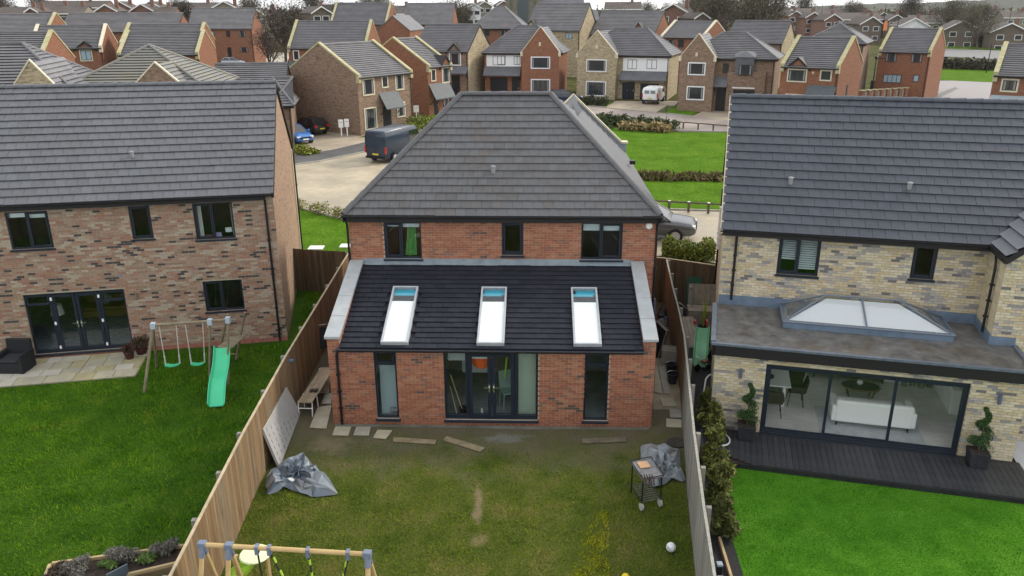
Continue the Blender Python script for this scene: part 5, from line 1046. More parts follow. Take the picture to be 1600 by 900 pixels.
# ================================================================== RIGHT GARDEN
deckm = [mat('wet_deck_%d' % i, c, .38, col2=c2, scale=4, bump=.2, bscale=30, stain=((.075, .08, .09), 2.5, .45)) for i, (c, c2) in enumerate([((.018, .019, .022), (.032, .033, .037)), ((.022, .022, .024), (.040, .040, .043)), ((.014, .015, .018), (.027, .028, .032))])]
dk = thing('deck', 'low black timber deck in front of the sliding doors', 'deck', H.location, RA); x = -1.55; protos = {}
while x < 6.25:
    mi = random.randrange(3)
    if mi not in protos: protos[mi] = MB().box(0, .138, -1.70, -.015, .112, .14).mesh('deck_board', deckm[mi])
    if x > -.4 or True:
        o = link('deck_board', protos[mi], dk); o.location = (x, 0, random.uniform(0, .004))
        if x < -.2: o.scale = (1, .66+.28*(x+1.55), 1)
    x += .145
MB().box(-1.55, 6.3, -1.735, -1.703, -.02, .125).build('deck_fascia', mat('deck_edge', (.02, .021, .023), .5, vary=.3), dk); MB().box(-1.5, 6.2, -1.69, -.05, .0, .10).build('deck_frame', soilm, dk)
sheet('pale_paving', [(HM @ Vector(p)).xy for p in ((6.3, -2.0, 0), (9.6, -2.0, 0), (9.6, 1.4, 0), (6.3, 1.4, 0))], mat('pale_slab', (.46, .47, .50), .6, vary=.08, scale=2), .03, px=False)
TG = [leafmat('box_green', (.02, .055, .014)), leafmat('box_mid', (.035, .085, .02)), leafmat('box_light', (.055, .11, .03))]; plm = mat('slate_planter', (.025, .027, .033), .6, vary=.3, scale=8, bump=.3)
for (lx, lb) in ((-.36, 'spiral topiary in square black planter left of the sliding doors'), (5.19, 'spiral topiary in square black planter right of the sliding doors')):
    p = HM @ Vector((lx, -.38, .15)); root = thing('spiral_topiary', lb, 'topiary', p, RA)
    mb = MB(); mb.loft([[(-.19, -.19, 0), (.19, -.19, 0), (.19, .19, 0), (-.19, .19, 0)], [(-.23, -.23, .40), (.23, -.23, .40), (.23, .23, .40), (-.23, .23, .40)]]); mb.build('planter', plm, root, bevel=.01); MB().box(-.19, .19, -.19, .19, .38, .41).build('soil', soilm, root)
    g = np.random.default_rng(9); N = 4200; t = g.random(N); th = t*2*np.pi*2.4; rad = .20*(1-t)+.045; rr = .13*(1-t)+.06; d = g.normal(size=(N, 3)); d /= np.linalg.norm(d, axis=1)[:, None]
    P = np.column_stack([np.cos(th)*rad*.75, np.sin(th)*rad*.75, .44+t*1.12])+d*(rr*g.random(N)**.3)[:, None]*np.array([1, 1, .75]); link('foliage', leafmesh('foliage', P, .022, TG, 8), root); mb = MB(); mb.tube([(0, 0, .4), (0, 0, 1.5)], .018, 6); mb.build('stem', twig, root)
for i, (px, py, r, h, lb) in enumerate([(1103, 690, .36, 1.15, 'golden conifer beside the hose and the grey fence'), (1106, 738, .38, 1.25, 'bushiest golden conifer in the row along the grey fence'), (1110, 790, .38, 1.2, 'golden conifer level with the barbecue in the fence row'), (1118, 838, .33, 1.0, 'brownish conifer nearest the black gravel end'), (1096, 657, .30, .95, 'farthest small conifer below the white hose')]):
    p = at(px, py, 0); p.x += .15; SD[0] += 1; g = np.random.default_rng(SD[0]); root = thing('conifer', lb, 'conifer', p, 0, 'conifers planted along the grey fence'); P = []
    for k in range(26):
        t = g.random()**.8; c = (g.normal()*r*.45*(1-t*.6), g.normal()*r*.5*(1-t*.6), .1+t*h*.9); P.append(blob(110, c, r*(.5-.25*t), g, 1.3))
    P = np.concatenate(P); P = P[P[:, 2] > .02]; link('foliage', leafmesh('foliage', P, .045, CF if i != 3 else [CF[2], CF[3], CF[1]], SD[0], up=.5, elong=1.5), root); mb = MB(); mb.tube([(0, 0, 0), (0, 0, h*.9)], .04, 6, r1=.01); mb.build('trunk', twig, root)
mb = MB(); ga, gb = at(1122, 838, .1), at(1142, 905, .1); d = gb-ga; mb.slab([Vector(), d, d+Vector((.06, 0, 0)), Vector((.06, 0, 0))], .14); o = mb.build('timber_edging', timber, None, bevel=.005, bseg=1); o.location = ga; tag(o, 'short pale timber edging between black gravel and bright turf', 'edging board')
bl = thing('bollard_light', 'short black garden bollard light with blue grey cap at the gravel', 'garden light', at(1122, 905, 0)); mb = MB(); mb.box(-.05, .05, -.05, .05, 0, .34); mb.build('post', black, bl, bevel=.01); MB().box(-.06, .06, -.06, .06, .345, .40).build('cap', mat('bluish_cap', (.28, .33, .40), .25), bl, bevel=.01)
hs = thing('garden_hose', 'white hose standing in a loop by the conifers and lying coiled on the deck corner', 'hose', at(1102, 640, 0)); hb = hs.location.copy(); hm = mat('white_hose', (.60, .61, .60), .4); mb = MB()
pts = [at(*p)-hb for p in ((1101, 648, .05), (1099, 630, .5), (1100, 610, .8), (1103, 592, 1.05), (1107, 587, 1.1), (1111, 585, 1.05), (1113, 588, .98))]; mb.tube(pts, .022, 8); mb.build('upright_loop', hm, hs)
mb = MB(); c = at(1125, 686, .16)-hb; mb.tube([c+Vector((math.cos(a)*.24, math.sin(a)*.36, .02)) for a in [R(-110+i*20) for i in range(13)]], .022, 8); mb.build('ground_loop', hm, hs)
# the narrow yard between the fence and the buff house
sl2 = thing('slide', 'mint green toddler slide with red handles in the narrow side yard', 'slide', at(1096, 560, 0)); s2b = sl2.location.copy(); mint2 = mat('mint_faded', (.16, .42, .24), .4, vary=.1, scale=3)
chute(sl2, at(1098, 512, .95)-s2b, at(1093, 572, .12)-s2b, .42, mint2)
for px in (1086.5, 1105): p = at(px, 506, 1.05)-s2b; mb = MB(); mb.tube([p+Vector((0, -.04, -.10)), p+Vector((0, .0, .08)), p+Vector((0, .12, .10)), p+Vector((0, .20, -.08))], .028, 8); mb.build('handle', mat('red_plastic', (.45, .05, .06), .4), sl2)
for s_ in (-.17, .17): p = at(1098, 512, .95)-s2b; mb = MB(); mb.box(p.x+s_-.03, p.x+s_+.03, p.y, p.y+.06, -p.z*0, .95); mb.build('support', mint2, sl2)
def strap_plant(label, p, n, h, seed, spread=.3):
    g = random.Random(seed); root = thing('strap_leaf_plant', label, 'plant', p); pot_ = MB(); pot_.lathe([(.14, 0), (.18, .26), (.15, .26)], n=12); pot_.build('pot', black, root)
    lmats = [leafmat('strap_lime', (.26, .38, .03)), leafmat('strap_yellow', (.42, .46, .06))]
    for k in range(n):
        a = g.uniform(0, 6.28); s_ = g.uniform(.3, 1)*spread; hh = h*g.uniform(.7, 1.1); mb = MB(); secs = []
        for i in range(5):
            f = i/4; c = Vector((math.cos(a)*s_*f*f, math.sin(a)*s_*f*f, .22+hh*f)); w = .035*(1-f*.85); sv = Vector((-math.sin(a), math.cos(a), 0))*w; secs.append([c-sv, c+Vector((0, 0, .008)), c+sv, c-Vector((0, 0, .008))])
        mb.loft(secs); mb.build('leaf', lmats[k % 2], root)
strap_plant('yellow green strap leaved plant behind the toddler slide', at(1098, 520, 0), 9, 1.05, 1); strap_plant('yellow green strap leaved plant against the buff wall', at(1109, 555, 0), 9, 1.1, 2, .2)
sh = thing('storage_chest', 'weathered grey wooden chest with open lid in the side yard', 'chest', at(1100, 512, 0), R(-8)); gw = mat('silver_wood', (.27, .24, .205), .85, vary=.2, scale=4, bump=.3)
for k in range(6): MB().box(-.6+k*.2, -.6+k*.2+.19, -.3, -.27, 0, .75).build('board', gw, sh)
MB().box(-.62, .62, -.27, .42, 0, .72).build('body', gw, sh)
for k in range(6):
    mb = MB(); mb.slab([(-.6+k*.2, .40, .78), (-.6+k*.2+.19, .40, .78), (-.6+k*.2+.19, .52, 1.5), (-.6+k*.2, .52, 1.5)], .03); mb.build('lid_board', gw, sh)
tr2_ = thing('trampoline_frame', 'grey steel tube garden frame leaning in the side yard corner', 'frame', at(1075, 490, 0)); mb = MB(); p = [at(*q)-tr2_.location for q in ((1061, 473, .9), (1079, 486, .5), (1084, 455, 1.3), (1079, 448, 1.6))]; mb.tube(p, .035, 8); mb.build('tube', mat('grey_tube', (.30, .32, .34), .4), tr2_)
cb = thing('cable_coil', 'coil of black cable on the ground in the side yard', 'cable coil', at(1071, 492, .05))
mb = MB(); mb.tube([(math.cos(a*.5)*(.26+.03*math.sin(a*1.7)), math.sin(a*.5)*(.26+.03*math.cos(a*1.3)), .02+a*.006) for a in range(50)], .018, 6); mb.build('coil', black, cb)
mb = MB(); mb.slab([(-.28, 0, 0), (.28, 0, 0), (.28, .35, 1.35), (-.28, .35, 1.35)], .03); o = mb.build('green_sheet', mat('dark_green_sheet', (.02, .10, .065), .6)); o.location = at(1084, 490, 0); tag(o, 'dark green flat sheet leaning behind the steel tube frame', 'sheet')
wp = thing('timber_ramp', 'weathered boards leaning as a ramp beside the toddler slide', 'boards', at(1082, 545, 0))
for k in range(3): mb = MB(); mb.slab([(-.15+k*.14, 0, .05), (-.02+k*.14, 0, .05), (.05+k*.14, 1.6, .55), (-.08+k*.14, 1.6, .55)], .03); mb.build('board', gw, wp)
tk = thing('toy_trike', 'dark tangle of a child trike at the foot of the toddler slide', 'tricycle', at(1096, 578, 0), R(30))
for p, r in (((-.18, 0, .12), .12), ((.18, .1, .1), .10), ((.18, -.1, .1), .10)): mb = MB(); mb.tube([(p[0], p[1]-.02, p[2]), (p[0], p[1]+.02, p[2])], r, 12); mb.build('wheel', black, tk)
mb = MB(); mb.tube([(-.18, 0, .12), (-.12, 0, .42), (-.12, .15, .45)], .014, 6).tube([(-.14, 0, .3), (.1, 0, .25), (.18, .1, .1)], .014, 6).tube([(.1, 0, .25), (.18, -.1, .1)], .014, 6).tube([(.1, 0, .25), (.5, .1, .75)], .012, 6); mb.build('frame', steel, tk); MB().box(.02, .18, -.08, .08, .26, .31).build('seat', mat('orange_brown', (.25, .08, .03), .5), tk)
# the passage right of the middle house
for i, (px, py, lb) in enumerate(((1050, 598, 'nearer black bucket by the right fence'), (1048, 583, 'farther black bucket by the right fence'))):
    bk_ = thing('bucket', lb, 'bucket', at(px, py, 0), 0, 'black buckets by the right fence'); mb = MB(); mb.lathe([(.13, 0), (.17, .30), (.185, .30), (.185, .33), (.165, .33), (.125, .02)], n=16); mb.build('body', mat('blue_black', (.02, .022, .035), .45), bk_); mb = MB(); mb.tube([(math.cos(R(a))*.18, .02, .32+math.sin(R(a))*.09) for a in range(0, 181, 30)], .008, 5); mb.build('handle', steel, bk_)
stp = thing('slab_stack', 'stack of upright thin grey slabs against the right fence', 'slabs', at(1048, 567, 0), R(-15))
for k in range(7): mb = MB(); mb.box(-.3, .3, -.25+k*.065, -.25+k*.065+.045, 0, .52+.02*(k % 3)); mb.build('slab', slabm[1], stp)
bo_ = thing('board_stack', 'dark boards leaning on the side wall of the extension', 'boards', at(1034, 552, 0), R(10))
for k in range(3): mb = MB(); mb.slab([(-.30+k*.06, -.3, 0), (-.30+k*.06, .5, 0), (-.05+k*.06, .5, .95), (-.05+k*.06, -.3, .95)], .03, dirn=(1, 0, 0)); mb.build('board', [black, gw, FD[0]][k], bo_)
rk = random.Random(6)
for k, (px, py, lb, c) in enumerate(((1036, 500, 'dark sack slumped by the house wall', (.02, .022, .03)), (1041, 490, 'black sack beside the fence end', (.03, .03, .03)), (1033, 515, 'grey rubble sack on the side path', (.15, .145, .14)), (1040, 512, 'blue black crumpled sack near the leaning boards', (.02, .03, .07)))):
    mb = MB(); secs = []
    for z, r in ((0, .22), (.12, .27), (.26, .24), (.36, .13), (.42, .06)): secs.append([(math.cos(a*.785)*r*(1+.2*rk.uniform(-1, 1)), math.sin(a*.785)*r*(1+.2*rk.uniform(-1, 1)), z) for a in range(8)])
    mb.loft(secs); o = mb.build('sack', mat('sack_%d' % k, c, .4, vary=.4, scale=9)); o.location = at(px, py, .01); tag(o, lb, 'sack')
pl_ = thing('side_gate', 'purple grey flush side gate beside the middle house', 'gate', CM @ Vector((9.25, 4.9, 0)), CA); MB().box(0, .30, 0, .05, 0, 2.0).build('panel', mat('purple_grey', (.13, .135, .20), .5, vary=.1), pl_); MB().box(.02, .28, -.015, .0, .95, 1.05).build('rail', mat('purple_rail', (.10, .105, .16), .5), pl_)

# ================================================================== INSIDE THE ROOMS
def inside(M, rot, name, label, cat, x, y, z, r=0, group=None): return thing(name, label, cat, M @ Vector((x, y, z)), rot+r, group)
sofaw = mat('white_leather', (.80, .79, .76), .5); sofag = mat('pale_grey_fabric', (.64, .63, .59), .9)
def sofa(label, x, y, r, w, m, M=HM, rot=RA, z=.152):
    s = inside(M, rot, 'sofa', label, 'sofa', x, y, z, r); MB().box(-w/2, w/2, -.42, .38, .16, .42).build('base', m, s, bevel=.03); MB().box(-w/2, w/2, .28, .46, .16, .80).build('backrest', m, s, bevel=.05)
    for sx in (-1, 1): mb = MB(); mb.box(sx*w/2-.09, sx*w/2+.09, -.42, .44, .16, .62); mb.build('arm', m, s, bevel=.05)
    for k in range(2): MB().box(-w/2+.11+k*(w/2-.11), -.01+k*(w/2-.11), -.40, .26, .42, .54).build('cushion', m, s, bevel=.04)
    for sx in (-1, 1):
        for sy in (-.36, .36): mb = MB(); mb.tube([(sx*(w/2-.1), sy, .17), (sx*(w/2-.06), sy, 0)], .018, 6); mb.build('leg', black, s)
    return s
sofa('white sofa with its back to the sliding doors', 2.95, 1.25, R(180), 1.95, sofaw); sofa('pale grey sofa facing the glass across the coffee table', 2.75, 4.3, 0, 2.1, sofag)
ct = inside(HM, RA, 'coffee_table', 'oval dark coffee table with gilt rim between the two sofas', 'coffee table', 2.9, 2.75, .152); gold = mat('dull_gilt', (.30, .22, .10), .35, metal=.8)
mb = MB(); secs = [[(math.cos(R(a))*.52, math.sin(R(a))*.34, z) for a in range(0, 360, 20)] for z in (.38, .41)]; mb.loft(secs); mb.build('top', mat('smoked_top', (.05, .055, .05), .1), ct)
mb = MB(); mb.tube([(math.cos(R(a))*.53, math.sin(R(a))*.35, .395) for a in range(0, 361, 20)], .022, 6, caps=False); mb.build('rim', gold, ct)
for a in (40, 140, 220, 320): mb = MB(); mb.tube([(math.cos(R(a))*.5, math.sin(R(a))*.32, .39), (math.cos(R(a))*.38, math.sin(R(a))*.24, 0)], .02, 6); mb.build('leg', gold, ct)
orc = inside(HM, RA, 'orchid_vase', 'white orchid in a small pot on the coffee table', 'flowers', 2.88, 2.8, .152+.412); mb = MB(); mb.lathe([(.05, 0), (.09, .06), (.06, .14), (.05, .14)], n=12); mb.build('vase', white, orc); link('blooms', leafmesh('blooms', blob(150, (0, 0, .42), .17, np.random.default_rng(2), .8), .05, [leafmat('petal', (.80, .79, .76))], 4), orc)
mb = MB(); mb.tube([(0, 0, .1), (.04, 0, .3), (0, 0, .45)], .01, 5); mb.build('stem', twig, orc)
rg_ = MB(); rg_.box(-1.3, 1.3, -.9, .9, 0, .012); o = rg_.build('rug', mat('pale_rug', (.56, .57, .57), .95, col2=(.40, .41, .42), scale=3)); o.matrix_world = HM @ Matrix.Translation((2.9, 1.05, .154)); tag(o, 'pale marbled rug under the white sofa by the glass', 'rug')
dt = inside(HM, RA, 'dining_table', 'white topped dining table inside the left glass panel', 'table', .35, 2.35, .152, R(0)); MB().box(-.5, .5, -.95, .95, .72, .76).build('tabletop', white, dt, bevel=.01)
for sx in (-.35, .35): MB().box(sx-.04, sx+.04, -.7, .7, 0, .72).build('trestle', sofaw, dt)
chm = mat('brown_velvet', (.05, .04, .032), .9)
def dchair(label, x, y, r):
    s = inside(HM, RA, 'dining_chair', label, 'chair', x, y, .152, r, 'brown chairs around the dining table'); MB().box(-.24, .24, -.22, .22, .42, .50).build('seat', chm, s, bevel=.03); mb = MB(); mb.loft([[(-.25, .16, .44), (.25, .16, .44), (.25, .25, .44), (-.25, .25, .44)], [(-.22, .27, .84), (.22, .27, .84), (.22, .32, .84), (-.22, .32, .84)]]); mb.build('backrest', chm, s, bevel=.03)
    for sx in (-1, 1):
        MB().box(sx*.25-.025, sx*.25+.025, -.16, .2, .48, .64).build('arm', chm, s, bevel=.02)
        for sy in (-1, 1): mb = MB(); mb.tube([(sx*.18, sy*.16, .43), (sx*.24, sy*.22, 0)], .013, 6); mb.build('leg', black, s)
dchair('brown dining chair at the near end of the white table', .38, 1.12, R(180)); dchair('brown dining chair on the right long side nearest the glass', 1.05, 1.95, R(-90)); dchair('brown dining chair on the right long side far from the glass', 1.05, 2.85, R(-90))
cp = inside(HM, RA, 'table_centrepiece', 'dark tray with small ornaments on the dining table', 'ornament', .2, 1.95, .152+.762); mb = MB(); mb.lathe([(.0, 0), (.2, 0), (.22, .03), (.19, .03)], n=14); mb.build('tray', black, cp)
for k in range(3): mb = MB(); mb.lathe([(.04, 0), (.05, .1), (.02, .2)], c=(-.08+k*.08, .03*k, .03), n=10); mb.build('ornament', [white, black, steel][k], cp)
sbd = inside(HM, RA, 'sideboard', 'white sideboard along the far right wall of the glazed room', 'sideboard', 5.5, 3.4, .152); MB().box(-.3, .3, -1.1, 1.1, 0, .75).build('cabinet', white, sbd, bevel=.01)
for k in range(3): MB().box(-.315, -.302, -1.05+k*.7, -.4+k*.7, .06, .70).build('door', sofaw, sbd)
vsm = glass('vase_glass', (.85, .9, .88)); vs_l = inside(HM, RA, 'tall_vases', 'group of tall mirrored vases at the back of the glazed room', 'vases', 4.75, 3.95, .152)
for k in range(4): mb = MB(); mb.lathe([(.09, 0), (.10, .3), (.05, .55+.12*(k % 2)), (.07, .62+.12*(k % 2))], c=(-.4+k*.24, .1*(k % 2), 0), n=12); mb.build('vase', mat('silvered', (.42, .42, .38), .2, metal=.8), vs_l)
cab2 = inside(HM, RA, 'side_cabinet', 'low white cabinet behind the right glass panel', 'cabinet', 4.15, 4.3, .152); MB().box(-.35, .35, -.25, .25, 0, .62).build('body', white, cab2, bevel=.01); MB().box(-.33, .33, -.262, -.252, .05, .57).build('door', sofaw, cab2)
# middle house extension
def put(name, label, cat, x, y, z, build, m, r=0, part=None):
    mb = MB(); build(mb); o = mb.build(name, m); o.matrix_world = CM @ Matrix.Translation((x, y, z)) @ Matrix.Rotation(r, 4, 'Z'); return tag(o, label, cat)
put('door_blank', 'tall pale door blank standing inside the left narrow window', 'board', 1.28, .42, .12, lambda b: b.slab([(0, 0, 0), (.58, 0, 0), (.58, .05, 1.56), (0, .05, 1.56)], .04, dirn=(0, 1, 0)), mat('pale_aqua_board', (.62, .70, .70), .6))
put('battery_box', 'small black and white box at the foot of the left narrow window', 'box', 1.55, .26, .13, lambda b: b.box(0, .2, 0, .12, 0, .22), mat('box_print', (.03, .03, .03), .6, col2=(.5, .5, .5), scale=14))
put('plaster_sheet', 'full height pale plasterboard sheet behind the right sidelight', 'board', 5.16, .30, .12, lambda b: b.slab([(0, 0, 0), (.50, 0, 0), (.50, .03, 2.06), (0, .03, 2.06)], .02, dirn=(0, 1, 0)), mat('pale_green_board', (.50, .54, .42), .8))
for k, (lb, x0) in enumerate((('longer pale timber batten leaning inside the left sidelight', .0), ('shorter pale timber batten leaning inside the left sidelight', -.02))):
    put('batten', lb, 'batten', 3.22, .22, .18, lambda b, k=k: b.tube([(.42-.2*k, .02, 0), (.04-.02*k, .25, 1.15-.35*k)], .02, 4), timber)
put('white_panel', 'white panel hanging at the top of the left sidelight', 'panel', 3.2, .5, 1.75, lambda b: b.box(0, .5, 0, .03, 0, .42), plaster)
og = thing('hanging_bag', 'orange and white bag hanging inside the left patio door', 'bag', CM @ Vector((3.90, .24, 1.66))); og.scale = (1.25, 1, 1.3); og.rotation_euler = (0, 0, CA); mb = MB(); secs = []
for z, w in ((0, .10), (.06, .20), (.18, .23), (.24, .23)): secs.append([(.2+math.cos(R(a))*w, math.sin(R(a))*.09, z) for a in range(0, 360, 40)])
mb.loft(secs); mb.build('body', mat('safety_orange', (.70, .10, .02), .6), og); MB().box(-.04, .44, -.10, .10, .242, .30).build('band', plaster, og)
cz = thing('garden_chair', 'pale mint chair inside the right patio door', 'chair', CM @ Vector((4.85, 1.0, .12))); cz.rotation_euler = (0, 0, CA+R(20)); mtm = mat('pale_mint', (.42, .55, .47), .5); MB().box(-.2, .2, -.2, .2, .44, .47).build('seat', mtm, cz); mb = MB(); mb.slab([(-.2, .2, .5), (.2, .2, .5), (.2, .3, .98), (-.2, .3, .98)], .03); mb.build('backrest', mtm, cz)
for sx in (-.18, .18):
    for sy in (-.18, .18): mb = MB(); mb.tube([(sx, sy, .44), (sx*1.15, sy*1.15, 0)], .014, 6); mb.build('leg', mtm, cz)
put('lime_strap', 'lime strap hanging inside the right patio door', 'strap', 4.78, .28, 1.35, lambda b: b.tube([(0, 0, 0), (.03, 0, .3), (.06, 0, .62)], .022, 5), lm)
put('spray_can', 'white spray can on the sill inside the left patio door', 'can', 4.14, .24, .13, lambda b: b.lathe([(.035, 0), (.035, .22), (.02, .25), (.02, .28)], n=12), white)
put('tool_bucket', 'dark bucket of tools inside the left sidelight', 'bucket', 3.62, .35, .13, lambda b: b.lathe([(.10, 0), (.13, .25), (.11, .25)], n=12), black)
put('work_screen', 'large pale door leaf standing in the middle of the extension', 'board', 3.45, 1.9, .12, lambda b: b.box(0, .75, 0, .04, .6, 2.0), plaster)
# left house living room and sills
s = sofa('mustard brown corner sofa inside the left patio doors', 2.1, 3.2, 0, 2.6, mat('mustard_fabric', (.22, .13, .035), .9), LM, LA, .172)
for k, (x, lb) in enumerate(((1.45, 'patterned grey cushion at the left end of the mustard sofa'), (2.85, 'patterned grey cushion at the right end of the mustard sofa'))):
    mb = MB(); mb.box(-.2, .2, -.06, .06, 0, .4); o = mb.build('cushion', mat('patterned_cushion', (.12, .12, .12), .9, col2=(.5, .5, .48), scale=12), None, bevel=.05); o.matrix_world = LM @ Matrix.Translation((x, 3.25, .70)) @ Matrix.Rotation(R(25), 4, 'Y'); tag(o, lb, 'cushion', 'patterned cushions on the mustard sofa')
lp = thing('table_lamp', 'white shaded lamp inside the left sidelight', 'lamp', LM @ Vector((.62, 1.2, .17))); mb = MB(); mb.lathe([(.14, 0), (.14, .02), (.02, .04), (.02, .95)], n=10); mb.build('stand', steel, lp); mb = MB(); mb.lathe([(.22, .95), (.16, 1.30)], n=16); mb.build('lamp_shade', curt, lp)
for (x, y, z, lb, c) in ((6.05, .20, 3.80, 'red and white book pile on the upper right sill', (.45, .10, .10)), (6.36, .20, 3.80, 'mauve framed picture on the upper right sill', (.42, .32, .50)), (6.70, .20, 3.95, 'white toy figure in the upper right window', (.70, .68, .66))):
    mb = MB(); mb.box(-.10, .10, -.03, .03, .02, .10 if 'book' in lb else .17); mb.box(-.07, .07, -.034, -.03, .04, .09); o = mb.build('sill_ornament', mat('sill_%.2f' % x, c, .6)); o.matrix_world = LM @ Matrix.Translation((x, y, z)); tag(o, lb, 'ornament')
gcurt = mat('green_curtain', (.10, .30, .08), .9, vary=.2, scale=6); mb = MB(); mb.loft([[(1.63+.36*i/8+(.12*(z-3.8) if i < 6 else 0), 3.57+.03*(i % 2), z) for i in range(9)]+[(1.63+.36*i/8+(.12*(z-3.8) if i < 6 else 0), 3.585+.03*(i % 2), z) for i in range(8, -1, -1)] for z in (3.85, 4.2, 4.72)]); mb.build('curtain', gcurt, C)
# ================================================================== THE ESTATE BEHIND
bw_brown = brickmat('brown_brickwork', [(.04, .034, .03), (.18, .115, .078), (.25, .165, .115), (.32, .22, .155)], (.30, .25, .2))
bw_red = brickmat('estate_red_brickwork', [(.10, .045, .03), (.205, .078, .042), (.245, .098, .055), (.28, .13, .08)], (.29, .21, .15))
bw_stone = brickmat('buff_stonework', [(.07, .065, .06), (.30, .245, .155), (.42, .34, .22), (.48, .41, .28)], (.42, .37, .28), bw=.3, bh=.1)
far_tile = [mat('estate_tile_%d' % i, c, .5, vary=.16, scale=.8) for i, c in enumerate([(.135, .132, .14), (.165, .16, .165), (.115, .117, .13), (.19, .185, .185)])]
mosst = mat('mossy_tile', (.165, .163, .16), .5, col2=(.19, .182, .145), scale=.5)
render_w = mat('white_render', (.76, .77, .78), .8); doord = mat('dark_door', (.016, .017, .02), .35); canm = mat('grey_canopy', (.085, .098, .105), .6, vary=.12, scale=3); barge = mat('black_barge', (.012, .011, .012), .5)
def solve_x(P, d, px):
    k = (px-800)/FPX; v = P-CAM; return (k*v.dot(_F)-v.dot(_R))/(d.dot(_R)-k*d.dot(_F))
class House:
    def __init__(s, label, FL, FRx, dist, rot, name='estate_house', cat='house', group=None):
        s.P = at_dist(FL[0], FL[1], dist); s.r = R(rot); s.d = Vector((math.cos(s.r), math.sin(s.r), 0)); s.n = Vector((-s.d.y, s.d.x, 0)); s.w = solve_x(s.P, s.d, FRx)
        s.zb = min(terrain(s.P.x, s.P.y), terrain(*(s.P+s.d*s.w).xy))-.05; s.he = s.P.z-s.zb; s.root = thing(name, label, cat, (s.P.x, s.P.y, s.zb), s.r, group)
    def W(s, px, py, y=0.0):
        q = on_plane(px, py, s.P+s.n*y, s.n); v = q-s.root.location; return v.dot(s.d), v.z
    def rect(s, a, y=0.0):
        x0, z1 = s.W(a[0], a[1], y); x1, z0 = s.W(a[2], a[3], y); return min(x0, x1), max(x0, x1), max(0, min(z0, z1)), max(z0, z1)
    def win(s, a, y=0.0, sur=None, mull=1, bar=False, gm=None):
        x0, x1, z0, z1 = s.rect(a, y); f = MB(); t = .06; o = y-.02
        if sur:
            b = MB(); q = .12; b.box(x0-q, x0, o-.03, y, z0-q, z1+q).box(x1, x1+q, o-.03, y, z0-q, z1+q).box(x0, x1, o-.03, y, z1, z1+q).box(x0, x1, o-.05, y, z0-q, z0); b.build('window_surround', sur, s.root)
        f.box(x0, x0+t, o-.02, y, z0, z1).box(x1-t, x1, o-.02, y, z0, z1).box(x0+t, x1-t, o-.02, y, z1-t, z1).box(x0+t, x1-t, o-.02, y, z0, z0+t)
        for i in range(mull): x = x0+(x1-x0)*(i+1)/(mull+1); f.box(x-t/2, x+t/2, o-.024, y, z0+t, z1-t)
        w = f.build('window', navy, s.root)
        MB().box(x0+t, x1-t, o-.004, o+.008, z0+t, z1-t).build('pane', gm or fdark, w)
        if gm is None and x1-x0 > .9:
            for c in (x0+t+.02, x1-t-.16): MB().box(c, c+.14, o-.009, o-.0055, z0+t, z1-t).build('curtain', mat('far_curtain', (.24, .24, .245), .8), w)
        return s
    def door(s, a, y=0.0, m=None, ribs=0, name='door'):
        x0, x1, z0, z1 = s.rect(a, y); b = MB(); b.box(x0, x1, y-.05, y, 0, z1)
        for k in range(ribs): z = z1*(k+1)/(ribs+1); b.box(x0+.02, x1-.02, y-.062, y-.05, z-.02, z+.02)
        o = b.build(name, m or doord, s.root)
        if not ribs: MB().box(x1-.16, x1-.12, y-.10, y-.05, .95, 1.15).build('handle', chrome, o)
        return s
    def canopy(s, a, out=.9, y=0.0, m=None):
        x0, x1, z0, z1 = s.rect(a, y); b = MB(); b.slab([(x0, y-out, z0), (x1, y-out, z0), (x1, y-.003, z1+.1), (x0, y-.003, z1+.1)], .10)
        b.build('canopy', m or canm, s.root); c = MB()
        for x in (x0+.1, x1-.18): c.slab([(x, y-.01, z0-.6), (x+.08, y-.01, z0-.6), (x+.08, y-out*.8, z0-.02), (x, y-out*.8, z0-.02)], .07)
        c.build('canopy_bracket', barge, s.root); return s
    def panel(s, a, y=0.0, m=None):
        x0, x1, z0, z1 = s.rect(a, y); MB().box(x0, x1, y-.035, y-.002, z0, z1).build('render_panel', m or render_w, s.root); return s
    def stone(s, a, y=0.0):
        x0, x1, z0, z1 = s.rect(a, y); MB().box(x0, x1, y-.04, y-.002, z0, z1).build('date_stone', cream, s.root); return s
    def dormer(s, pxc, pyt, half, wall, y=0.0):
        x, z = s.W(pxc, pyt, y); hw = half; zb = s.he-.05; b = MB(); b.poly([(x-hw, y-.012, zb), (x+hw, y-.012, zb), (x, y-.012, z)]); b.build('gablet', wall, s.root)
        c = MB()
        for sg in (-1, 1): c.slab([(x+sg*(hw+.22), y-.14, zb-.12), (x+sg*(hw+.22), y+.05, zb-.12), (x, y+.05, z+.12), (x, y-.14, z+.12)], .2); c.poly([(x+sg*(hw+.2), y-.1, zb-.1), (x, y-.1, z+.12), (x, y+2.2, z+.12), (x+sg*(hw+.2), y+.5, zb+.35)])
        c.build('gablet_roof', barge, s.root); return s
    def gable(s, depth, rise, wall, tile, cop=None, side=None, eo=.25):
        w, he, D = s.w, s.he, depth; s.depth = D; b = MB(); sd = 1 if side else 0; up = .22 if cop else 0
        b.poly([(0, 0, 0), (w, 0, 0), (w, 0, he), (0, 0, he)]); b.poly([(w, D, 0), (0, D, 0), (0, D, he), (w, D, he)])
        b.poly([(w, 0, 0), (w, D, 0), (w, D, he+up), (w, D/2, he+rise+up), (w, 0, he+up)], sd); b.poly([(0, D, 0), (0, 0, 0), (0, 0, he+up), (0, D/2, he+rise+up), (0, D, he+up)], sd)
        b.build('wall', [wall, side or wall], s.root); V = Vector((0, D/2+eo, rise+eo*rise/(D/2))); zs = he-eo*rise/(D/2)+.06; L = V.length; rb = MB(); e = .06 if not cop else -.02
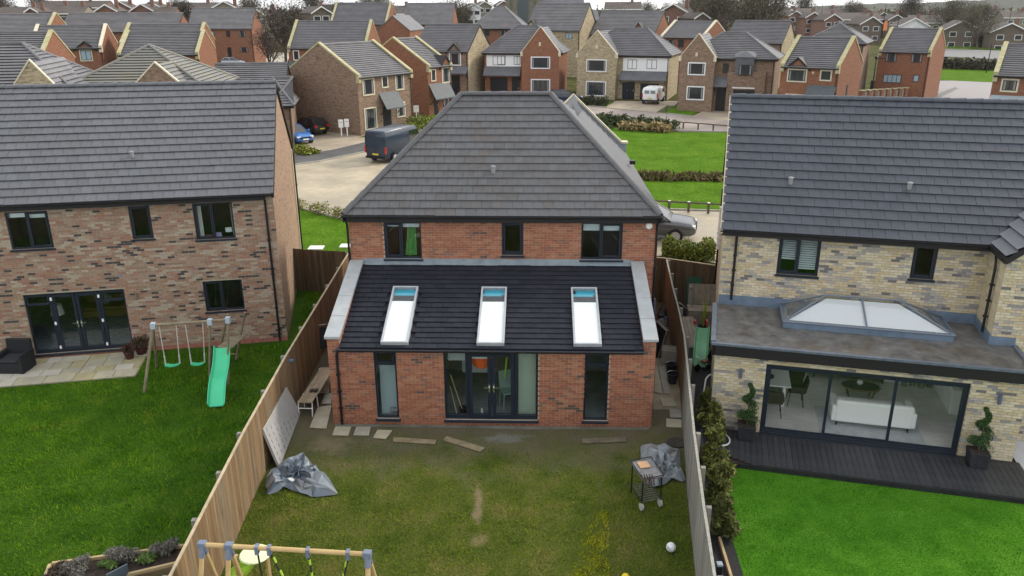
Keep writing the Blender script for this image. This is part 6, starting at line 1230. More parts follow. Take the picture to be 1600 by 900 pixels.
        course_rows(rb, (-e, -eo, zs), (1, 0, 0), V, [(0, 0), (w+2*e, 0), (w+2*e, L), (0, L)], .32); course_rows(rb, (w+e, D+eo, zs), (-1, 0, 0), (0, -V.y, V.z), [(0, 0), (w+2*e, 0), (w+2*e, L), (0, L)], .32)
        rb.build('roof', tile, s.root); c = MB(); c.tube([(-e, D/2, he+rise+.10), (w+e, D/2, he+rise+.10)], .12, 6); c.build('ridge', tile, s.root)
        if cop:
            for x in (0, w):
                q = MB(); x0, x1 = (x-.05, x+.30) if x == 0 else (x-.30, x+.05)
                for y0, z0 in ((-.12, he-.02), (D+.12, he-.02)): q.slab([(x0, y0, z0+up+.06), (x1, y0, z0+up+.06), (x1, D/2, he+rise+up+.12), (x0, D/2, he+rise+up+.12)], .16)
                q.box(x0, x1, -.22, .12, he-.5, he+.26); q.build('coping', cop, s.root)
        else:
            q = MB()
            for x in (-.07, w+.0):
                for y0 in (-eo, D+eo): q.slab([(x, y0, zs+.03), (x+.07, y0, zs+.03), (x+.07, D/2, he+rise+.09), (x, D/2, he+rise+.09)], .18)
            q.build('verge', barge, s.root)
        f = MB(); f.box(.02, w-.02, -eo, -.005, he-.16, he-.02); f.build('fascia', barge, s.root); p = MB(); p.tube([(w-.15, -.06, he-.1), (w-.15, -.06, 0)], .04, 5); p.build('downpipe', barge, s.root); return s
    def hip(s, depth, rise, wall, tile, inset=None, x0=0, x1=None, y0=0, eo=.3, roofonly=False):
        w = s.w if x1 is None else x1; he = s.he; D = depth; ins = inset or D*.42; b = MB(); a = x0
        b.poly([(a, y0, 0), (w, y0, 0), (w, y0, he), (a, y0, he)]); b.poly([(w, y0, 0), (w, y0+D, 0), (w, y0+D, he), (w, y0, he)]); b.poly([(a, y0+D, 0), (a, y0, 0), (a, y0, he), (a, y0+D, he)]); b.poly([(w, y0+D, 0), (a, y0+D, 0), (a, y0+D, he), (w, y0+D, he)]); b.build('wall', wall, s.root)
        z = he-.1; A, B, Cc, Dd = (a-eo, y0-eo, z), (w+eo, y0-eo, z), (w+eo, y0+D+eo, z), (a-eo, y0+D+eo, z); r0, r1 = Vector((a+ins, y0+D/2, he+rise)), Vector((w-ins, y0+D/2, he+rise)); rb = MB()
        for p, q, tops in ((A, B, (r1, r0)), (B, Cc, (r1,)), (Cc, Dd, (r0, r1)), (Dd, A, (r0,))):
            p, q = Vector(p), Vector(q); U = (q-p).normalized(); T = tops[0]-p; V = T-U*T.dot(U); Vn = V.normalized(); course_rows(rb, p, U, V, [(0, 0), ((q-p).length, 0)]+[((t-p).dot(U), (t-p).dot(Vn)) for t in tops], .32)
        rb.build('roof', tile, s.root); c = MB()
        for p, q in ((r0, r1), (A, r0), (Dd, r0), (B, r1), (Cc, r1)): c.tube([Vector(p)+Vector((0, 0, .05)), Vector(q)+Vector((0, 0, .05))], .11, 6)
        c.build('ridge', tile, s.root); f = MB(); f.box(a-eo, w+eo, y0-eo, y0-eo+.03, he-.28, he-.08); f.build('fascia', barge, s.root); p = MB(); p.tube([(w-.12, y0-.06, he-.1), (w-.12, y0-.06, 0)], .04, 5); p.build('downpipe', barge, s.root); return s
    def wing(s, ww, back, rise, wall, tile, x0=0, cop=cream):
        he = s.he; b = MB(); a, w = x0, x0+ww; up = .12; b.poly([(a, 0, 0), (w, 0, 0), (w, 0, he+up), (a+ww/2, 0, he+rise+up), (a, 0, he+up)]); b.poly([(w, 0, 0), (w, back, 0), (w, back, he), (w, 0, he)]); b.poly([(a, back, 0), (a, 0, 0), (a, 0, he), (a, back, he)]); b.build('gable_wall', wall, s.root)
        rb = MB(); V = Vector((ww/2+.1, 0, rise)); course_rows(rb, (a-.1, back, he), (0, -1, 0), V, [(0, 0), (back-.15, 0), (back-.15, V.length), (-1.8, V.length)], .32); course_rows(rb, (w+.1, 0.15, he), (0, 1, 0), Vector((-V.x, 0, V.z)), [(0, 0), (back-.15, 0), (back+1.65, V.length), (0, V.length)], .32); rb.build('wing_roof', tile, s.root)
        q = MB()
        for sg, xe in ((-1, a), (1, w)):
            q.slab([(xe+sg*.06, -.05, he+up+.05), (xe+sg*.06, .2, he+up+.05), (a+ww/2, .2, he+rise+up+.10), (a+ww/2, -.05, he+rise+up+.10)], .12); q.box(min(xe-sg*.12, xe+sg*.14), max(xe-sg*.12, xe+sg*.14), -.08, .2, he-.35, he+.15)
        q.build('coping', cop, s.root); return s
# --- street opposite, left to right
h = House('brown brick house standing side on with two white signs before its gable', (558, 121), 642, 74.2, 56); h.gable(9.2, 2.6, bw_brown, far_tile[1], mossy)
h.win((567, 125, 584, 146), sur=cream).win((597, 121, 605, 135), sur=cream, mull=0).win((618, 118, 630, 138), sur=cream).win((570, 171, 588, 199), sur=cream).win((621, 162, 632, 180), sur=cream).canopy((592, 147, 622, 165)).door((598, 166, 612, 202))
h = House('red brick house with coped gable directly behind the brown side on house', (668, 105), 704, 85.5, 56); h.gable(9.2, 2.6, bw_red, far_tile[1], mossy); h.dormer(696, 88, .9, bw_red).win((674, 110, 680, 125), mull=0, sur=cream).win((691, 107, 702, 127), sur=cream).canopy((670, 133, 702, 150)).door((678, 152, 685, 182)).win((692, 148, 702, 165))
h = House('brown brick house with white framed window under a black gablet', (646, 79), 731, 103, -19); h.gable(8.2, 2.9, bw_brown, far_tile[0], None, side=bw_stone); h.dormer(709, 69, .9, bw_brown).win((703, 83, 719, 101), sur=render_w).canopy((698, 104, 732, 114), m=far_tile[2]).door((706, 118, 719, 150)).win((660, 84, 674, 100))
def wing_house(label, FL, FRx, dist, rot, mL, mR, pr, wallw, wallm, tile, depth=7.6, wr=2.4, mr=2.9, inset=None):
    s = House(label, FL, FRx, dist, rot); a = solve_x(s.P+s.n*pr, s.d, mL); b = solve_x(s.P+s.n*pr, s.d, mR); s.pr = pr; ww = s.w
    s.wing(ww, pr+depth*.45, wr, wallw, tile); s.hip(depth, mr, wallm, tile, inset=inset, x0=a, x1=b, y0=pr); return s
h = wing_house('house with red brick front gable and white panel over a garage', (815, 83), 874, 100, -10, 757, 876, 1.2, bw_red, bw_red, far_tile[0], mr=3.0, wr=2.9, inset=3.4)
h.win((831, 90, 858, 106), sur=render_w).win((831, 125, 858, 143), sur=render_w, mull=3).stone((842, 66, 845, 72)).panel((760, 84, 814, 104), 1.2).win((770, 87, 789, 102), 1.2, mull=0, gm=gl).win((777, 87, 790, 101), 1.2).win((803, 88, 813, 101), 1.2).canopy((757, 105, 814, 117), 1.0, 1.2, far_tile[2]).door((766, 121, 793, 145), 1.2, ribs=5, name='garage_door').door((800, 120, 812, 146), 1.2)
h = wing_house('buff stone fronted house with white panel and white van on its drive', (902, 85), 963, 99.5, -20, 905, 1046, 1.3, bw_stone, bw_stone, far_tile[0], mr=2.8, wr=2.6, inset=3.4)
h.win((918, 94, 946, 111), sur=render_w).win((917, 128, 945, 149), sur=render_w, mull=3).stone((931, 70, 934, 76)).panel((974, 90, 1044, 112), 1.3).win((981, 93, 995, 108), 1.3).win((1011, 93, 1026, 108), 1.3).canopy((970, 112, 1042, 125), 1.0, 1.3, far_tile[2]).door((973, 128, 982, 153), 1.3, m=navy).door((982, 128, 991, 153), 1.3).door((1001, 130, 1029, 155), 1.3, ribs=5, name='garage_door')
h = wing_house('brown brick house with front gable and hipped dormer above the garage', (1063, 90), 1117, 90, -22, 1067, 1212, 1.4, bw_brown, bw_brown, far_tile[0], mr=2.4, wr=2.3, inset=3.6)
h.win((1077, 99, 1100, 116), sur=render_w).win((1075, 136, 1098, 155), sur=render_w, mull=2).stone((1087, 82, 1090, 88)).win((1130, 99, 1138, 114), 1.4, mull=0).canopy((1117, 121, 1137, 134), .9, 1.4, far_tile[2]).door((1120, 136, 1136, 163), 1.4).door((1146, 140, 1177, 163), 1.0, ribs=5, name='garage_door').panel((1144, 136, 1179, 139), .96).win((1155, 101, 1174, 118), .9, mull=1)
x0, x1, z0, z1 = h.rect((1137, 112, 1192, 165), .95); b = MB(); b.box(x0, x1, 1.0, 1.5, 0, z1); b.build('garage_bay', bw_brown, h.root); xc, zc = h.W(1165, 80, .9); b = MB(); b.poly([(xc-1.1, .75, h.he+.1), (xc+1.1, .75, h.he+.1), (xc, 1.6, zc)]).poly([(xc+1.1, .75, h.he+.1), (xc+1.1, 2.6, h.he+.6), (xc, 1.6, zc)]).poly([(xc-1.1, 2.6, h.he+.6), (xc-1.1, .75, h.he+.1), (xc, 1.6, zc)]).box(xc-.95, xc+.95, .92, 2.2, h.he-1.6, h.he+.1); b.build('dormer', [far_tile[2]], h.root)
h = House('red brick house with mossy copings and black gablet beside the right roof', (1221, 103), 1312, 84, -37); h.gable(7.8, 2.45, bw_red, far_tile[0], mossy); h.dormer(1248, 91, 1.0, bw_red).win((1233, 109, 1258, 127), sur=cream, mull=2).win((1284, 111, 1297, 125), sur=cream).canopy((1263, 134, 1306, 149)).win((1229, 148, 1256, 165), sur=cream, mull=2).stone((1269, 112, 1272, 115))
x = h.w; MB().box(x+.002, x+.05, 3.2, 3.6, 2.2, 3.8).build('side_window', navy, h.root)
h = House('red brick house seen from its garden side far right with patio doors', (1374, 80), 1455, 109, -38); h.gable(7.8, 2.4, bw_red, far_tile[0], mossy); h.win((1385, 83, 1400, 97)).win((1425, 84, 1440, 98)).win((1381, 116, 1407, 130), mull=3, gm=mat('pale_pane', (.30, .40, .46), .15)).win((1428, 117, 1435, 128), mull=0, gm=MATS['pale_pane'])
h = House('red brick house at the right edge with coped gable above the road', (1553, 117), 1660, 76, -35); h.gable(8, 2.1, bw_red, far_tile[0], mossy); h.win((1568, 125, 1587, 142), sur=cream).canopy((1548, 150, 1600, 160), m=mat('pale_canopy', (.30, .36, .40), .4))
h = House('hipped roof house of brown brick behind the coped red house', (1256, 66), 1350, 104, -28); h.hip(9.5, 2.2, bw_brown, far_tile[0], inset=3.6)
h = House('house with stone gable and plain roof behind the brown gabled house', (1133, 66), 1222, 116, -30); h.gable(8.4, 2.6, bw_brown, far_tile[0], None, side=bw_stone)
h = House('red brick house with bright white copings in the second row', (1033, 58), 1099, 122, -38); h.gable(8, 2.0, bw_red, far_tile[1], cream); h.win((1043, 62, 1053, 70)).win((1060, 62, 1068, 74), mull=0)
h = House('broad roofed house with red gable end beside the white coped one', (924, 53), 1022, 128, -28); h.gable(8.4, 3.1, bw_red, far_tile[1]); h.dormer(998, 36, 1.0, bw_red)
h = House('buff stone house with small front gablet below the church', (822, 47), 906, 127, -24); h.gable(8.4, 3.7, bw_stone, far_tile[1], None); h.dormer(830, 32, 1.1, bw_stone).win((884, 51, 894, 61), gm=MATS['pale_pane'])
h = House('hip roofed red house left of the church tower', (737, 44), 818, 136, -6); h.hip(9, 3.3, bw_red, far_tile[1], inset=3.6); h.win((757, 46, 765, 56)).win((781, 47, 790, 56))
h = House('long plain grey roofed house in front of the broad greenish tree', (630, 38), 706, 150, -4); h.gable(8.5, 3.4, bw_red, far_tile[1])
h = House('grey roofed house with ochre copings behind the coped red house', (516, 38), 604, 150, -6); h.gable(8.5, 3.4, bw_red, far_tile[0], mossy)
h = House('plain red gable end between two grey roofs', (589, 47), 640, 122, -8); b = h
bb_ = MB(); ww = h.w; bb_.poly([(0, 0, 0), (ww, 0, 0), (ww, 0, h.he), (ww/2, 0, h.he+1.9), (0, 0, h.he)]); bb_.poly([(ww, 0, 0), (ww, 9, 0), (ww, 9, h.he), (ww, 0, h.he)]); bb_.build('wall', bw_red, h.root); bb_ = MB(); bb_.slab([(-.1, -.1, h.he-.05), (ww/2, -.1, h.he+2.0), (ww/2, 9, h.he+2.0), (-.1, 9, h.he-.05)], .12).slab([(ww/2, -.1, h.he+2.0), (ww+.1, -.1, h.he-.05), (ww+.1, 9, h.he-.05), (ww/2, 9, h.he+2.0)], .12); bb_.build('roof', far_tile[0], h.root)
h = House('coped red brick house at the end of the pale courtyard', (450, 75), 572, 111, -4); h.gable(8.2, 3.1, bw_red, far_tile[0], mossy); h.win((459, 80, 467, 93), sur=render_w).win((482, 80, 490, 92), sur=render_w).canopy((452, 97, 470, 109)).door((456, 112, 466, 130))
h = House('plain red house with three upper windows far left beyond the roofs', (293, 45), 393, 155, 3); h.gable(8.2, 3.2, bw_red, far_tile[1]); h.win((329, 49, 335, 58), mull=0, gm=MATS['pale_pane']).win((353, 48, 360, 58), mull=0).win((373, 48, 384, 58)).door((355, 74, 362, 83)).win((375, 74, 388, 82))
h = House('front coped house of the stepped pair on the left', (184, 86), 310, 94, 7); h.gable(7.8, 2.05, bw_red, far_tile[0], mossy)
h = House('rear coped house of the stepped pair on the left', (188, 69), 312, 106, 7); h.gable(7.8, 2.0, bw_red, far_tile[0], mossy)
h = House('red house with black gablet and pale framed window on the left', (46, 76), 159, 108, 13); h.gable(8, 2.25, bw_red, far_tile[0], cream); h.dormer(131, 66, 1.0, bw_red).win((125, 79, 144, 94), sur=cream, gm=MATS['pale_pane'])
h = House('large coped house at the left edge with broad red gable', (-70, 104), 62, 81, 9); h.gable(8.2, 2.4, bw_red, far_tile[0], mossy)
h = House('long grey roofed row behind the left houses', (93, 50), 276, 132, 6); h.gable(8.5, 2.3, bw_red, far_tile[1]); h = House('low grey roof at the far left edge', (-40, 52), 74, 128, 8); h.gable(8, 2.2, bw_red, far_tile[1], mossy)
h = House('large house with pale hipped roof and brown front gable behind the left roof', (205, 142), 290, 58, 6); b = -6.6; h.wing(h.w, 4.6, 1.6, bw_brown, mosst); h.hip(8.6, 2.55, bw_brown, mosst, inset=4.5, x0=-4.7, x1=h.w+.9, y0=1.2)  # one pale mottled tile colour on every slope
h = House('house with stone front gable peeping over the left roof edge', (18, 145), 92, 57, 12); h.wing(h.w, 4.6, 1.7, bw_stone, far_tile[1]); h.hip(8.4, 2.6, bw_stone, far_tile[0], inset=3.6, x0=-7, x1=h.w+.3, y0=1.2)
h = House('grey roofed low house just behind the left gable', (332, 137), 447, 76, 10); h.gable(6, 1.7, bw_red, far_tile[0])
h = House('small brick garage with hipped roof beside the parked cars', (428, 164), 454, 70, 10, name='garage', cat='garage'); h.hip(4.6, 2.0, bw_brown, far_tile[0], inset=1.5); h.door((438, 171, 446, 196))
# church
ct_ = at_dist(793, 8, 168); ch = thing('church', 'weathered stone church with tall louvred tower window behind the estate', 'church', (ct_.x, ct_.y, terrain(ct_.x, ct_.y)), R(2)); stn = mat('church_stone', (.20, .19, .145), .9, col2=(.13, .125, .10), scale=.9, bump=.4); W_ = 6.2
b = MB(); b.box(0, W_, 0, W_, 0, 15.5)
for x in (-.35, W_-.5): b.box(x, x+.85, -.45, .4, 0, 11.5)
b.box(-.12, W_+.12, -.12, W_+.12, 11.6, 11.9); b.build('tower', stn, ch, bevel=.04, bseg=1)
b = MB(); b.box(2.0, 4.2, -.06, -.01, 5.8, 12.2)
for k in range(9): b.box(2.06+k*.235, 2.14+k*.235, -.12, -.06, 5.9, 12.1)
b.build('louvre_window', mat('louvre_slate', (.10, .12, .13), .6), ch)
b = MB(); b.box(W_, W_+9, 1.0, 6, 0, 9.2); b.build('nave', stn, ch); b = MB(); b.slab([(W_+.01, .7, 9.1), (W_+9.3, .7, 9.1), (W_+9.3, 3.5, 11.6), (W_+.01, 3.5, 11.6)], .2).slab([(W_+.01, 3.5, 11.6), (W_+9.3, 3.5, 11.6), (W_+9.3, 6.3, 9.1), (W_+.01, 6.3, 9.1)], .2).slab([(W_+1.5, -2, 6.6), (W_+12, -2, 6.6), (W_+12, 1, 8.4), (W_+1.5, 1, 8.4)], .2); b.build('nave_roof', far_tile[2], ch)

# --- older houses in the distance
brd = [mat('old_brick_%d' % i, c, .9, vary=.15, scale=1.5) for i, c in enumerate([(.20, .115, .085), (.15, .12, .095), (.24, .22, .17), (.72, .73, .74)])]; otile = mat('old_tile', (.085, .07, .062), .8, vary=.2, scale=1); wb_ = mat('white_board', (.80, .80, .78), .5)
def old_house(label, px, py, d, wpx, rot, wi, side=False, group=None):
    A = at_dist(px, py, d); w = wpx*d/FPX*1.03; zb = terrain(A.x, A.y)-.1; H_ = A.z-zb; rise = min(1.9, w*.27); he = H_-rise; r = R(rot); root = thing('old_house', label, 'house', (A.x, A.y, zb), r, group); D = 9.0; b = MB(); w2 = w/2
    if not side:
        b.poly([(-w2, 0, 0), (w2, 0, 0), (w2, 0, he), (0, 0, he+rise), (-w2, 0, he)]); b.poly([(w2, 0, 0), (w2, D, 0), (w2, D, he), (w2, 0, he)]); b.poly([(-w2, D, 0), (-w2, 0, 0), (-w2, 0, he), (-w2, D, he)]); b.build('wall', brd[wi], root)
        b = MB()
        for sg in (-1, 1): b.slab([(sg*(w2+.4), -.5, he-.3), (0, -.5, he+rise+.05), (0, D+.3, he+rise+.05), (sg*(w2+.4), D+.3, he-.3)], .12)
        b.build('roof', otile, root); b = MB()
        for sg in (-1, 1): b.slab([(sg*(w2+.4), -.58, he-.24), (sg*(w2+.4), -.5, he-.24), (0, -.5, he+rise+.11), (0, -.58, he+rise+.11)], .30)
        b.build('bargeboard', wb_, root); xs = (-w*.24, w*.24)
    else:
        b.poly([(-w2, 0, 0), (w2, 0, 0), (w2, 0, he), (-w2, 0, he)]); b.poly([(w2, 0, 0), (w2, D, 0), (w2, D, he), (w2, D/2, he+rise), (w2, 0, he)]); b.poly([(-w2, D, 0), (-w2, 0, 0), (-w2, 0, he), (-w2, D/2, he+rise), (-w2, D, he)]); b.build('wall', brd[wi], root)
        b = MB(); b.slab([(-w2-.2, -.4, he-.2), (w2+.2, -.4, he-.2), (w2+.2, D/2, he+rise+.05), (-w2-.2, D/2, he+rise+.05)], .12).slab([(-w2-.2, D/2, he+rise+.05), (w2+.2, D/2, he+rise+.05), (w2+.2, D+.4, he-.2), (-w2-.2, D+.4, he-.2)], .12); b.build('roof', otile, root); MB().box(-w2-.2, w2+.2, -.47, -.40, he-.42, he-.16).build('fascia', wb_, root); n = max(2, int(w/4.5)); xs = [-w2+w*(i+.5)/n for i in range(n)]
    for x in xs:
        for z in ((he-1.5,) if he < 4.2 else (he-1.6, he-4.2)):
            f = MB(); f.box(x-.85, x+.85, -.06, 0, z-.6, z+.7); o = f.build('window', wb_, root); MB().box(x-.72, x+.72, -.075, -.061, z-.48, z+.58).build('pane', fdark, o)
    b = MB(); b.box(w*.22, w*.22+.8, D*.45, D*.45+.6, he, he+rise+1.1); b.build('chimney', brd[0], root); return root
for a in [('dark gabled house with white bargeboards nearest the hedge far right', 1505, 32, 250, 38, -14, 1), ('white walled gabled house above the coped roof far right', 1430, 28, 255, 36, -8, 3), ('gabled house at the right edge with white bargeboards', 1581, 36, 245, 42, -16, 1), ('brown gabled house with small windows behind the hipped roof', 1363, 26, 262, 30, 4, 1),
          ('leftmost pair house with white bargeboards in the right row', 1236, 15, 300, 34, 6, 1), ('second pair house overlapping the leftmost in the right row', 1244, 17, 285, 18, 4, 0), ('third white edged gable in the right row', 1272, 19, 280, 21, 4, 0), ('fourth white edged gable of the right row above the hip', 1303, 22, 272, 24, 6, 0),
          ('small white gable house in the right background', 1352, 19, 330, 10, 0, 1), ('tiny white gable among dark roofs on the right', 1381, 19, 340, 8, 0, 1), ('dark gabled house left of the white walled one', 1402, 23, 300, 20, -6, 1)]: old_house(*a)
for a in [('terrace with dark roof and white fascia at the upper right', 1553, 14, 330, 28, -10, 2, True), ('terrace with white windows at the right edge', 1594, 17, 320, 34, -10, 2, True), ('long low dark roof behind the right row', 1290, 13, 320, 70, 4, 0, True), ('long dark roof row between the right gables', 1345, 20, 300, 60, 2, 0, True), ('brown roofed bungalow right of the white walled house', 1452, 24, 280, 40, -8, 2, True)]: old_house(*a)
for a in [('red gabled house with white verge far left', 48, 12, 215, 12, 10, 0), ('red gabled house nearest the left middle gap', 220, 6, 225, 26, 8, 0), ('red gabled house behind the left one of the pair', 234, 2, 245, 26, 8, 0), ('brick gabled house with white verge left of the plain red house', 164, 7, 220, 24, 10, 0), ('red gabled house partly hidden at upper left', 186, 2, 240, 26, 10, 0), ('large pale gabled house above the plain red house', 349, 2, 215, 44, 12, 2), ('grey gabled house with white gutter above the coped court house', 501, 10, 205, 26, 30, 1), ('green tinted gabled house behind the bare trees', 403, 15, 200, 24, -14, 2),
          ('white gabled house first of the stepped group by the broad tree', 740, 5, 250, 20, 12, 3), ('brick gabled house second of the stepped group by the broad tree', 757, 2, 265, 20, 12, 2), ('red gabled house last of the stepped group by the broad tree', 787, 1, 260, 18, 8, 0), ('dark hipped chalet house behind the red gable end', 1053, 6, 200, 46, -24, 0), ('blue grey gabled bungalow in front of the wood', 1097, 20, 190, 20, 10, 1)]: old_house(*a)
for a in [('brown roofed row with white windows at upper left', 22, 11, 225, 50, 6, 2, True), ('second brown roofed row at upper left', 75, 8, 235, 48, 6, 0, True), ('third brown roofed row at upper left with white windows', 107, 9, 228, 30, 6, 2, True), ('dark roofed row beside the red gables', 240, 11, 222, 45, 5, 0, True), ('brown roofed row on the skyline at left', 105, 1, 300, 90, 5, 0, True), ('white fronted row far behind the grey roofs', 615, 9, 230, 60, 0, 3, True), ('pale row with grey roof right of the church trees', 975, 3, 260, 50, -4, 2, True), ('white fronted row behind the bare trees', 535, 7, 300, 70, 0, 3, True), ('pale terrace above the plain red house', 300, 4, 260, 60, 3, 2, True)]: old_house(*a)

# --- trees
def tree_mesh(seed, h, spread, twigs, mats, tw=.062):
    g = random.Random(seed); tr = MB(); tips = []
    def grow(p, d, L, r, lev):
        pts = [p]; q = p.copy(); dd = d.copy()
        for i in range(4): dd = (dd+Vector((g.gauss(0, .13), g.gauss(0, .13), .05))).normalized(); q = q+dd*(L/4); pts.append(q.copy())
        tr.tube(pts, r, 6 if lev < 2 else 4, r1=r*.55, caps=False)
        if lev == 3: tips.append((q, dd)); tips.append((pts[2], dd)); return
        for k in range(g.choice((3, 4)) if lev else 6):
            t = g.uniform(.45, 1) if lev else g.uniform(.35, 1); b = pts[0].lerp(pts[-1], t) if lev else pts[min(4, int(t*4))]; a = g.uniform(0, 6.28); e = Vector((math.cos(a), math.sin(a), 0)); grow(b, (dd*.75+e*spread*g.uniform(.5, 1)+Vector((0, 0, .15))).normalized(), L*g.uniform(.5, .72), r*.5, lev+1)
    grow(Vector(), Vector((0, 0, 1)), h*.42, h*.022, 0); ng = np.random.default_rng(seed); P = []
    for q, d in tips: n = max(1, twigs//len(tips)); P.append(np.array(q)+ng.normal(size=(n, 3))*h*.055+np.array(d)*h*.02)
    me1 = tr.mesh('trunk', twig); me2 = leafmesh('crown', np.concatenate(P), tw*h/10, mats, seed, up=.4, elong=2.6); return me1, me2
TWA = [leafmat('twig_olive', (.085, .080, .042)), leafmat('twig_khaki', (.115, .105, .06)), BR[1]]; TWB = [BR[0], BR[2], leafmat('twig_mauve', (.085, .062, .055))]
TP = [tree_mesh(1, 11, .75, 5200, BR[:2]), tree_mesh(2, 10, .9, 5600, TWA), tree_mesh(3, 9, .85, 5200, TWB), tree_mesh(5, 12, .7, 4200, TWA)]
def tree(label, px, py, d, k, s, group=None, rot=None, name='bare_tree'):
    s *= 1.0 if group is None else 1.35
    p = at_dist(px, py, d); p.z = terrain(p.x, p.y)-.1; root = thing(name, label, 'tree', p, random.uniform(0, 6) if rot is None else rot, group); root.scale = (s, s, s)
    link('trunk', TP[k][0], root); link('crown', TP[k][1], root); return root
tree('tall bare tree at the edge of the courtyard left of the coped house', 438, 60, 128, 0, 1.25); tree('dense bare tree right behind the tall courtyard tree', 418, 60, 138, 2, 1.15); tree('bare tree leaning over the back of the courtyard', 470, 55, 150, 0, .95)
tree('broad olive tinted tree behind the plain grey roof', 690, 30, 165, 1, 1.45); tree('olive tinted tree half behind the broad one', 655, 30, 180, 1, 1.2)
tree('bare tree just right of the church nave', 905, 20, 185, 2, 1.15); tree('olive tree right of the church by the white pole', 935, 20, 178, 1, 1.1); tree('evergreen looking bare tree beside the church roof', 948, 22, 170, 3, 1.0)
W1_ = iter(['above the white coped roof', 'left of the blue grey bungalow', 'directly behind the blue grey bungalow', 'right of the blue grey bungalow', 'over the right coping of the white coped roof', 'in the gap before the plain roof', 'above the left end of the plain roof', 'above the middle of the plain roof', 'low and brown before the wood', 'at the right end of the wood']); W2_ = iter(['above the leftmost white edged gable', 'over the second pair of gables', 'between the third and fourth gables', 'above the thin lamp columns', 'right of the hipped roof', 'behind the coped roof of the far red house', 'above the white walled house', 'reddish and broad right of the white house', 'left of the dark hedge house', 'greenish directly above the dark hedge house', 'tall behind the dark hedge house', 'greenish right of the dark hedge house', 'nearest the main road hedge', 'before the upper right terrace', 'between the two right terraces']); W3_ = iter(['at the very left edge', 'above the first brown row', 'over the red verge house', 'above the long grey row', 'beside the pale terrace', 'small above the plain red house left end', 'above the plain red house', 'right of the large pale gable', 'behind the green tinted house', 'just right of the courtyard trees', 'left of the grey gutter house', 'above the ochre coped roof left end', 'above the ochre coped roof', 'right of the ochre coped roof', 'over the plain red gable end', 'right of the broad olive tree', 'above the hip roofed red house', 'right of the church tower', 'beyond the church nave', 'above the broad roofed house', 'above the dark chalet roof'])
W1 = 'bare trees of the wood in the middle distance'; W2 = 'bare trees lining the far housing on the right'; W3 = 'bare trees along the skyline'
for px, d, k, s in ((1075, 215, 1, 1.2), (1095, 225, 1, 1.3), (1112, 205, 3, 1.2), (1128, 200, 1, 1.3), (1145, 190, 3, 1.3), (1162, 195, 1, 1.25), (1180, 185, 3, 1.3), (1196, 190, 2, 1.2), (1120, 170, 2, .9), (1205, 230, 3, 1.2)): tree('bare winter tree '+next(W1_), px, 30, d, k, s, W1)
for px, d, k, s in ((1225, 350, 2, 1.2), (1255, 360, 0, 1.3), (1292, 350, 2, 1.2), (1325, 330, 1, 1.2), (1345, 340, 2, 1.3), (1400, 350, 2, 1.2), (1422, 330, 0, 1.3), (1445, 310, 2, 1.2), (1468, 300, 2, 1.25), (1486, 280, 1, 1.2), (1500, 320, 2, 1.3), (1520, 290, 1, 1.1), (1535, 240, 1, .95), (1545, 350, 2, 1.1), (1575, 340, 2, 1.0)): tree('bare winter tree '+next(W2_), px, 30, d, k, s, W2)
for px, d, k, s in ((5, 300, 0, 1.1), (30, 290, 2, 1.1), (62, 310, 0, 1.1), (138, 300, 2, 1.0), (270, 250, 2, 1.1), (285, 230, 0, .95), (325, 290, 2, 1.1), (385, 240, 1, 1.1), (398, 230, 2, 1.2), (455, 230, 2, 1.1), (488, 240, 0, 1.1), (520, 260, 2, 1.1), (560, 250, 1, 1.1), (590, 260, 2, 1.1), (610, 240, 1, 1.1), (730, 250, 2, 1.0), (772, 280, 2, 1.0), (850, 230, 0, 1.1), (870, 240, 2, 1.2), (1000, 300, 1, 1.0), (1030, 280, 2, 1.1)): tree('bare winter tree '+next(W3_), px, 30, d, k, s, W3)
g = np.random.default_rng(77); P = []
for i in range(900):
    x = g.uniform(-520, 620); y = g.uniform(380, 720); z = terrain(x, y); P.append(np.array([x, y, z+3.2])+g.normal(size=(42, 3))*np.array([6, 5, 2.2]))
P = np.concatenate(P); P[:, 2] = np.maximum(P[:, 2], .5); tag(link('far_wood', leafmesh('far_wood', P, 1.1, [BR[0], BR[1], TWA[0], DG[2]], 5)), kind='stuff')
# hills
mb = MB(); prev = None; hm_ = mat('hill_green', (.06, .08, .04), .9, col2=(.11, .11, .07), scale=.006)
for i in range(0, 61):
    px = 1150+i*14; a = ray(px, 12); d = 3200; x, y = a.x/math.hypot(a.x, a.y)*d, a.y/math.hypot(a.x, a.y)*d; t = max(0, (px-1240)/360); z = 12+23*min(1.4, t)**1.2+6*noise.noise(Vector((i*.22, 0, 0)))+3*noise.noise(Vector((i*.9, 2, 0)))
    cur = [(x, y, -2), (x, y, z), (x*1.25, y*1.25, -2)]
    if prev: mb.poly([prev[0], cur[0], cur[1], prev[1]]); mb.poly([prev[1], cur[1], cur[2], prev[2]])
    prev = cur
tag(mb.build('hills', hm_), kind='structure')

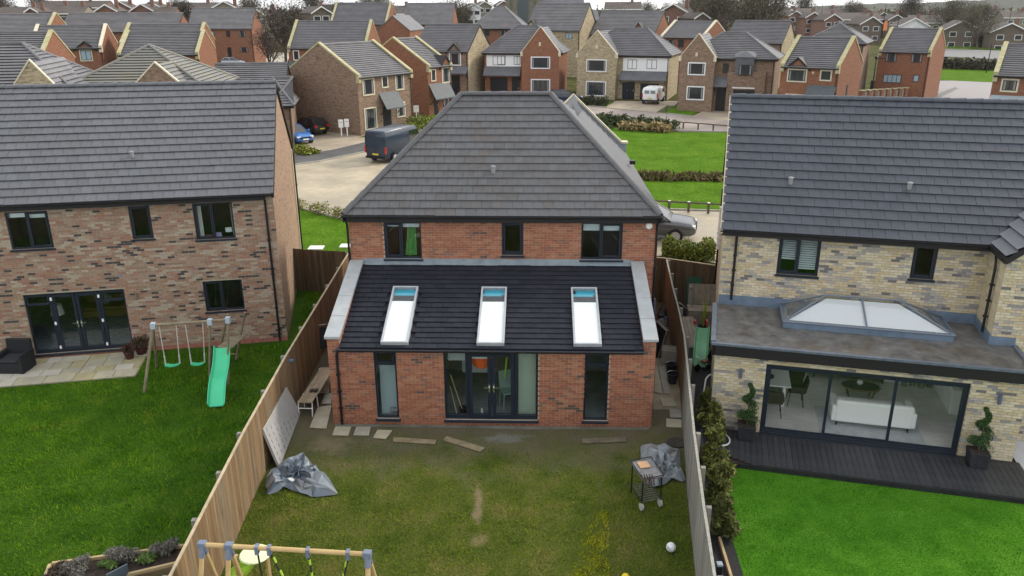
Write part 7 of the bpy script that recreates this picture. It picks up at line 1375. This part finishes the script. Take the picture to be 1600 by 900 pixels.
# --- hedges, shrubs and beds
G_ = at_ground
hedge('hedge', 'dense clipped green hedge in front of the dark yard fence', 'hedge', G_(1034, 402), G_(1116, 406), 1.1, .95, HG, 3600, .055)
hedge('hedge', 'low row of small yellow green hedge plants edging the left front lawn', 'hedge', G_(461, 327), G_(553, 346), .55, .75, [HG[1], HG[2], GD[2]], 1300, .05, gaps=.35)
hedge('hedge', 'dark low hedge before the buff stone house', 'hedge', G_(913, 163), G_(947, 166), 1.5, 1.1, DG, 260, .12); hedge('hedge', 'long dark hedge strip behind the golden grasses', 'hedge', G_(928, 191), G_(1058, 203), 1.6, 1.0, [DG[1], HG[0], DG[2]], 200, .13)
hedge('ornamental_grass', 'strip of golden dry grasses in the planting bed', 'grass clump', G_(968, 202), G_(1048, 207), 1.4, .9, GD, 260, .16)
for i, (px, py) in enumerate(((938, 190), (944, 195), (950, 199), (948, 190), (956, 193), (962, 197), (954, 203))): shrub('round_shrub', 'small round clipped shrub, '+('back left', 'second along the front', 'third along the front', 'back middle', 'back right', 'nearest the golden grass', 'front nearest the viewer')[i]+' of the bed group', 'shrub', G_(px, py), .55, .6, [HG[0], DG[1]], 260, .09, 'round shrubs in the planting bed')
for i, (px, lb) in enumerate(((1010, 'brown reedy clump left in the dip of the green'), (1026, 'dark reedy clump second in the dip of the green'), (1042, 'third reedy clump in the dip of the green'), (1074, 'reedy clump right of the gap in the dip'), (1090, 'reddish reedy clump near the right house edge'), (1118, 'farthest right reedy clump in the dip'))): shrub('reed_clump', lb, 'reeds', G_(px, 280+i*.3), [.6, .5, .65, .45, .65, .55][i], .45, [DG[2], GD[2], HG[1], GD[2]], 380, .12, None, 2.6, 1.2)
for px, py, r, h_, lb, ms in ((648, 207, 1.3, 1.0, 'bright green bush by the end of the brown house', HG), (663, 200, 1.5, 1.5, 'rounded green bush below the red coped house', HG), (628, 213, .9, .5, 'low yellow green bush beside the dark van', [HG[2], HG[1]]), (468, 238, 1.0, .55, 'low yellow green bush at the corner of the parking', [HG[1], HG[2]]), (481, 240, .8, .5, 'small bush at the end of the parking corner', [HG[1], HG[2]]), (455, 135, 1.5, 1.0, 'dark bush by the courtyard fence', DG), (1452, 112, 2.2, 1.3, 'bramble patch by the right road', DG), (1395, 150, 1.4, .9, 'low shrub behind the pillared wall', DG)): shrub('shrub', lb, 'shrub', G_(px, py), r, h_, ms, 900, .11)
hedge('hedge', 'tall dark conifer hedge beyond the right hand road', 'hedge', G_(1467, 71), G_(1600, 76), 3, 3.6, [leafmat('hedge_black', (.012, .022, .010)), DG[0]], 18, .5); hedge('hedge', 'scrubby brown hedge beside the right road', 'hedge', G_(1466, 107), G_(1556, 110), 2.4, 2.0, [BR[0], DG[1], BR[1]], 60, .26); hedge('hedge', 'dark green hedge behind the stone gabled house', 'hedge', G_(1230, 42), G_(1280, 45), 3, 2.2, [leafmat('hedge_black2', (.015, .03, .012)), DG[0]], 14, .5)
# --- low rails, signs, lamps
railm = mat('brown_rail', (.10, .075, .055), .8, vary=.2)
def rail_fence(label, a, b, n, h_):
    root = thing('knee_rail', label, 'rail', G_(*a)); A, B = G_(*a)-root.location, G_(*b)-root.location; mb = MB(); mb.tube([A+Vector((0, 0, h_)), B+Vector((0, 0, h_))], .055, 6); mb.build('rail', railm, root)
    for k in range(n): p = A.lerp(B, (k+.5)/n); mb = MB(); mb.box(p.x-.06, p.x+.06, p.y-.06, p.y+.06, 0, h_+.04); mb.build('post', railm, root); MB().box(p.x-.065, p.x+.065, p.y-.065, p.y+.065, h_+.04, h_+.07).build('post_cap', white, root)
rail_fence('knee high rail along the lane edge of the front green', (1000, 327), (1185, 338), 6, .55); rail_fence('knee high rail along the estate road above the green', (1056, 200), (1200, 212), 6, .6)
def sign(label, px, py, wpx, hpx, ppx, m=white, two=False):
    p = G_(px, py); d = (p-CAM).length; root = thing('sale_sign', label, 'sign', p, R(8)); w, h_, ph = wpx*d/FPX, hpx*d/FPX, ppx*d/FPX; MB().box(-w/2, w/2, -.03, .0, ph, ph+h_).build('board', m, root); MB().box(-.05, .05, .001, .06, 0, ph+h_).build('post', white, root); MB().box(-w*.35, w*.35, -.036, -.031, ph+h_*.62, ph+h_*.72).build('print', mat('grey_print', (.45, .45, .47), .6), root)
sign('left white sign board before the brown gable', 534, 213, 7, 12, 13); sign('right white sign board before the brown gable', 543, 212, 7, 12, 13); sign('white sign on a post beside the red coped house', 651, 188, 8, 10, 12); sign('small white sign on a post by the dark garage house', 731, 145, 4, 9, 9)
def lamp(label, px, py, top, lant=True, m=barge, arm=False):
    p = G_(px, py); d = math.hypot(p.x, p.y); z = at_dist(px, top, d).z; root = thing('street_lamp', label, 'street lamp', p); h_ = z-p.z; mb = MB(); mb.tube([(0, 0, 0), (0, 0, h_)], .09, 6, r1=.05); mb.build('column', m, root); mb = MB(); mb.lathe([(.06, h_-.1), (.22, h_), (.24, h_+.12), (.05, h_+.3)] if lant else [(.05, h_-.02), (.14, h_), (.14, h_+.1), (.05, h_+.14)], n=8)
    if arm: mb.box(-.1, 1.0, -.08, .08, h_-.02, h_+.08)
    mb.build('lantern', m, root)
lamp('black street lamp by the pillared garden wall', 1360, 158, 91, True, barge, True); lamp('dark street lamp beside the right road', 1541, 114, 69, False); lamp('tall dark lamp column behind the coped roof', 1373, 90, 9, False); lamp('second tall dark lamp column right of the first', 1396, 85, 11, False); lamp('tall lamp column above the right hipped roof', 1279, 60, 6, False); lamp('thin lamp column at left of the right hipped roof', 1268, 60, 8, False); lamp('thin white pole above the buff stone house', 918, 50, -6, False, white); lamp('thin lamp column above the broad roofed house', 971, 45, 1, False); lamp('thin lamp column second above the broad roof', 982, 45, 1, False); lamp('thin lamp column above the white coped roof', 1097, 50, 3, False); lamp('dark lamp column near the far right terrace', 1569, 75, 16, False); lamp('black street lamp in the courtyard at left', 405, 97, 40, True)
orm = mat('orange_flag', (.72, .24, .10), .7)
for px, py, y0, y1, lb in ((1374, 84, 32, 48, 'orange sail flag beside the coped roof'), (1566, 74, 49, 63, 'orange sail flag near the right edge house'), (1209, 56, 24, 34, 'small orange flag behind the stone gabled roof')):
    p = G_(px, py); d = math.hypot(p.x, p.y); root = thing('sail_flag', lb, 'flag', p); z0, z1 = at_dist(px, y1, d).z-p.z, at_dist(px, y0, d).z-p.z; s = d/FPX; mb = MB(); mb.tube([(0, 0, 0), (0, 0, z1)], .04, 5); mb.build('pole', barge, root); mb = MB(); mb.slab([(0, 0, z0), (6*s, 0, z0+.1), (5*s, 0, z1-.2), (2.5*s, 0, z1), (0, 0, z1-.5)], .05, dirn=(0, 1, 0)); mb.build('flag', orm, root)
p = G_(1363, 66); root = thing('blue_sign', 'blue square sign board beyond the hipped roof', 'sign', p); MB().box(-.9, .9, 0, .06, 1.0, 3.0).build('board', mat('sign_blue', (.06, .16, .38), .5), root); MB().box(-.3, .3, -.012, -.002, 1.6, 2.4).build('symbol', white, root); MB().box(-.06, .06, .061, .12, 0, 1.0).build('post', barge, root)
p = G_(1586, 74); root = thing('lime_banners', 'white cabin with lime feather banners at the right edge', 'cabin', p); MB().box(-1.6, 1.8, 0, 2, 0, 2.4).build('cabin', mat('white_cabin', (.72, .72, .74), .6), root)
for k, x in enumerate((-.6, 1.0)): mb = MB(); mb.slab([(x, -.3, .2), (x+.6, -.3, .2), (x+1.4, -.3, 4.2), (x+1.0, -.3, 4.6)], .05, dirn=(0, 1, 0)); mb.build('banner', mat('lime_banner', (.42, .62, .06), .6), root)
# pillared garden wall and panel fence by the right houses
def pillar_wall(label, a, b, n, h_):
    root = thing('garden_wall', label, 'garden wall', G_(*a)); A, B = Vector(), G_(*b)-root.location; t = B.normalized(); s = Vector((-t.y, t.x, 0)); M3 = Matrix((t, s, Vector((0, 0, 1)))).transposed().to_4x4(); L = B.length
    for k in range(n+1):
        Mk = M3.copy(); Mk.translation = A+B*(k/n); MB().box(-.22, .22, -.22, .22, 0, h_, M=Mk).build('pillar', bw_red, root); MB().box(-.28, .28, -.28, .28, h_, h_+.10, M=Mk).build('pillar_cap', mossy, root)
        if k < n: MB().box(.23, L/n-.23, -.04, .04, .1, h_-.12, M=Mk).build('panel', FG[0], root)
pillar_wall('pillared brick garden wall in front of the far right red house', (1422, 154), (1456, 138), 6, 1.7); pillar_wall('pillared brick wall beside the black street lamp', (1345, 163), (1412, 158), 7, 1.5)
fence('grey panel fence between the far right red house and the silver car', [G_(1358, 147), G_(1424, 153)], FG, -1, bw=.3, h=1.7, cap=False); fence('dark panel fence beyond the brown side on house', [G_(438, 168), G_(474, 170)], FD, -1, bw=.3, h=1.8, cap=False); fence('sunlit timber fence at the courtyard edge', [G_(448, 147), G_(470, 143)], FW, -1, bw=.3, h=1.8, cap=False)
for px, py, lb in ((494, 388.5, 'white flat inspection cover on the left front lawn'), (543, 385.5, 'white flat inspection cover beside the middle house')):
    w = G_(px, py); o = MB().box(-.35, .35, -.3, .3, 0, .05).build('inspection_cover', white, None); o.location = (w.x, w.y, .02); tag(o, lb, 'cover')

# --- bins and aerials
bing = mat('bin_green', (.02, .06, .03), .5); binb = mat('bin_black', (.02, .02, .022), .5)
def bin_(label, px, py, m):
    r = thing('wheelie_bin', label, 'bin', G_(px, py), R(random.uniform(-20, 20))); mb = MB(); mb.loft([[(-.24, -.26, .05), (.24, -.26, .05), (.24, .26, .05), (-.24, .26, .05)], [(-.29, -.33, .98), (.29, -.33, .98), (.29, .36, .98), (-.29, .36, .98)]]); mb.build('body', m, r); mb = MB(); mb.slab([(-.31, -.36, 1.03), (.31, -.36, 1.03), (.31, .40, 1.07), (-.31, .40, 1.07)], .05); mb.build('lid', m, r)
    for sx in (-.22, .22): mb = MB(); mb.tube([(sx-.03, .3, .1), (sx+.03, .3, .1)], .1, 10); mb.build('wheel', binb, r)
bin_('black wheelie bin by the small brick garage', 459, 197, binb); bin_('green wheelie bin by the small brick garage', 464, 197, bing); bin_('black wheelie bin beside the white panelled garage house', 797, 147, binb)

# --- vehicles
tyre = mat('tyre', (.015, .015, .016), .85); rimm = mat('alloy', (.45, .45, .46), .35, metal=.7); cargl = mat('car_glass', (.012, .014, .017), .06, spec=.9); redl = mat('tail_red', (.45, .02, .02), .25); headl = mat('head_lamp', (.75, .76, .78), .15)
def paint(n, c, metal=.0): return mat(n, c, .22, metal=metal, spec=.7)
def plate(): return mat('yellow_plate', (.65, .50, .05), .5)
def car(label, p, rot, body, kind='hatch', name='parked_car', cat='car'):
    root = thing(name, label, cat, p, rot, None)
    if kind == 'van': L, W, Hh = 5.6, 2.0, 2.45; prof = [(-L/2, .45, 2.30, .95), (-L/2+.08, .35, 2.42, .985), (.9, .33, 2.45, 1.0), (1.35, .33, 2.36, 1.0), (1.95, .33, 1.35, .98), (2.6, .35, 1.10, .95), (2.78, .45, .85, .85)]
    elif kind == 'smallvan': L, W = 4.4, 1.85; prof = [(-L/2, .4, 1.72, .88), (-L/2+.08, .32, 1.84, .91), (.5, .3, 1.88, .93), (.95, .3, 1.78, .93), (1.45, .3, 1.12, .92), (2.05, .32, .95, .88), (2.2, .42, .72, .78)]
    elif kind == 'suv': L, W = 4.9, 2.0; prof = [(-L/2, .5, .95, .86), (-L/2+.15, .36, 1.12, .96), (-1.2, .32, 1.14, 1.0), (.75, .32, 1.10, 1.0), (1.6, .32, 1.06, .99), (2.2, .34, .98, .95), (2.42, .42, .86, .86), (2.47, .5, .70, .78)]
    else: L, W = 4.1, 1.78; prof = [(-L/2, .42, .82, .76), (-L/2+.12, .28, .98, .85), (-1.0, .26, 1.0, .89), (.6, .26, .97, .89), (1.3, .26, .92, .88), (1.85, .28, .80, .83), (2.05, .38, .62, .70)]
    secs = []
    for x, z0, z1, hw in prof:
        zm = z0+(z1-z0)*.45; secs.append([(x, -hw*.86, z0), (x, -hw, zm), (x, -hw*.985, z0+(z1-z0)*.8), (x, -hw*.86, z1-.02), (x, -hw*.5, z1), (x, hw*.5, z1), (x, hw*.86, z1-.02), (x, hw*.985, z0+(z1-z0)*.8), (x, hw, zm), (x, hw*.86, z0)])
    mb = MB(); mb.loft(secs); o = mb.build('body', body, root, smooth=True); sub = o.modifiers.new('soft', 'BEVEL'); sub.width = .03; sub.segments = 2; sub.angle_limit = R(35); sub.limit_method = 'ANGLE'
    if kind in ('van', 'smallvan'):
        zb, zt, xf0, xf1, hw = (1.38, 2.2, 1.42, 1.93, .9) if kind == 'van' else (1.14, 1.66, 1.02, 1.42, .84)
        MB().slab([(xf1+.015, -hw, zb), (xf1+.015, hw, zb), (xf0+.015, hw*.9, zt), (xf0+.015, -hw*.9, zt)], .02).build('windscreen', cargl, root)
        for sg in (-1, 1): y = sg*(1.005 if kind == 'van' else .935); MB().slab([(.25, y, zb+.02), (xf1-.2, y, zb+.02), (xf0-.05, y*.985, zt-.08), (.25, y*.985, zt-.08)], .015, dirn=(0, -sg, 0)).build('side_window', cargl, root)
        for sg in (-1, 1): MB().box(-L/2-.03, -L/2+.05, sg*.93-.06 if kind == 'van' else sg*.86-.06, sg*.93+.06 if kind == 'van' else sg*.86+.06, .75, 1.25).build('tail_light', redl, root)
        b = MB(); b.box(-L/2-.012, -L/2+.02, -.006, .006, .6, zt+.05); b.build('door_seam', barge, root); MB().box(-L/2-.03, -L/2+.02, -.26, .26, .62, .74).build('number_plate', plate(), root); MB().box(-L/2-.06, -L/2+.05, -.9, .9, .36, .52).build('bumper', barge, root)
        if kind == 'van': MB().box(-L/2-.014, -L/2+.02, -.78, .78, 1.35, 1.95).build('rear_panel', mat('van_rear_recess', (.028, .045, .070), .2), root)
        else:
            for sx in (-.62, .08): MB().box(-L/2-.014, -L/2+.02, sx, sx+.54, 1.18, 1.55).build('rear_window', mat('rear_grey_glass', (.22, .24, .25), .15), root)
    else:
        zc = 1.10 if kind == 'suv' else .97; zt = 1.68 if kind == 'suv' else 1.46; hb, ht = (.93, .72) if kind == 'suv' else (.82, .62); xs = (-2.2, -1.75, .25, 1.25) if kind == 'suv' else (-1.95, -1.45, .05, .95)
        a = [(xs[0], -hb, zc), (xs[3], -hb, zc-.03), (xs[3], hb, zc-.03), (xs[0], hb, zc)]; t = [(xs[1], -ht, zt-.03), (xs[2], -ht, zt), (xs[2], ht, zt), (xs[1], ht, zt-.03)]; mb = MB(); mb.loft([a, t]); mb.build('windows', cargl, root, bevel=.02)
        mb = MB(); mb.slab([(q[0], q[1]*1.01, q[2]+.035) for q in t], .045); mb.build('roof_panel', body, root, bevel=.02); 
        for q, w in list(zip(a, t))+[((-.55, sg*hb*1.005, zc), (-.6, sg*ht*1.01, zt)) for sg in (-1, 1)]: mb = MB(); mb.tube([q, w], .035, 5); mb.build('pillar', body, root)
        e = prof[-1][0]
        for sg in (-1, 1): MB().box(e-.28, e-.03, sg*prof[-1][3]*.86-.18, sg*prof[-1][3]*.86+.16, .62 if kind != 'suv' else .72, .74 if kind != 'suv' else .86).build('headlight', headl, root, bevel=.02); MB().box(-L/2-.02, -L/2+.12, sg*.68-.14, sg*.68+.14, .74, .92).build('tail_light', redl, root); MB().box(.75, .95, sg*(hb+.10)-.1, sg*(hb+.10)+.1, zc+.02, zc+.16).build('mirror', body, root, bevel=.02)
        MB().box(-L/2-.025, -L/2+.02, -.26, .26, .55, .66).build('number_plate', plate(), root); MB().box(e-.02, e+.02, -.26, .26, .42, .53).build('number_plate', white, root); MB().box(e-.05, e+.012, -.55, .55, .54, .66 if kind != 'suv' else .70).build('grille', barge, root)
        if kind == 'suv':
            for sg in (-1, 1): MB().box(e-.05, e+.03, sg*.22-.19, sg*.22+.19, .56, .84).build('kidney_grille', barge, root, bevel=.03)
    wr = .36 if kind in ('suv', 'van') else .32
    for x in ((-1.75, 1.85) if kind == 'van' else (-1.45, 1.5) if kind in ('suv', 'smallvan') else (-1.25, 1.3)):
        for sg in (-1, 1):
            y = sg*(W/2-.08); mb = MB(); mb.tube([(x, y-.11, wr), (x, y+.11, wr)], wr, 16); o = mb.build('wheel', tyre, root); mb = MB(); mb.tube([(x, y+sg*.10, wr), (x, y+sg*.125, wr)], wr*.66, 12); mb.build('rim', rimm, o)
    return root
car('dark blue grey high roofed van parked on the lane beside the hip roof', G_(622, 246), R(62), paint('van_blue', (.012, .026, .052)), 'van', 'parked_van', 'van')
car('white van with logo parked on the drive of the stone house', G_(1021, 160), R(68), paint('van_white', (.74, .76, .78)), 'smallvan', 'parked_van', 'van')
car('bright blue hatchback parked nose out by the left gable', G_(461, 222), R(-48), paint('car_blue', (.03, .14, .42))); car('black hatchback parked behind the blue one', G_(483, 208), R(140), paint('car_black', (.012, .013, .016)))
car('metallic grey large car with its nose beyond the middle house', at(1040, 374, 0)-Vector((.9, -.6, 0)), R(-14), paint('car_grey', (.085, .088, .095), .2), 'suv'); car('white hatchback parked before the white panelled garage', G_(752, 139), R(78), paint('car_white', (.72, .73, .74))); car('white car half hidden by the red house corner', G_(713, 146), R(60), MATS['car_white'])
car('pale blue white car far left by the plain red house', G_(366, 103), R(8), paint('car_pale', (.50, .56, .62))); car('silver car behind the grey panel fence', G_(1388, 148), R(-20), paint('car_silver', (.42, .43, .45), .3)); car('dark navy car just over the ridge of the middle house', G_(882, 160), R(5), paint('car_navy', (.02, .03, .06)))
car('black car parked at the left of the courtyard', G_(399, 96), R(70), MATS['car_black'])

# ------------------------------------------------------------------ thin damp air
hv = bpy.data.materials.new('haze'); hv.use_nodes = True; hv.node_tree.nodes.clear(); ho = hv.node_tree.nodes.new('ShaderNodeOutputMaterial'); pv = hv.node_tree.nodes.new('ShaderNodeVolumePrincipled'); pv.inputs['Density'].default_value = .00007; pv.inputs['Color'].default_value = (.985, .99, 1.0, 1); pv.inputs['Anisotropy'].default_value = .3
hv.node_tree.links.new(pv.outputs[0], ho.inputs['Volume']); tag(MB().box(-3750, 3750, -150, 4400, -1.4, 85).build('haze', hv), kind='stuff')
